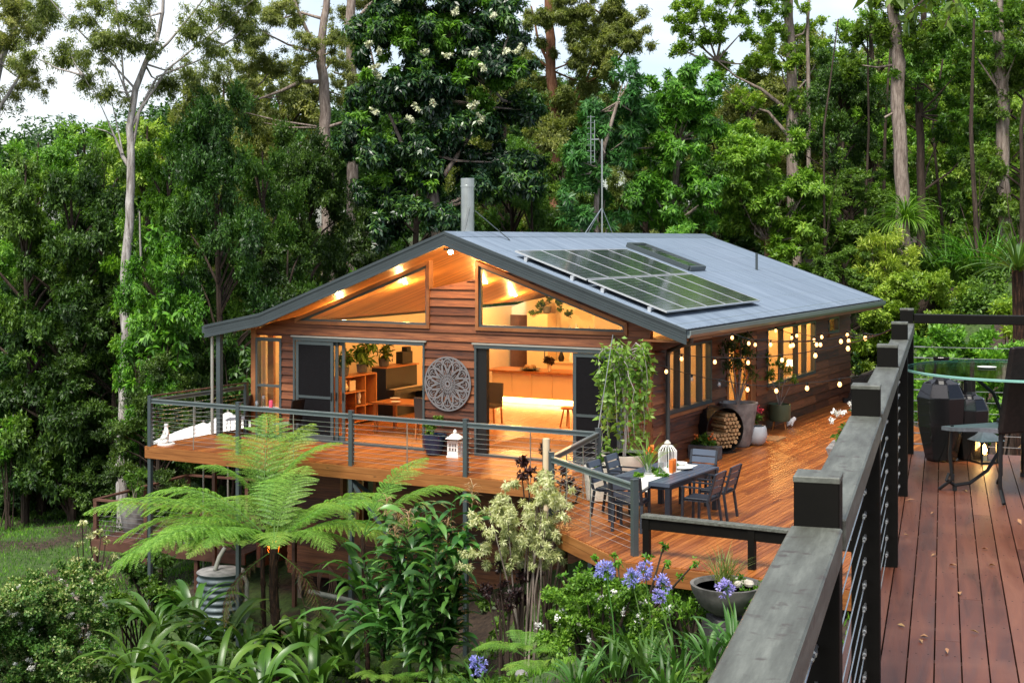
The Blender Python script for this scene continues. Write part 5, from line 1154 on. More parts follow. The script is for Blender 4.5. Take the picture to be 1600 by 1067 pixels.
# ================================================================ FESTOON LIGHTS
def festoon(pxs, Y0, Y1, a0, a1, lb, dead=None):
    pts = [P(px, py, Y0 + (Y1 - Y0) * (px - pxs[0][0]) / (pxs[-1][0] - pxs[0][0] + 1e-6)) for px, py in pxs]
    e_ = empty('festoon_lights', pts[0], 0, lb, 'string lights', 'festoon light strands over the deck')
    o_ = pts[0]; t = MB(); line = [a0] + [p + Vector((0, 0, .10)) for p in pts] + [a1]; fine = []
    for i in range(len(line) - 1):
        p, q = line[i], line[i + 1]
        for k in range(6): s = k / 6; fine.append(p.lerp(q, s) - Vector((0, 0, .05 * (q - p).length * 4 * s * (1 - s) * .35)) - o_)
    fine.append(line[-1] - o_); t.tube(fine, .009, 5); t.build('cable', 'black', e_)
    first = None
    for k, p in enumerate(pts):
        if first is None:
            s = MB().lathe([(.016, .045), (.020, .05), (.020, .095), (.010, .10)], n=10).build('bulb_socket', 'black', e_, loc=p - o_)
            b = MB().lathe([(.004, -.038), (.021, -.030), (.033, -.008), (.033, .010), (.025, .030), (.016, .05)], n=16).build('bulb', 'bulb', s, True); first = (s, b)
        else:
            s = first[0].copy(); b = first[1].copy(); COL.objects.link(s); COL.objects.link(b); s.parent = e_; b.parent = s; s.location = p - o_
            if dead and k in dead: b.data = b.data.copy(); b.data.materials[0] = M['vglass']; b['label'] = 'unlit clear bulb'
    return e_
PT = HW(.12, -2.1, 2.9); far = P(1397, 512, 21.5)
festoon([(968, 540), (1014, 554), (1065, 561), (1117, 566), (1169, 567), (1222, 563), (1274, 556), (1325, 545)], 29.0, 23.5, PT, far, 'festoon strand running across in front of the side windows below the eave')
festoon([(997, 562), (1041, 581), (1081, 593), (1124, 601), (1168, 609), (1213, 611), (1261, 607), (1312, 601)], 28.5, 22.5, PT, P(1395, 575, 21.5), 'lowest festoon strand sagging over the pots and doormat', (2, 3))
festoon([(1144, 528), (1170, 537), (1204, 539), (1239, 540), (1276, 539), (1314, 534), (1352, 529)], 29.0, 25.0, HW(.95, 1.0, 2.7), far, 'short festoon strand leaving the middle of the eave')
festoon([(1180, 539), (1235, 541), (1282, 539), (1326, 533)], 30.5, 27.0, HW(1.0, 3.0, 2.7), far, 'festoon strand with four bulbs just behind the short strand')
festoon([(1212, 517), (1237, 528), (1245, 525), (1272, 532), (1284, 527), (1324, 524)], 34.0, 29.0, HW(1.0, 6.5, 2.7), far, 'highest festoon strand over the far side window')
fp = MB().bb(-.04, .04, -.04, .04, 0, 3.6).build('festoon_post', 'postpaint', None, loc=(far.x + .05, far.y, G(far.x, far.y)), bevel=.005); tag(fp, 'dark post holding the far ends of the festoon strands behind the near rail', 'post')

# ================================================================ NEAR DECK
AN = math.atan2(.2993, .9541); pD = Vector((math.sin(AN), math.cos(AN), 0)); qD = Vector((math.cos(AN), -math.sin(AN), 0))
NC = Vector((2.884, 10.05, CAMZ - 1.555))
def ND(s, t_, z=0): return NC + pD * s + qD * t_ + Vector((0, 0, z))
nd_ = empty('upper_deck', NC, -AN, 'reddish brown weathered upper deck in the foreground right', 'deck')
t = MB(); w_ = .0955; k = 0; rr_ = random.Random(2)
x = -.06
while x < 4.5:
    s = -12.0
    while s < .12:
        e2 = min(.12, s + rr_.uniform(3, 5.4)); t.bb(x, x + w_ - .006, s, e2 - .002, -.022, rr_.uniform(-.001, 0)); s = e2
    x += w_
t.build('deck_boards', 'neardeck', nd_)
t = MB(); t.bb(-.11, -.07, -12, .16, -.26, -.005); t.bb(-.07, 4.5, .125, .16, -.26, -.005); t.build('edge_board', 'oldrail', nd_)
t = MB()
for s in np.arange(-11.8, .1, .45): t.bb(-.06, 4.4, s - .022, s + .022, -.17, -.026)
t.build('joists', 'oldrail', nd_)
for s in (-7.4, -4.8, -2.2, 0): MB().bb(.0, .1, s - .05, s + .05, G(*ND(s, .05).xy[:]) - NC.z - .3, -.18).build('support_post', 'oldrail', nd_)
t = MB()
for x in np.arange(-.012, 4.4, w_):
    for s in np.arange(-11.8, .1, .45):
        for dx in (-.022, .022): t.lathe([(.0035, .0), (.003, .0006)], (x + dx, s, .0002), 6)
t.build('screws', 'black', nd_)
nr_ = empty('upper_balustrade', NC, -AN, 'near balustrade with square capped posts and broad weathered grey green rail', 'balustrade')
SS = [0, -1.73, -3.62, -5.53, -7.44, -9.3]; HP = 1.055
for s in SS:
    t = MB(); t.bb(-.0475, .0475, s - .0475, s + .0475, -.2, HP - .002); pp = t.build('post', 'postpaint', nr_, bevel=.003); MB().bb(-.049, .049, s - .049, s + .049, HP - .014, HP).build('cap', 'railpaint', pp, bevel=.002)
for i in range(5):
    s0, s1 = SS[i + 1] + .048, SS[i] - .048
    MB().bb(-.054, .054, s0, s1, HP - .175, HP - .105).build('top_rail', 'railpaint', nr_, bevel=.004)
    t = MB()
    for k in range(10):
        z = .07 + k * .0785; t.tube([(0, s0, z), (0, s1, z)], .0022, 6)
        for (e0, e1) in ((s0, s0 + .10), (s1 - .10, s1)): t.tube([(0, e0, z), (0, e1, z)], .0048, 8); t.tube([(0, (e0 + e1) / 2 - .012, z), (0, (e0 + e1) / 2 + .012, z)], .0075, 6)
    t.build('wires', 'wire', nr_, True)
br = empty('rear_balustrade', NC, -AN, 'dark balustrade across the far end of the upper deck behind the glass table', 'balustrade')
for x in (1.7, 3.4): MB().bb(x - .0475, x + .0475, -.0475, .0475, -.2, HP - .105).build('post', 'postpaint', br, bevel=.003)
MB().bb(.05, 4.5, -.054, .054, HP - .105, HP - .04).build('top_rail', 'postpaint', br, bevel=.004)
t = MB()
for k in range(10): z = .07 + k * .0785; t.tube([(.048, 0, z), (4.4, 0, z)], .0024, 6); t.tube([(.048, 0, z), (.13, 0, z)], .005, 6)
t.build('wires', 'wire', br, True)
# fallen leaves
lf = []
for (px, py) in ((1482, 884), (1545, 884), (1414, 783), (1454, 804), (1402, 976), (1441, 1006), (1481, 1022), (1596, 820), (1512, 769), (1480, 723), (1420, 838), (1534, 858), (1455, 870), (1590, 700), (1530, 990), (1437, 995), (1460, 700), (1500, 930)):
    Y = F * 1.555 / (py - HY); lf.append(P(px, py, Y))
base = np.array([tuple(p + Vector((0, 0, .004))) for p in lf]); n_ = len(base); dd = rng.normal(size=(n_, 3)); dd[:, 2] = .12; nn = np.tile([0, 0, 1.], (n_, 1)) + rng.normal(0, .3, (n_, 3))
FLB = ['curled dry leaf in the middle of the upper deck, largest of the pale ones', 'forked pale leaf right of the middle of the upper deck', 'tiny pale leaf by the second post foot', 'small leaf just right of the second post foot', 'brown leaf beside the post foot near the bottom', 'pale curled leaf on a board gap near the bottom', 'small upright leaf lowest on the middle board gap', 'pale leaf at the right picture edge, halfway down', 'brown curled leaf below the chair legs', 'thin leaf near the table foot', 'speck of leaf against the edge board', 'dark little leaf above the forked pale leaf', 'dark round leaf left of the middle leaf', 'leaf at the right edge level with the candle lantern', 'dry leaf at the bottom right of the deck', 'amber leaf right beside the pale curled one near the bottom', 'leaf right in front of the tall faceted vase', 'small brown leaf near the bottom centre of the boards']
for i in range(n_):
    v_, f_ = leaves(base[i:i + 1] * 0, dd[i:i + 1], nn[i:i + 1], np.array([rng.uniform(.025, .06)]), np.array([rng.uniform(.012, .022)]), .3); v2 = v_ + np.array([0, 0, -.0008]); 
    q = np_obj('fallen_leaf', np.concatenate([v_, v2]), np.array([[0, 1, 2, 3], [7, 6, 5, 4]]), 'lf_litter', None, tuple(base[i])); tag(q, FLB[i], 'leaf', 'fallen leaves on the upper deck')
# glass table
gt = empty('glass_table', (3.20, 8.62, NC.z), R(20), 'round green glass topped table with curved black iron legs on the upper deck', 'table')
t = MB(); t.lathe([(.01, .729), (.705, .729), (.708, .735), (.705, .741), (.01, .741)], n=64); tt_ = t.build('table_top', 'tglass', gt, True); MB().lathe([(.7085, .727), (.716, .730), (.716, .742), (.7085, .744)], n=72, caps=False).build('rim', plain('green glass rim', (.20, .42, .36), .15), tt_, True)
for k in range(3):
    an = [R(170), R(170 + 120), R(170 - 120)][k]; pts = []
    for (r_, z_) in ((.36, .715), (.30, .68), (.20, .60), (.155, .50), (.13, .38), (.16, .24), (.24, .12), (.36, .045), (.46, .035), (.515, .07), (.50, .105), (.47, .095), (.475, .07)): pts.append((r_ * math.cos(an), r_ * math.sin(an), z_))
    lg = MB().tube(pts, .011, 8).build('leg', 'black', gt, True); MB().tube([(.46 * math.cos(an), .46 * math.sin(an), .03), (.46 * math.cos(an), .46 * math.sin(an), 0)], .014, 8).build('foot', 'black', lg)
t = MB(); t.tube([(.15 * math.cos(a_), .15 * math.sin(a_), .42) for a_ in np.linspace(0, 2 * math.pi, 24)], .009, 6); t.tube([(.35 * math.cos(a_), .35 * math.sin(a_), .712) for a_ in np.linspace(0, 2 * math.pi, 32)], .009, 6); t.build('ring', 'black', gt)
q = MB().lathe([(.02, 0), (.055, .003), (.06, .008)], n=16).build('saucer', 'white', None, True, (3.02, 8.75, NC.z + .742)); tag(q, 'small white saucer on the glass table', 'saucer')
c1 = wicker_chair(Vector((2.99, 8.42, NC.z)), R(115), 'dark woven iron legged chair in the right foreground, drawn up to the glass table')
c1.scale = (1, 1, .93)
# tall vases
def facet_vase(loc, s, lb, n=8):
    t = MB(); prof = [(.10, 0), (.115, .02), (.165, .25), (.175, .45), (.13, .545), (.062, .575), (.055, .60), (.055, .71), (.062, .73), (.05, .73)]
    t.lathe([(r_ * s, z_ * s) for r_, z_ in prof], n=n); o = t.build('tall_vase', 'blackgloss', None, loc=loc, bevel=.004); tag(o, lb, 'vase'); return o
v0 = P(1471, 706, 9.72); facet_vase((v0.x, v0.y, NC.z), 1.0, 'tall faceted black vase with a square neck by the far corner of the upper deck')
v0 = P(1515, 704, 9.75); facet_vase((v0.x, v0.y, NC.z), .80, 'shorter black vase behind the seat of the woven chair')
# candle lantern
v0 = P(1538, 706, 9.62); cl = empty('candle_lantern', (v0.x, v0.y, NC.z), R(15), 'small lantern with a glowing candle and pale sloping roof on the upper deck', 'lantern')
t = MB(); t.bb(-.07, .07, -.07, .07, 0, .015)
for sx in (-1, 1):
    for sy in (-1, 1): t.bb(sx * .06 - .006, sx * .06 + .006, sy * .06 - .006, sy * .06 + .006, .015, .15)
t.bb(-.07, .07, -.07, .07, .15, .16); t.build('frame', 'black', cl); MB().lathe([(.02, .015), (.02, .06)], n=12).build('candle', 'cream', cl, True); MB().lathe([(.004, .06), (.020, .085), (.012, .11), (.002, .13)], n=10).build('flame', 'flame', cl, True)
t = MB(); vs_ = [(x * .10, y * .10, .16) for x, y in n4] + [(x * .02, y * .02, .23) for x, y in n4]; t.add(vs_, [(3, 2, 1, 0), (4, 5, 6, 7)] + [(k, (k + 1) % 4, 4 + (k + 1) % 4, 4 + k) for k in range(4)]); t.build('roof', 'wickerseat', cl)
lamp('lantern_lamp', (0, -.0, .10), 2.5, (1, .55, .18), .03, cl)

# ================================================================ VEGETATION
VR = np.random.default_rng(77)
def px_blobs(lst, Y, sc=1.0, jy=1.2):
    out = []
    for it in lst:
        px, py, r = it[:3]; y = Y + (it[3] if len(it) > 3 else VR.uniform(-jy, jy)); p = P(px, py, y); out.append((p.x, p.y, p.z, r * y / F * sc))
    return out
def fill_ellipse(cx, cy_, rx, ry, r, n, rng=VR):
    out = []
    for _ in range(n):
        for _ in range(20):
            a = rng.uniform(-1, 1); b = rng.uniform(-1, 1)
            if a * a + b * b < 1: break
        out.append((cx + a * rx, cy_ + b * ry, r * rng.uniform(.7, 1.25)))
    return out
def hero_tree(name, label, Y, trunk_px, blobs, leaf, style, barkm='bk_grey', r0=.18, dens=1.0, cat_='tree', group='tall trees around the house', limbs=True, jy=1.3, flowers=None, ground=None, tr=1.0, extra=None, **ov):
    trunk_px = [[(a, b, c * tr) for a, b, c in pl] for pl in trunk_px]
    """trunk_px: list of polylines of (px,py,radius m); crown: blobs measured on the same directions"""
    b0 = trunk_px[0][0]; x0 = (b0[0] - 800) / F * Y; g = G(x0, Y) if ground is None else ground
    root = empty(name, (x0, Y, g), 0, label, cat_, group); o = Vector((x0, Y, g))
    t = MB(); k0 = True
    for pl in trunk_px:
        pts = []; rad = []
        for i, (px, py, r) in enumerate(pl):
            p = P(px, py, Y + (0 if k0 else VR.uniform(-.1, .1) * i)); pts.append(p - o); rad.append(r)
        if k0 and pts[0].z > .05: pts.insert(0, Vector((pts[0].x, pts[0].y, -.2))); rad.insert(0, rad[0] * 1.15)
        # resample with slight wobble
        fp = []; fr_ = []
        for i in range(len(pts) - 1):
            m = 3
            for j in range(m): s = j / m; fp.append(pts[i].lerp(pts[i + 1], s) + Vector((VR.normal(), VR.normal(), 0)) * rad[i] * .12); fr_.append(rad[i] + (rad[i + 1] - rad[i]) * s)
        fp.append(pts[-1]); fr_.append(rad[-1]); t.tube(fp, fr_, 10); k0 = False
    bl = px_blobs(blobs, Y, jy=jy)
    if bl and limbs:
        tips = [P(pl[-1][0], pl[-1][1], Y) for pl in trunk_px] + [P(px, py, Y) for pl in trunk_px[:1] for px, py, _ in pl]
        for b in bl[:44]:
            q = Vector(b[:3]); cand = [p_ for p_ in tips if p_.z < q.z + .6] or tips; p = min(cand, key=lambda s_: (s_ - q).length); m = p.lerp(q, .5) + Vector((VR.normal() * .15, VR.normal() * .15, -.1))
            t.tube([p - o, m - o, q - o], [r0 * .28, r0 * .2, r0 * .08], 5)
    t.build('trunk', barkm, root, True)
    if bl:
        bb_ = [(x - o.x, y - o.y, z - o.z, r) for x, y, z, r in bl]
        v, f = blob_crown(VR, bb_, style, dens, **ov); np_obj('crown', v, f, leaf, root)
        if extra:
            eb = [(x - o.x, y - o.y, z - o.z, r) for x, y, z, r in px_blobs(extra[0], Y - .6, jy=.6)]
            v, f = blob_crown(VR, eb, style, extra[2], **ov); np_obj('bright_leaves', v, f, extra[1], root)  # extra blobs in a brighter leaf colour, set just in front of the crown
        if flowers:
            fb = [(x - o.x, y - o.y, z - o.z, r) for x, y, z, r in px_blobs(flowers, Y - 2.0, jy=.1)]
            v, f = blob_crown(VR, fb, 'small', .8, L=.10, W=.07); np_obj('blossom', v, f, 'creamflower', root)
    return root
# -- pale gum, far left
hero_tree('gum_tree', 'tall pale barked gum forking into long bare limbs left of the house', 42, [
    [(190, 740, .26), (194, 620, .25), (198, 520, .24), (196, 430, .22), (202, 340, .20), (205, 270, .185), (203, 200, .165), (212, 140, .15), (226, 100, .12), (246, 60, .10), (254, 20, .085), (256, -30, .06)],
    [(204, 265, .10), (192, 245, .09), (180, 215, .055), (165, 205, .03), (140, 198, .012)], [(204, 250, .07), (218, 175, .06), (260, 110, .05), (310, 70, .04), (370, 20, .028), (410, -10, .015)],
    [(203, 205, .08), (232, 145, .06), (246, 120, .05), (310, 95, .035), (350, 70, .015)], [(212, 140, .06), (180, 105, .045), (140, 65, .04), (95, 20, .028), (62, -20, .02)], [(226, 100, .07), (262, 68, .06), (290, 35, .05), (325, -10, .03)],
    [(204, 160, .055), (193, 130, .05), (190, 80, .04), (183, 20, .035), (178, -30, .02)], [(200, 155, .04), (180, 100, .03), (160, 80, .015)], [(246, 60, .05), (236, 30, .035), (228, -20, .02)],
    [(196, 470, .10), (212, 440, .08), (220, 400, .05), (218, 330, .03)], [(190, 240, .05), (160, 170, .02), (130, 118, .01)], [(192, 240, .04), (175, 160, .02), (165, 110, .01)]],
    [(160, 70, 34), (110, 85, 26), (130, 120, 22), (185, 60, 26), (70, 10, 28), (140, 20, 30), (215, 25, 30), (300, 40, 28), (350, 15, 32), (385, 40, 24), (335, 75, 22), (290, 110, 24), (255, 130, 20), (375, -5, 30), (45, 85, 18), (170, 140, 20), (230, 70, 18)],
    'lf_gum', 'gum', 'bk_pale', .14, 1.1, limbs=True, split=15, spread=.9, tr=.66)
hero_tree('gum_tree', 'half seen gum with drooping foliage at the upper left corner of the view', 50, [[(-60, 700, .22), (-40, 300, .18), (0, 100, .12), (30, 30, .06)], [(-20, 200, .08), (30, 120, .05), (55, 80, .03)]],
    [(20, 20, 30), (45, 45, 24), (0, 60, 30), (30, 105, 24), (55, 130, 22), (15, 5, 34), (60, 20, 18), (20, 150, 18), (-30, 60, 40)], 'lf_gum', 'gum', 'bk_pale', .12, 1.3, split=12, spread=.9)
# -- grey brown gums against the sky left of centre
hero_tree('gum_tree', 'grey brown gum with a crooked horizontal limb rising behind the left trees', 60, [
    [(513, 620, .42), (511, 330, .36), (509, 200, .34), (505, 130, .31), (501, 90, .27), (505, 40, .22), (512, 0, .2), (515, -60, .15)], [(508, 128, .14), (470, 128, .12), (440, 142, .09), (405, 155, .06), (380, 150, .04)],
    [(501, 80, .13), (480, 50, .11), (465, 15, .09), (450, -30, .07)], [(501, 85, .11), (450, 70, .06), (410, 50, .04), (385, 30, .02)], [(508, 200, .1), (540, 190, .07)], [(505, 30, .1), (470, 20, .07), (440, 30, .04)]],
    [(400, 60, 26), (430, 100, 24), (390, 110, 30), (450, 20, 26), (480, 60, 18), (420, 20, 28), (470, 100, 18), (380, 150, 30), (530, 60, 24), (445, 150, 20), (535, 150, 24), (350, 110, 22), (400, 190, 26), (360, 170, 24)], 'lf_gum', 'gum', 'bk_grey', .2, 1.5, L=.15, W=.037, split=14, spread=.9, tr=.75)
hero_tree('gum_tree', 'dark stringy barked gum standing just right of the crooked limbed gum', 64, [[(552, 620, .40), (550, 250, .36), (549, 120, .33), (547, 50, .3), (549, -40, .26)], [(549, 110, .12), (520, 92, .1), (508, 110, .07)], [(548, 40, .12), (580, 5, .08)]],
    [(540, 20, 20), (570, 10, 26), (560, 60, 18), (530, 100, 18), (590, -10, 30), (560, 130, 20)], 'lf_gum', 'gum', 'bk_grey', .2, 1.5, L=.15, W=.037, split=14, spread=.9, tr=.75)
hero_tree('gum_tree', 'red brown trunked gum with pale sunlit foliage behind the centre trees', 66, [[(869, 640, .42), (868, 330, .40), (866, 200, .38), (862, 110, .34), (858, 40, .3), (857, -40, .26)], [(868, 190, .12), (905, 135, .09), (935, 120, .05), (965, 95, .03)], [(867, 240, .12), (900, 165, .08), (930, 90, .05), (950, 30, .03)], [(862, 110, .12), (840, 60, .08), (830, 10, .05)]],
    [(890, 20, 34), (930, 50, 34), (970, 40, 30), (985, 60, 24), (900, 90, 30), (945, 90, 26), (840, 30, 30), (820, 80, 24), (920, 130, 28), (880, 150, 26), (840, 130, 28), (950, 15, 30), (905, -10, 34), (855, 190, 24), (900, 190, 26), (935, 170, 24)], 'lf_gum', 'gum', 'bk_red', .2, 2.2, L=.16, W=.04, split=14, spread=.9, tr=.75)
# -- large dark flowering tree
bl = fill_ellipse(690, 50, 125, 95, 34, 36) + fill_ellipse(790, 230, 60, 80, 30, 12) + fill_ellipse(680, 190, 135, 100, 34, 34) + fill_ellipse(650, 290, 90, 60, 30, 14) + fill_ellipse(740, 310, 60, 50, 28, 8) + fill_ellipse(610, 340, 40, 40, 26, 6) + [(790, 120, 26), (815, 100, 22), (830, 170, 20), (575, 90, 24), (560, 150, 24), (550, 200, 24), (590, 50, 26), (620, 10, 30), (700, -5, 32), (760, 30, 28), (560, 240, 24)]
hero_tree('flowering_tree', 'big dark leaved tree with cream blossom heads directly behind the flue', 47, [[(690, 480, .22), (680, 330, .2), (672, 240, .17), (668, 150, .12), (690, 60, .07)], [(680, 330, .1), (640, 250, .07), (600, 160, .05)], [(676, 300, .1), (730, 220, .07), (770, 140, .05)]],
    bl, 'lf_deep', 'hang', 'bk_grey', .22, 2.0, extra=(fill_ellipse(690, 40, 110, 70, 22, 26) + fill_ellipse(650, 100, 90, 50, 18, 14) + fill_ellipse(770, 130, 55, 60, 18, 12) + fill_ellipse(600, 160, 45, 60, 15, 9) + fill_ellipse(650, 270, 50, 20, 15, 5), 'lf_bright', .9), flowers=[(700, 90, 8), (680, 160, 9), (650, 168, 8), (735, 162, 10), (790, 78, 8), (813, 75, 9), (742, 82, 8), (665, 82, 8), (595, 78, 10), (590, 120, 9), (752, 185, 9), (640, 185, 9), (775, 25, 8), (575, 72, 9), (712, 18, 8), (620, 5, 9), (808, 82, 7), (585, 105, 8), (756, 108, 8), (585, 175, 8)])
# -- blue green whorled tree, bright round trees
bl = fill_ellipse(925, 280, 55, 75, 24, 22) + fill_ellipse(960, 180, 45, 60, 24, 14) + [(985, 120, 22), (975, 100, 18), (900, 240, 22), (885, 300, 20), (920, 340, 24), (960, 340, 22)]
hero_tree('whorled_leaf_tree', 'blue green tree with star like leaf whorls left of the antenna', 44, [[(932, 500, .11), (930, 380, .1), (935, 260, .08), (965, 160, .05)]], bl, 'lf_teal', 'rosette', 'bk_grey', .12, 1.1, L=.26, W=.06)
bl = fill_ellipse(1055, 250, 80, 110, 28, 44) + fill_ellipse(1040, 150, 50, 50, 24, 12) + [(1085, 105, 24), (1120, 130, 22), (1010, 330, 26), (1060, 350, 28), (1100, 340, 24), (1000, 250, 22)]
hero_tree('broadleaf_tree', 'rounded bright green tree with glossy whorls right of the antenna', 46, [[(1050, 520, .16), (1052, 350, .14), (1060, 220, .1), (1070, 130, .05)]], bl, 'lf_bright', 'rosette', 'bk_grey', .15, 1.3, L=.19, W=.058)
bl = fill_ellipse(1205, 300, 85, 90, 28, 40) + fill_ellipse(1190, 210, 55, 40, 26, 12) + [(1140, 280, 24), (1150, 350, 26), (1230, 400, 26), (1270, 380, 26), (1285, 330, 22), (1210, 410, 26), (1255, 430, 24), (1300, 420, 24)]
hero_tree('broadleaf_tree', 'lime green bushy tree directly behind the far end of the roof ridge', 49, [[(1200, 540, .16), (1200, 380, .14), (1198, 250, .1)]], bl, 'lf_lime', 'broad', 'bk_grey', .15, 1.3, L=.18, W=.058)
# -- right hand tall trees
hero_tree('gum_tree', 'tall fine leaved tree with dark double trunk above the lime green tree', 60, [[(1245, 560, .36), (1240, 300, .34), (1238, 150, .3), (1235, 60, .27), (1230, -40, .22)], [(1262, 400, .14), (1264, 200, .12), (1262, 60, .1), (1265, -30, .08)], [(1240, 180, .12), (1190, 140, .09), (1150, 120, .05), (1120, 95, .03)], [(1239, 220, .12), (1200, 175, .08), (1165, 165, .04)]],
    [(1060, 40, 30), (1090, 60, 28), (1120, 30, 34), (1160, 50, 34), (1200, 30, 34), (1140, 90, 28), (1180, 100, 30), (1220, 100, 30), (1090, 10, 30), (1150, 0, 36), (1220, -10, 36), (1260, 40, 30), (1280, 90, 30), (1240, 160, 24), (1170, 150, 22), (1290, 150, 26), (1120, 130, 24), (1060, 75, 20)], 'lf_lime', 'fine', 'bk_grey', .2, 1.3, L=.15, W=.06, split=9, spread=.7, tr=.78)
hero_tree('ironbark_tree', 'stout grey brown trunk above the spiky palm right of the house', 51, [[(1414, 700, .38), (1412, 400, .34), (1410, 300, .33), (1406, 200, .32), (1404, 100, .32), (1398, 40, .28), (1392, -60, .23)], [(1408, 170, .06), (1382, 184, .05)]],
    [(1370, 30, 30), (1420, 20, 34), (1390, 60, 26), (1345, 60, 26), (1440, 60, 26), (1400, -10, 40), (1330, 100, 22)], 'lf_mid', 'fine', 'bk_grey', .2, 1.8, L=.16, W=.065, split=9, spread=.7, tr=.78)
hero_tree('ironbark_tree', 'tall pale grey trunk near the right edge of the view', 50, [[(1578, 720, .34), (1576, 480, .33), (1574, 380, .32), (1568, 280, .31), (1568, 150, .29), (1560, 50, .26), (1556, -60, .2)], [(1568, 150, .07), (1590, 60, .05), (1610, 0, .03)]],
    [(1520, 80, 24), (1550, 20, 26), (1590, 80, 24), (1545, 100, 20), (1600, 30, 26), (1500, 40, 22), (1595, 200, 18)], 'lf_mid', 'fine', 'bk_grey', .18, 1.8, L=.15, W=.06, split=9, spread=.7, tr=.78)
hero_tree('forest_tree', 'dark straight trunk between the two stout right hand trunks', 52, [[(1441, 640, .22), (1440, 300, .2), (1436, 180, .18), (1440, 60, .16), (1445, -40, .12)]],
    [(1430, 120, 26), (1470, 150, 28), (1450, 80, 28), (1480, 60, 30), (1500, 190, 30), (1520, 230, 28), (1470, 210, 24), (1540, 180, 26), (1500, 110, 26)], 'lf_mid', 'fine', 'bk_dark', .18, 1.6, L=.14, W=.06, split=9, spread=.7, tr=.78)
# -- forest fill: five crowns grown once, then copied with their trunks
PROT = []
for i in range(5):
    r_ = np.random.default_rng(200 + i); bl = []
    n_b = 40
    for k in range(n_b):
        z = r_.uniform(0, 1); rad = (1 - abs(z - .45) ** 2 * 2.2) * 2.6; an = r_.uniform(0, 6.28); q = rad * math.sqrt(r_.uniform(.15, 1))
        bl.append((q * math.cos(an), q * math.sin(an), 1.6 + z * 8.4, r_.uniform(.6, 1.15)))
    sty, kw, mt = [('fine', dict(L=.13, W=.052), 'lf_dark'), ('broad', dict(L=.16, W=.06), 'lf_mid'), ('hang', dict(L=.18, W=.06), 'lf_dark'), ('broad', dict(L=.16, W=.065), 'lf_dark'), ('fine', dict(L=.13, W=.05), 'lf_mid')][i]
    v, f = blob_crown(r_, bl, sty, .62, **kw)
    root = empty('forest_tree', (0, 0, -50), 0); cr_ = np_obj('crown', v, f, mt, root)
    t = MB(); t.tube([(0, 0, -1.5), (.1, 0, 2), (-.05, .1, 5), (.1, 0, 8), (0, 0, 10)], [.2, .17, .13, .09, .03], 8)
    for b in bl: q = Vector(b[:3]); p = Vector((0, 0, max(.5, b[2] - 1.3))); t.tube([p, p.lerp(q, .5) + Vector((0, 0, .15)), q], [.06, .045, .015], 4)
    t.build('trunk', 'bk_dark', root); PROT.append(root)
used = [False] * 5
def forest(px, Y, py_top, width, kind, lb, base=None, mat=None):
    x = (px - 800) / F * Y; top = P(px, py_top, Y).z; g = G(x, Y) if base is None else base
    if not used[kind]: o = PROT[kind]; used[kind] = True
    else: o = copy_tree(PROT[kind])
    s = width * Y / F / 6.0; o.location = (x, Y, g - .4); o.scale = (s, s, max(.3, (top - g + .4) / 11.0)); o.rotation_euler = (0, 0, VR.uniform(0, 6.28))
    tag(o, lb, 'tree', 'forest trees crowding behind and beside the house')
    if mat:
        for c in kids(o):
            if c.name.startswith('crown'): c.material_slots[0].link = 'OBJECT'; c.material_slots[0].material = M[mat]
    return o
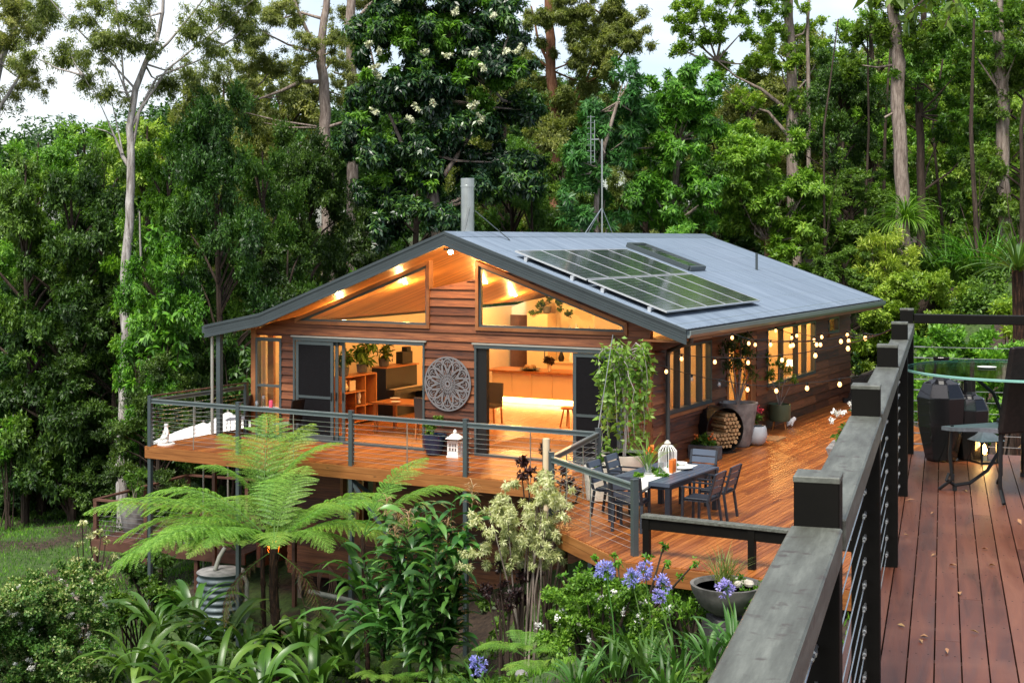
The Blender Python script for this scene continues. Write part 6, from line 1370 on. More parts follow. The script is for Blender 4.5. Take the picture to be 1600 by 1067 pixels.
ft = [  # px, depth, top y, width px, kind, label, leaf material
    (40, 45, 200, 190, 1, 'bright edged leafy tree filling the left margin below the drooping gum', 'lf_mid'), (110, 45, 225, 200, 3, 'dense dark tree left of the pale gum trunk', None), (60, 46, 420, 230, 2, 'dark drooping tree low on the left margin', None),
    (160, 47, 180, 170, 4, 'fine leaved tree behind the fork of the pale gum', 'lf_mid'), (265, 44, 165, 190, 1, 'mid green tree immediately right of the pale gum trunk', 'lf_bright'), (255, 40, 340, 150, 3, 'glossy leaved tree beside the lower half of the pale gum trunk', 'lf_bright'),
    (340, 42, 105, 190, 0, 'dark fine leaved tree above the left tip of the roof', None), (330, 46, 400, 200, 2, 'dark drooping tree behind the left roof post', None), (410, 45, 180, 180, 4, 'olive green tree behind the left slope of the roof', None),
    (470, 48, 170, 190, 0, 'fine leaved dark tree in front of the crooked limbed gum', None), (450, 43, 350, 170, 3, 'low dark tree just above the left roof slope', None), (560, 52, 300, 170, 2, 'shadowy tree left of the flowering tree', None), (545, 44, 400, 130, 1, 'leafy young tree over the middle of the left roof slope', 'lf_bright'),
    (800, 53, 200, 170, 0, 'dim tree between the flowering tree and the red trunked gum', 'lf_mid'), (830, 50, 260, 120, 4, 'small dark tree just right of the flue', None), (790, 58, 20, 180, 4, 'olive topped tree behind the right of the flowering tree', 'lf_gum'),
    (880, 56, 200, 150, 1, 'green tree wrapped around the red brown trunk', None), (1010, 58, 130, 160, 0, 'olive tree glimpsed behind the antenna', 'lf_gum'), (1120, 60, 170, 170, 3, 'dark tree between the two bright rounded trees', None), (1170, 64, 110, 160, 4, 'pale olive tree peeping above the lime green tree', 'lf_gum'),
    (1310, 55, 60, 160, 0, 'fine dark tree right of the double trunk', None), (1330, 50, 250, 150, 3, 'dark glossy tree above the right tip of the roof', 'lf_mid'), (1320, 46, 370, 130, 1, 'mid green low tree behind the right tip of the roof', 'lf_mid'), (1360, 62, -20, 190, 4, 'fine leaved tree behind the stout grey brown trunk', 'lf_lime'),
    (1480, 60, -80, 200, 1, 'broad green tree high between the right hand trunks', 'lf_lime'), (1560, 58, -60, 210, 4, 'fine leaved tree at the upper right corner', 'lf_lime'), (1620, 50, -20, 200, 1, 'leafy tree cut by the right edge of the view', None), (1500, 66, 60, 200, 0, 'deep shaded tree at the heart of the right hand forest', 'lf_gum'),
    (1400, 70, 20, 190, 2, 'distant olive tree behind the stout trunk', 'lf_gum'), (1590, 68, 120, 200, 3, 'distant olive tree near the right edge', 'lf_gum'), (1250, 70, 20, 190, 3, 'distant pale tree behind the double trunk', 'lf_gum'), (650, 66, 140, 200, 1, 'distant tree hidden mostly by the flowering tree', None),
    (230, 62, 150, 230, 1, 'pale distant tree low against the left sky', 'lf_yellow'), (60, 60, 175, 220, 4, 'pale distant tree at the far left horizon', 'lf_lime'), (350, 66, 70, 220, 4, 'distant tree top right of the pale gum limbs', 'lf_gum'), (440, 70, 60, 200, 1, 'distant olive tree behind the crooked limb', 'lf_gum'), (130, 70, 160, 220, 3, 'far tree on the left skyline', 'lf_lime'),
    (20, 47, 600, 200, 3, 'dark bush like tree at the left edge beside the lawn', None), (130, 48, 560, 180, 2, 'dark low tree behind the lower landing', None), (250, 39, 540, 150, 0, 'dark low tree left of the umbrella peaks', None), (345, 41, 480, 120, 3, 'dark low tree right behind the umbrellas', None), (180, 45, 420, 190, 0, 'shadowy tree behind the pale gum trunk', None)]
for (px, Y, top, w, kd, lb, mt) in ft: forest(px, Y, top, w * 1.15, kd, lb, None, mt)
for i, u_ in enumerate(used):
    if not u_:
        for c in kids(PROT[i]): bpy.data.objects.remove(c)
        bpy.data.objects.remove(PROT[i])
# slender saplings inside the right hand forest
for k, (px, Y, r_) in enumerate([(1375, 58, .09), (1470, 55, .07), (1500, 62, .11), (1531, 48, .10), (1345, 52, .06), (1290, 48, .05), (1550, 60, .12), (1455, 66, .13), (1325, 60, .10), (1600, 45, .09)]):
    o = hero_tree('sapling', ['thin dark sapling left of the stout trunk', 'very thin sapling right of the dark straight trunk', 'slim dark trunk deep in the right hand forest', 'brown slim trunk left of the pale grey trunk', 'wispy sapling over the right roof tip', 'wispy sapling just behind the lime green tree', 'slim trunk behind the pale grey trunk', 'far slim trunk near the dark straight trunk', 'slim trunk behind the glossy tree', 'slim trunk at the right edge of the forest'][k], Y,
        [[(px, 560, r_), (px + VR.uniform(-8, 8), 400, r_ * .9), (px + VR.uniform(-14, 14), 200, r_ * .7), (px + VR.uniform(-20, 20), 30, r_ * .4)]], fill_ellipse(px, 330, 45, 130, 12, 8), 'lf_mid', 'fine', 'bk_dark', r_, .5, group='saplings in the forest')
# far woodland closing the background
def woodland():
    parts = []; r_ = np.random.default_rng(9); bl = []
    for k in range(620):
        px = r_.uniform(-200, 1800); Y = r_.uniform(80, 115)
        sky_y = np.interp(px, [-200, 0, 100, 250, 400, 560, 700, 900, 1000, 1100, 1250, 1400, 1800], [190, 205, 210, 200, 190, 170, 150, 150, 150, 160, 120, 90, 80])
        py = r_.uniform(sky_y, 560) if r_.uniform() < .75 else r_.uniform(sky_y, sky_y + 90); p = P(px, py, Y); g = G(p.x, p.y)
        if p.z < g - 1: continue
        bl.append((p.x, p.y, p.z, r_.uniform(1.2, 3.2)))
    v, f = blob_crown(r_, bl, 'broad', .40, L=.34, W=.15, along=.5, spread=.7); o = np_obj('woodland', v, f, 'lf_dark'); return tag(o, 'far dark woodland closing the view behind every tree', 'woodland', kind='stuff')
woodland()

# ---------------------------------------------------------------- shrubs and smaller plants
def shrub(name, label, Y, blobs, leaf, style, dens=1.0, cat_='shrub', stem='bk_dark', jy=.5, flowers=None, fmat='whiteflower', group=None, stemr=.025, base=None, **ov):
    bl = px_blobs(blobs, Y, jy=jy); cx = sum(b[0] for b in bl) / len(bl); g = G(cx, Y) if base is None else base
    root = empty(name, (cx, Y, g), 0, label, cat_, group); o = Vector((cx, Y, g)); lb = [(x - o.x, y - o.y, z - o.z, r) for x, y, z, r in bl]
    v, f = blob_crown(VR, lb, style, dens, **ov); np_obj('foliage', v, f, leaf, root)
    t = MB()
    for b in lb[:9 if name == 'variegated_shrub' else 26]: q = Vector(b[:3]); s_ = Vector((VR.normal() * .12, VR.normal() * .12, -.05)); t.tube([s_, s_.lerp(q, .5) + Vector((VR.normal() * .05, VR.normal() * .05, .08)), q], [stemr, stemr * .8, stemr * .4], 5)
    t.build('stem', stem, root)
    if flowers:
        fb = [(x - o.x, y - o.y, z - o.z, r) for x, y, z, r in px_blobs(flowers, Y - .35, jy=.1)]; fb = [(x, y, z, r * .6) for x, y, z, r in fb]; v, f = blob_crown(VR, fb, 'small', 1.2, L=.03, W=.022); np_obj('flowers', v, f, fmat, root)
    return root
shrub('rounded_shrub', 'large yellow green rounded shrub beyond the right end of the house', 45, fill_ellipse(1440, 500, 88, 72, 17, 90) + fill_ellipse(1375, 560, 38, 60, 15, 24) + [(1430, 428, 16), (1465, 432, 16), (1400, 440, 16), (1380, 465, 15), (1355, 500, 13), (1500, 450, 16), (1530, 480, 14)], 'lf_yellow', 'broad', 1.1, L=.12, W=.055, jy=.8, spread=.6)
shrub('hedge_shrub', 'bright green hedge directly behind the far balustrade of the upper deck', 14.5, fill_ellipse(1510, 600, 110, 75, 26, 60) + [(1420, 560, 18), (1440, 640, 22), (1600, 560, 26), (1600, 640, 28)], 'lf_lime', 'small', .9, L=.06, W=.030, jy=.5, spread=.6)
shrub('hedge_shrub', 'lime shrub peeping over the right end of the far balustrade', 24, fill_ellipse(1590, 500, 40, 30, 16, 14), 'lf_yellow', 'broad', .8, L=.12, W=.05)
shrub('feathery_shrub', 'pale feathery shrub between the roof tip and the spiky palm', 46, fill_ellipse(1385, 410, 45, 48, 12, 46) + [(1365, 365, 8), (1345, 400, 9), (1400, 360, 8), (1425, 390, 9)], 'lf_yellow', 'gum', .9, L=.17, W=.04, droop=.1, spread=.7)
shrub('variegated_shrub', 'cream variegated shrub on bare grey stems against the deck edge', 22.5, fill_ellipse(820, 790, 62, 38, 17, 26) + fill_ellipse(820, 850, 62, 36, 17, 24) + [(745, 812, 13), (735, 870, 15), (725, 882, 10), (760, 855, 16), (780, 885, 15), (848, 745, 12), (790, 765, 12), (870, 790, 12)], 'lf_varieg', 'rosette', 1.35, stem='bk_grey', L=.08, W=.019, droop=.35, k=12, stemr=.02, split=4, spread=.7)
shrub('purple_shrub', 'dark purple leaved shrub showing through the balustrade corner', 25.2, [(822, 720, 14), (848, 705, 13), (835, 745, 16), (855, 735, 13), (885, 760, 14), (905, 765, 10), (870, 790, 14), (815, 740, 10), (880, 735, 9)], 'lf_purple', 'small', .7, L=.09, W=.045)
shrub('purple_shrub', 'reddish brown twiggy shrub below the variegated shrub', 22.6, fill_ellipse(800, 910, 45, 40, 15, 18), 'lf_purple', 'small', .35, L=.07, W=.03)
shrub('gardenia_shrub', 'glossy green shrub dotted with small white flowers in front of the deck corner', 17.2, fill_ellipse(940, 960, 85, 62, 17, 95) + [(900, 905, 14), (860, 930, 14), (990, 900, 14), (880, 1010, 22), (930, 1030, 24), (860, 990, 20), (1010, 930, 16)], 'lf_lime', 'small', .95, L=.048, W=.026, spread=.6,
      flowers=[(881, 950, 3.5), (942, 945, 3), (975, 950, 3.5), (998, 962, 3), (938, 932, 3), (1044, 950, 3.5), (889, 1014, 3.5), (840, 975, 5), (985, 918, 3), (870, 965, 2.5), (920, 1000, 2.5), (960, 925, 2.5), (1000, 940, 2.5), (905, 975, 2.5)], base=-1.35)
shrub('gardenia_shrub', 'light green shrub under the stone bowl', 17.6, fill_ellipse(1085, 945, 45, 35, 13, 22), 'lf_bright', 'broad', .55, L=.09, W=.035, base=-1.0)
shrub('variegated_hedge', 'cream flecked hedge filling the bottom left corner', 26.5, fill_ellipse(60, 995, 110, 75, 22, 120) + fill_ellipse(100, 915, 75, 35, 16, 34) + fill_ellipse(80, 1080, 120, 30, 22, 24) + [(20, 930, 22), (150, 1000, 20), (170, 950, 14)], 'lf_creamhedge', 'small', .85, flowers=[(VR.uniform(-20, 175), VR.uniform(895, 1060), 5) for _ in range(70)], L=.06, W=.034, jy=.9, spread=.65, base=-4.6, stemr=.008)
shrub('garden_shrub', 'dark leafy shrub between the hedge and the broad leaved plants', 28.5, fill_ellipse(215, 940, 45, 35, 15, 22), 'lf_mid', 'small', .8, L=.08, W=.045, spread=.6)
shrub('garden_shrub', 'low dark shrub at the foot of the timber steps', 32.5, fill_ellipse(225, 885, 40, 22, 13, 16), 'lf_dark', 'broad', .8, L=.10, W=.05)
shrub('climbing_shrub', 'wispy white flecked climber beside the lower landing', 30.5, [(128, 815, 9), (140, 835, 10), (120, 850, 9), (150, 860, 10), (158, 830, 8), (115, 875, 10), (165, 845, 7), (135, 880, 9), (175, 870, 8), (100, 890, 10)], 'lf_varieg', 'small', .35, L=.08, W=.04)
shrub('leafy_bush', 'bright leaved bush at the far left edge under the dark trees', 44, fill_ellipse(10, 680, 20, 40, 14, 10), 'lf_bright', 'broad', .8)
shrub('leafy_vine', 'bright leaved vine on the dark trees left of the roof post', 39.5, fill_ellipse(250, 520, 45, 75, 15, 34) + fill_ellipse(250, 390, 22, 40, 12, 10) + fill_ellipse(215, 640, 50, 40, 15, 16), 'lf_bright', 'hang', .5, L=.24, W=.09)
shrub('leafy_bush', 'dark evergreen mass between the left roof post and the house', 40, fill_ellipse(360, 590, 35, 60, 18, 16), 'lf_dark', 'hang', .8)
shrub('vine_thicket', 'dark woody vine tangle at the far end of the side wall', 43, [(1338, 560, 12), (1340, 590, 12), (1335, 610, 10), (1342, 575, 10)], 'lf_dark', 'broad', .5, L=.12)
# overhanging branch at the top right, close to the camera
ob = empty('overhanging_branch', (2.6, 8.0, 6.2), 0, 'dark leafy twig hanging into the top of the view above the right hand forest', 'branch'); o = Vector((2.6, 8.0, 6.2)); t = MB(); tips = []
for (x0, y0, x1, y1) in ((1480, -60, 1355, 5), (1500, -40, 1415, 25), (1520, -50, 1475, 45), (1540, -60, 1400, -5), (1290, -60, 1225, 8), (1450, -60, 1500, 20)):
    p, q = P(x0, y0, 8.2) - o, P(x1, y1, 7.9) - o; t.tube([p, p.lerp(q, .5) + Vector((0, 0, .02)), q], [.012, .008, .003], 5)
    for s in np.linspace(.2, 1, 9): tips.append(tuple(p.lerp(q, s) + Vector((VR.normal() * .02, VR.normal() * .03, VR.normal() * .02))))
t.build('twig', 'bk_dark', ob); tips = np.array(tips); v, f = shoots(VR, tips, np.tile([[-.6, 0, -.4]], (len(tips), 1)) + VR.normal(0, .3, (len(tips), 3)), k=3, e=(20, 80), along=.03, droop=.3, L=.095, W=.038); np_obj('leaves', v, f, 'lf_mid', ob)

# ---------------------------------------------------------------- tree ferns
def frond_mesh(L, npin=14, seed=0, pin=.62, droopk=1.0):
    """bipinnate frond: an arching rachis, paired drooping pinnae, each a comb of narrow leaflets"""
    r_ = np.random.default_rng(seed); B = []; Dd = []; Nn = []; ln = []; wd = []; mids = []
    pts = []; p = np.array([0., 0, 0]); ang = R(38); N_ = 40
    for i in range(N_ + 1): pts.append(p.copy()); p = p + np.array([math.cos(ang), 0, math.sin(ang)]) * L / N_; ang -= R(74) / N_ * droopk * (.55 + .9 * i / N_)
    pts = np.array(pts)
    for i in range(npin):
        s = .20 + .79 * (i / (npin - 1)) ** .92; k = min(N_ - 1, int(s * N_)); fr = s * N_ - k; c = pts[k] * (1 - fr) + pts[min(N_, k + 1)] * fr; tn = norm(pts[min(N_, k + 1)] - pts[k])
        up = np.array([-tn[2], 0, tn[0]]); ll = (pin * math.sin(math.pi * (.14 + .83 * (i / (npin - 1))) ** .95) + .05) * L / 2.8
        for sd in (-1, 1):
            d = norm(np.array([0, sd, 0]) * .86 + tn * r_.uniform(.38, .52) + up * .10); sag = r_.uniform(.22, .42); m = max(6, int(ll / .027)); q = []
            for j in range(m + 1): t_ = j / m; q.append(c + d * ll * t_ + np.array([0, 0, -sag * ll * t_ * t_]))
            mids.append(q)
            for j in range(m):
                cur = (q[j] + q[j + 1]) / 2; ax = norm(q[j + 1] - q[j]); side = norm(np.cross(ax, up)); t_ = j / m
                for s2 in (-1, 1):
                    B.append(cur); Dd.append(norm(side * s2 + ax * .35 + np.array([0, 0, -.18]))); Nn.append(up + r_.normal(0, .12, 3)); ln.append((.082 * (1 - t_ ** 2.2) + .010) * L / 2.8 * r_.uniform(.85, 1.1)); wd.append(.0185 * L / 2.8)
    v, f = leaves(np.array(B), np.array(Dd), np.array(Nn), np.array(ln), np.array(wd), .05, .12)
    return v, f, pts, mids
FM = []
for i in range(4):
    v, f, pts, mids = frond_mesh([2.9, 3.2, 2.6, 3.0][i], 17, 30 + i, .64, [1.0, .85, 1.2, 1.05][i]); o1 = np_obj('frond', v, f, 'lf_fern'); 
    t = MB(); [t.tube([Vector(q_[0]), Vector(q_[len(q_) // 2]), Vector(q_[-1])], [.006, .004, .0015], 4) for q_ in mids]; t.tube([Vector(p) for p in pts[::4]], [.020 - .017 * k / 10 for k in range(len(pts[::4]))], 6); o2 = t.build('rachis', 'lf_fern', o1); FM.append((o1, o2, [False]))
def frond(root, az, tilt=0, s=1.0, k=0, loc=(0, 0, 0)):
    o1, o2, fl = FM[k]
    if fl[0]: a = o1.copy(); b = o2.copy(); COL.objects.link(a); COL.objects.link(b); b.parent = a
    else: a, b = o1, o2; fl[0] = True
    a.parent = root; a.location = loc; a.rotation_euler = (0, R(-tilt), az); a.scale = (s, s, s); return a
DEADF = None
def tree_fern(px, py_base, py_top, Y, lb, n, s, tr=.10, fan=None, lean=0):
    b = P(px, py_base, Y); tp = P(px + lean, py_top, Y); g = G(b.x, b.y); root = empty('tree_fern', (b.x, b.y, g), 0, lb, 'tree fern', 'tree ferns in the garden')
    t = MB(); h = tp.z - g; H_ = Vector((tp.x - b.x, 0, h)); pts = [Vector((0, 0, -.2)), H_ * .3 + Vector((.03, 0, 0)), H_ * .7 + Vector((-.02, 0, 0)), H_]; t.tube(pts, [tr * 1.3, tr, tr * .9, tr * .8], 12)
    r_ = np.random.default_rng(4)
    for k in range(70): z = r_.uniform(.1, 1) ; an = r_.uniform(0, 6.28); c = H_ * z; t.tube([c + Vector((math.cos(an), math.sin(an), 0)) * tr * .7, c + Vector((math.cos(an) * tr * 1.35, math.sin(an) * tr * 1.35, .12))], [.012, .005], 4)
    t.build('trunk', 'bk_fern', root)
    for k in range(n):
        az, tl, sc_ = fan[k] if fan else (k * 2.4 + r_.uniform(-.2, .2), r_.uniform(-22, 14) + (22 if k % 3 == 0 else 0), r_.uniform(.85, 1.1))
        frond(root, az, tl, s * sc_, k % 4, tuple(H_ + Vector((0, 0, -.05))))
    for k, (az, tl, sc_) in enumerate([(R(205), -62, .6), (R(345), -64, .5)] if n > 7 else []):
        a = frond(root, az, tl, s * sc_, k % 3, tuple(H_ + Vector((0, 0, -.12)))); a['label'] = 'dead brown hanging frond'; a.material_slots[0].link = 'OBJECT'; a.material_slots[0].material = M['lf_dead']
    return root
fan = [(R(a), t_, s_) for a, t_, s_ in ((178, -6, 1.12), (198, 2, 1.15), (216, 8, 1.0), (160, 2, 1.05), (244, 4, .75), (280, 0, .62), (318, 4, .7), (345, -2, .85), (8, -6, .9), (30, 4, .85), (60, 8, .72), (98, 18, .8), (128, 8, .8), (190, -16, .95), (150, -10, .9), (205, -10, 1.1), (170, 12, 1.0), (228, -4, .95), (20, -14, .8), (355, 12, .85), (50, 2, .8), (78, 24, .7))]
tree_fern(432, 1060, 850, 26.2, 'large bright green tree fern spreading in front of the left half of the deck', 22, 1.0, .10, fan, lean=-4)
tree_fern(410, 1010, 800, 28.4, 'second tree fern with upright fronds rising behind the large one', 5, .9, .05, [(R(a), t_, s_) for a, t_, s_ in ((95, 44, 1.0), (60, 34, .85), (185, 34, .8), (10, 36, .85), (140, 40, .85))], lean=2)
tree_fern(575, 1040, 835, 25.2, 'thin leaning tree fern reaching right under the deck edge', 4, .75, .035, [(R(a), t_, s_) for a, t_, s_ in ((10, 16, 1.0), (40, 30, .85), (150, 20, .7), (330, 2, .8))], lean=-8)
for k, (px, py, Y, s, lb) in enumerate([(660, 1030, 23.5, .20, 'small ground fern at the bottom centre left'), (820, 1010, 21.0, .22, 'ground fern left of the glossy flowering shrub'), (690, 1060, 22.8, .18, 'small fern at the bottom edge beside the violet flower'), (850, 1045, 19.5, .22, 'bright ground fern at the foot of the glossy shrub'), (600, 1050, 24, .2, 'dim ground fern under the ginger leaves'), (370, 850, 30.5, .5, 'fern tucked behind the large tree fern near the water tank')]):
    b = P(px, py, Y); root = empty('ground_fern', b - Vector((0, 0, .15)), 0, lb, 'fern', 'ground ferns under the deck'); 
    for j in range(9): frond(root, j * 2.4 * .7 + k, [10, -5, 25, 0][j % 4], s * (1 + .1 * (j % 3)), j % 4)
# ---------------------------------------------------------------- strap leaved plants
def clump(name, lb, px, py, Y, n, L, w, leaf, el=(55, 85), dr=(90, 150), spread=.15, cat_='plant', group=None, fold=0, ground=False):
    b = P(px, py, Y); z = G(b.x, b.y) if ground else b.z; root = empty(name, (b.x, b.y, z), 0, lb, cat_, group); sp = []
    for k in range(n):
        an = VR.uniform(0, 6.28); rr = spread * math.sqrt(VR.uniform(0, 1)); sp.append(((rr * math.cos(an), rr * math.sin(an), VR.uniform(-.03, .05)), an + VR.normal() * .4, L * VR.uniform(.6, 1.15), w * VR.uniform(.75, 1.2), VR.uniform(*el), VR.uniform(*dr), VR.normal() * .5))
    v, f = blades(VR, sp); np_obj('foliage', v, f, leaf, root, smooth=False); return root
cl = [(250, 975, 27.5, 'arching palm grass at the left end of the broad leaved bed'), (300, 1000, 26.5, 'broad strap leaved plant below the water tank, left'), (350, 985, 27.0, 'broad strap leaved plant right in front of the water tank'), (395, 1010, 26.0, 'broad strap leaved plant left of the fern trunk'),
      (275, 1050, 25.0, 'broad strap leaved plant at the bottom left edge'), (340, 1060, 24.6, 'broad strap leaved plant at the bottom below the tank'), (215, 1040, 25.5, 'broad strap leaved plant nearest the cream flecked hedge'), (470, 1000, 26.3, 'broad strap leaved plant just right of the fern trunk'), (490, 1060, 25.0, 'broad strap leaved plant at the bottom right of the fern trunk'), (540, 1010, 26.4, 'dim strap leaved plant under the drain pipe'), (405, 1070, 24.3, 'broad strap leaved plant hiding the foot of the fern trunk'), (300, 945, 28.5, 'young palm grass shoot beside the tank')]
for k, (px, py, Y, lb) in enumerate(cl): clump('broad_leaf_plant', lb, px, py + 22, Y, 20, 1.35, .145, 'lf_strap', (48, 86), (95, 165), .20, group='broad strap leaved plants below the deck')
for k, (px, py, Y, lb) in enumerate([(590, 990, 24.5, 'dark drooping strap leaves below the ginger stems'), (640, 1010, 24.0, 'dark strap leaved clump at the bottom centre'), (570, 935, 26.0, 'dark strap leaves hanging under the deck edge')]): clump('dark_leaf_plant', lb, px, py, Y, 18, 1.45, .13, 'lf_ginger', (50, 85), (120, 170), .15, group='dark strap leaved plants under the deck')
def ginger(px, pyb, pyt, Y, lb, n=7, L=.58, w=.12, plume=0):
    n = int(n * 1.4)
    b = P(px, pyb, Y); g = min(G(b.x, b.y), b.z); root = empty('ginger_plant', (b.x, b.y, g), 0, lb, 'plant', 'tall ginger plants in front of the deck'); H_ = P(px, pyt, Y).z - g; t = MB(); sp = []; pl_ = []
    for k in range(n):
        an = VR.uniform(0, 6.28); lean = VR.uniform(.15, .55); hh = H_ * VR.uniform(.72, 1.0); pts = []
        for i in range(6): s = i / 5; pts.append(Vector((math.cos(an) * lean * s ** 1.8, math.sin(an) * lean * s ** 1.8, hh * s)))
        t.tube(pts, [.014, .013, .012, .010, .008, .005], 6)
        for j in range(17):
            s = .34 + .66 * j / 16; i = min(4, int(s * 5)); c = pts[i].lerp(pts[i + 1], s * 5 - i); sp.append((tuple(c), an + (1.57 if j % 2 else -1.57) + VR.normal() * .5, L * VR.uniform(.8, 1.2), w * VR.uniform(.8, 1.1), VR.uniform(15, 50), VR.uniform(50, 110), VR.normal() * .5))
        if k < plume:
            c = pts[-1]
            for j in range(34): pl_.append((tuple(c + Vector((0, 0, .01 * j))), VR.uniform(0, 6.28), VR.uniform(.14, .28), .012, VR.uniform(35, 80), VR.uniform(110, 170), 0))
    t.build('stem', 'bk_dark' if plume == 0 else 'lf_ginger', root); v, f = blades(VR, sp); np_obj('foliage', v, f, 'lf_ginger', root)
    if pl_: v, f = blades(VR, pl_); np_obj('plume', v, f, 'lf_plume', root)
ginger(640, 1000, 760, 24.2, 'tall ginger stems with tan plumes reaching the deck edge', 8, plume=5); ginger(700, 1000, 775, 23.8, 'tall ginger clump left of the variegated shrub', 8, plume=2); ginger(670, 1010, 850, 23.2, 'shorter ginger clump at the centre of the bed', 7); ginger(600, 960, 850, 25.2, 'ginger stems leaning left under the deck', 5, .38)
clump('grass_tree', 'spiky grass tree with a round drooping head in front of the stout trunk', 1415, 345, 48, 320, 1.35, .026, 'lf_bright', (-5, 88), (80, 150), .08, cat_='grass tree'); q = P(1415, 345, 48)
r_ = [o for o in bpy.data.objects if o.get('label', '').startswith('spiky grass tree')][0]; MB().tube([(0, 0, .05), (.1, 0, -1.0), (.15, 0, -4.5)], [.10, .12, .16], 10).build('trunk', 'bk_grey', r_)
clump('mat_rush', 'long arching grass clump behind the yellow green shrub', 1490, 450, 49, 300, 2.3, .045, 'lf_mid', (55, 88), (70, 140), .9, cat_='grass', ground=True); clump('mat_rush', 'second arching grass clump left of the cycad', 1540, 455, 48, 260, 2.4, .045, 'lf_bright', (55, 88), (70, 140), .8, cat_='grass', ground=True)
clump('mat_rush', 'low arching grass right of the feathery shrub', 1452, 455, 50, 240, 2.1, .045, 'lf_mid', (55, 88), (70, 140), .8, cat_='grass', ground=True)
clump('cycad', 'dark spiky palm fronds at the right edge above the far balustrade', 1590, 425, 22, 90, .95, .034, 'lf_agap', (5, 85), (30, 90), .06, cat_='cycad')
MB().tube([(0, 0, .03), (.05, .02, -1.2), (.15, 0, -4.6)], [.09, .11, .13], 10).build('trunk', 'bk_fern', [o for o in bpy.data.objects if o.get('category') == 'cycad'][0])
# agapanthus
ag = [(947, 893, 16.4, 20, 'tallest agapanthus bloom, leftmost of the violet group'), (987, 903, 16.6, 18, 'agapanthus bloom low in the middle of the violet group'), (1008, 892, 16.9, 17, 'agapanthus bloom leaning behind the middle one'), (1036, 912, 16.5, 17, 'agapanthus bloom at the right of the violet group'), (1030, 932, 16.2, 15, 'lowest agapanthus bloom right of the group'), (1133, 918, 15.8, 18, 'single agapanthus bloom in front of the stone bowl'), (746, 1040, 20.5, 18, 'single agapanthus bloom at the bottom centre')]
for k, (px, py, Y, r_, lb) in enumerate(ag):
    c = P(px, py, Y); bx = c.x + VR.uniform(.05, .3) * (1 if px > 900 else .3); g = c.z - (1.05 if k != 6 else .5); root = empty('agapanthus', (bx, Y - .1, g), 0, lb, 'flower', 'violet agapanthus blooms'); o = Vector((bx, Y - .1, g)); h = c - o
    MB().tube([(0, 0, 0), tuple(h * .5 + Vector((.02, 0, 0))), tuple(h)], [.009, .008, .007], 6).build('stem', 'lf_agap', root, True)
    rad = r_ * Y / F; t = MB(); bs = []; dd = []; n_ = 62
    for j in range(n_):
        d = norm(VR.normal(size=3) + np.array([0, 0, .35])); e2 = np.array(h) + d * rad * VR.uniform(.30, .78)
        t.tube([h, Vector(e2)], .0022, 3)
        for m in range(5): q = norm(VR.normal(size=3)); dd.append(norm(d + .75 * norm(np.cross(d, q)))); bs.append(e2)
    t.build('flower_stalks', 'lf_agap', root); bs = np.array(bs); dd = np.array(dd); v, f = leaves(bs, dd, VR.normal(size=(len(bs), 3)), np.full(len(bs), rad * .36) * VR.uniform(.7, 1.1, len(bs)), np.full(len(bs), rad * .13), .2); np_obj('flower_head', v, f, 'lf_agflower', root)
for k, (px, py, Y, lb) in enumerate([(960, 1045, 16.2, 'agapanthus leaves at the bottom under the violet blooms'), (1010, 1040, 15.9, 'agapanthus leaves right below the low bloom'), (1060, 1045, 15.8, 'agapanthus leaves beside the near rail'), (1110, 1030, 15.6, 'agapanthus leaves under the stone bowl'), (985, 1010, 16.8, 'agapanthus leaves behind the front row'), (905, 1075, 16.0, 'agapanthus leaves at the bottom left of the violet group'), (1150, 1010, 15.4, 'agapanthus leaves nearest the weathered rail'), (1045, 1075, 15.3, 'agapanthus leaves lowest beside the rail'), (745, 1075, 20.5, 'agapanthus leaves at the bottom centre')]):
    clump('agapanthus_leaves', lb, px, py + 14, Y, 34, .56, .042, 'lf_agap', (60, 89), (40, 130), .16, group='agapanthus leaf clumps')
# stone bowl on a block
M['bowlstone'] = plain('dark weathered bowl', (0.10, 0.095, 0.085), 0.8, 0, 0.5, 6, 0.4)
q = P(1136, 1010, 17.0); sb = empty('bowl_planter', (q.x, q.y, q.z), R(15), 'wide dark stone bowl of grasses and succulents on a grey block', 'planter')
MB().bb(-.24, .24, -.24, .24, 0, .30).bb(-.20, .20, -.20, .20, .30, .38).build('block', 'darkstone', sb, bevel=.01)
MB().lathe([(.10, .38), (.16, .40), (.34, .52), (.43, .68), (.455, .78), (.41, .78), (.37, .70)], n=36).build('bowl', 'bowlstone', sb, True); soil(sb, .41, .73)
v, f = blades(VR, [((VR.uniform(-.12, .05), VR.uniform(-.1, .1), .72), VR.uniform(0, 6.28), VR.uniform(.35, .62), .008, VR.uniform(50, 88), VR.uniform(30, 70), 0) for _ in range(120)]); np_obj('grass', v, f, 'lf_gum', sb)
v, f = blob_crown(VR, [(.25, -.2, .76, .16), (.38, -.05, .70, .15), (.30, -.32, .62, .15), (.15, -.36, .60, .12), (.42, -.2, .55, .14), (.2, 0, .8, .1)], 'tiny', .9); np_obj('succulents', v, f, 'lf_bright', sb)
t = MB()
for k in range(7): t.lathe([(.005, -.05), (.05, -.03), (.06, 0), (.04, .035), (.005, .045)], (VR.uniform(0, .3), VR.uniform(-.15, .1), .78), 8)
t.build('pebbles', 'concrete', sb, True)
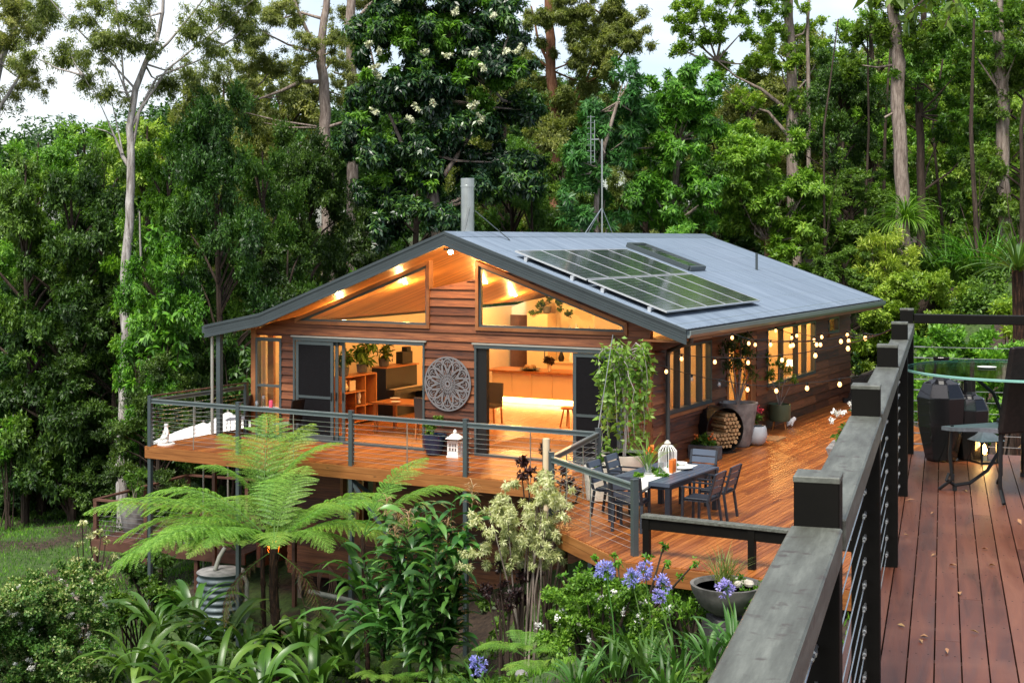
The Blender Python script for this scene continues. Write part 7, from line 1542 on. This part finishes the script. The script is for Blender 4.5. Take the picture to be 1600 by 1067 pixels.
shrub('jasmine_sprays', 'thin upright green sprays in front of the deck edge', 17.9, [(930, 870, 6), (960, 865, 7), (1010, 870, 6), (1038, 850, 5), (1040, 880, 6), (905, 885, 6), (1085, 880, 5), (880, 900, 7), (920, 895, 8), (965, 880, 7), (1065, 900, 7)], 'lf_bright', 'small', .4, L=.06, W=.03, base=-.9)
# ---------------------------------------------------------------- ground cover and stones
def grass():
    n = 26000; r_ = np.random.default_rng(55); x = np.concatenate([r_.uniform(-18, -8, n), r_.uniform(-8, 5, n // 2)]); y = np.concatenate([r_.uniform(30, 48, n), r_.uniform(15, 27, n // 2)])
    z = ground_np(x, y); b = np.stack([x, y, z], -1); d = np.stack([r_.normal(0, .35, len(x)), r_.normal(0, .35, len(x)), np.ones(len(x))], -1)
    v, f = leaves(b, d, r_.normal(size=(len(x), 3)), r_.uniform(.06, .16, len(x)), r_.uniform(.012, .03, len(x)), .1); return tag(np_obj('grass', v, f, 'lf_bright'), 'short green grass of the lawn and garden floor', 'grass', kind='stuff')
grass()
def cover():
    r_ = np.random.default_rng(58); bl = []
    for _ in range(330): x, y = r_.uniform(-9, 4.2), r_.uniform(14.5, 30); bl.append((x, y, G(x, y) + .08, r_.uniform(.18, .4)))
    for _ in range(300): x, y = r_.uniform(-22, 16), r_.uniform(44, 60); bl.append((x, y, G(x, y) + .3, r_.uniform(.6, 1.3)))
    v, f = blob_crown(r_, bl, 'broad', .3, flat=.5, L=.13, W=.06); return tag(np_obj('ground_cover', v, f, 'lf_mid'), 'low dark ground cover under the deck and forest', 'ground cover', kind='stuff')
cover()
for k, (px, py, Y, r_, lb) in enumerate([(775, 972, 23, .16, 'pale rounded garden stone under the variegated shrub'), (790, 965, 23.2, .1, 'smaller pale stone beside the rounded one'), (815, 1035, 19, .13, 'brownish stone at the foot of the ground fern'), (718, 1002, 22.5, .09, 'little pale stone near the bottom centre')]):
    p = P(px, py, Y); p.z = G(p.x, p.y) + .05; t = MB(); t.lathe([(.02, -.6 * r_), (r_ * .8, -.35 * r_), (r_, 0), (r_ * .75, .4 * r_), (.02, .6 * r_)], n=12, squash=.7); q = t.build('garden_stone', 'stone', None, True, p); q.rotation_euler = (.2, .1, k); tag(q, lb, 'stone', 'garden stones')
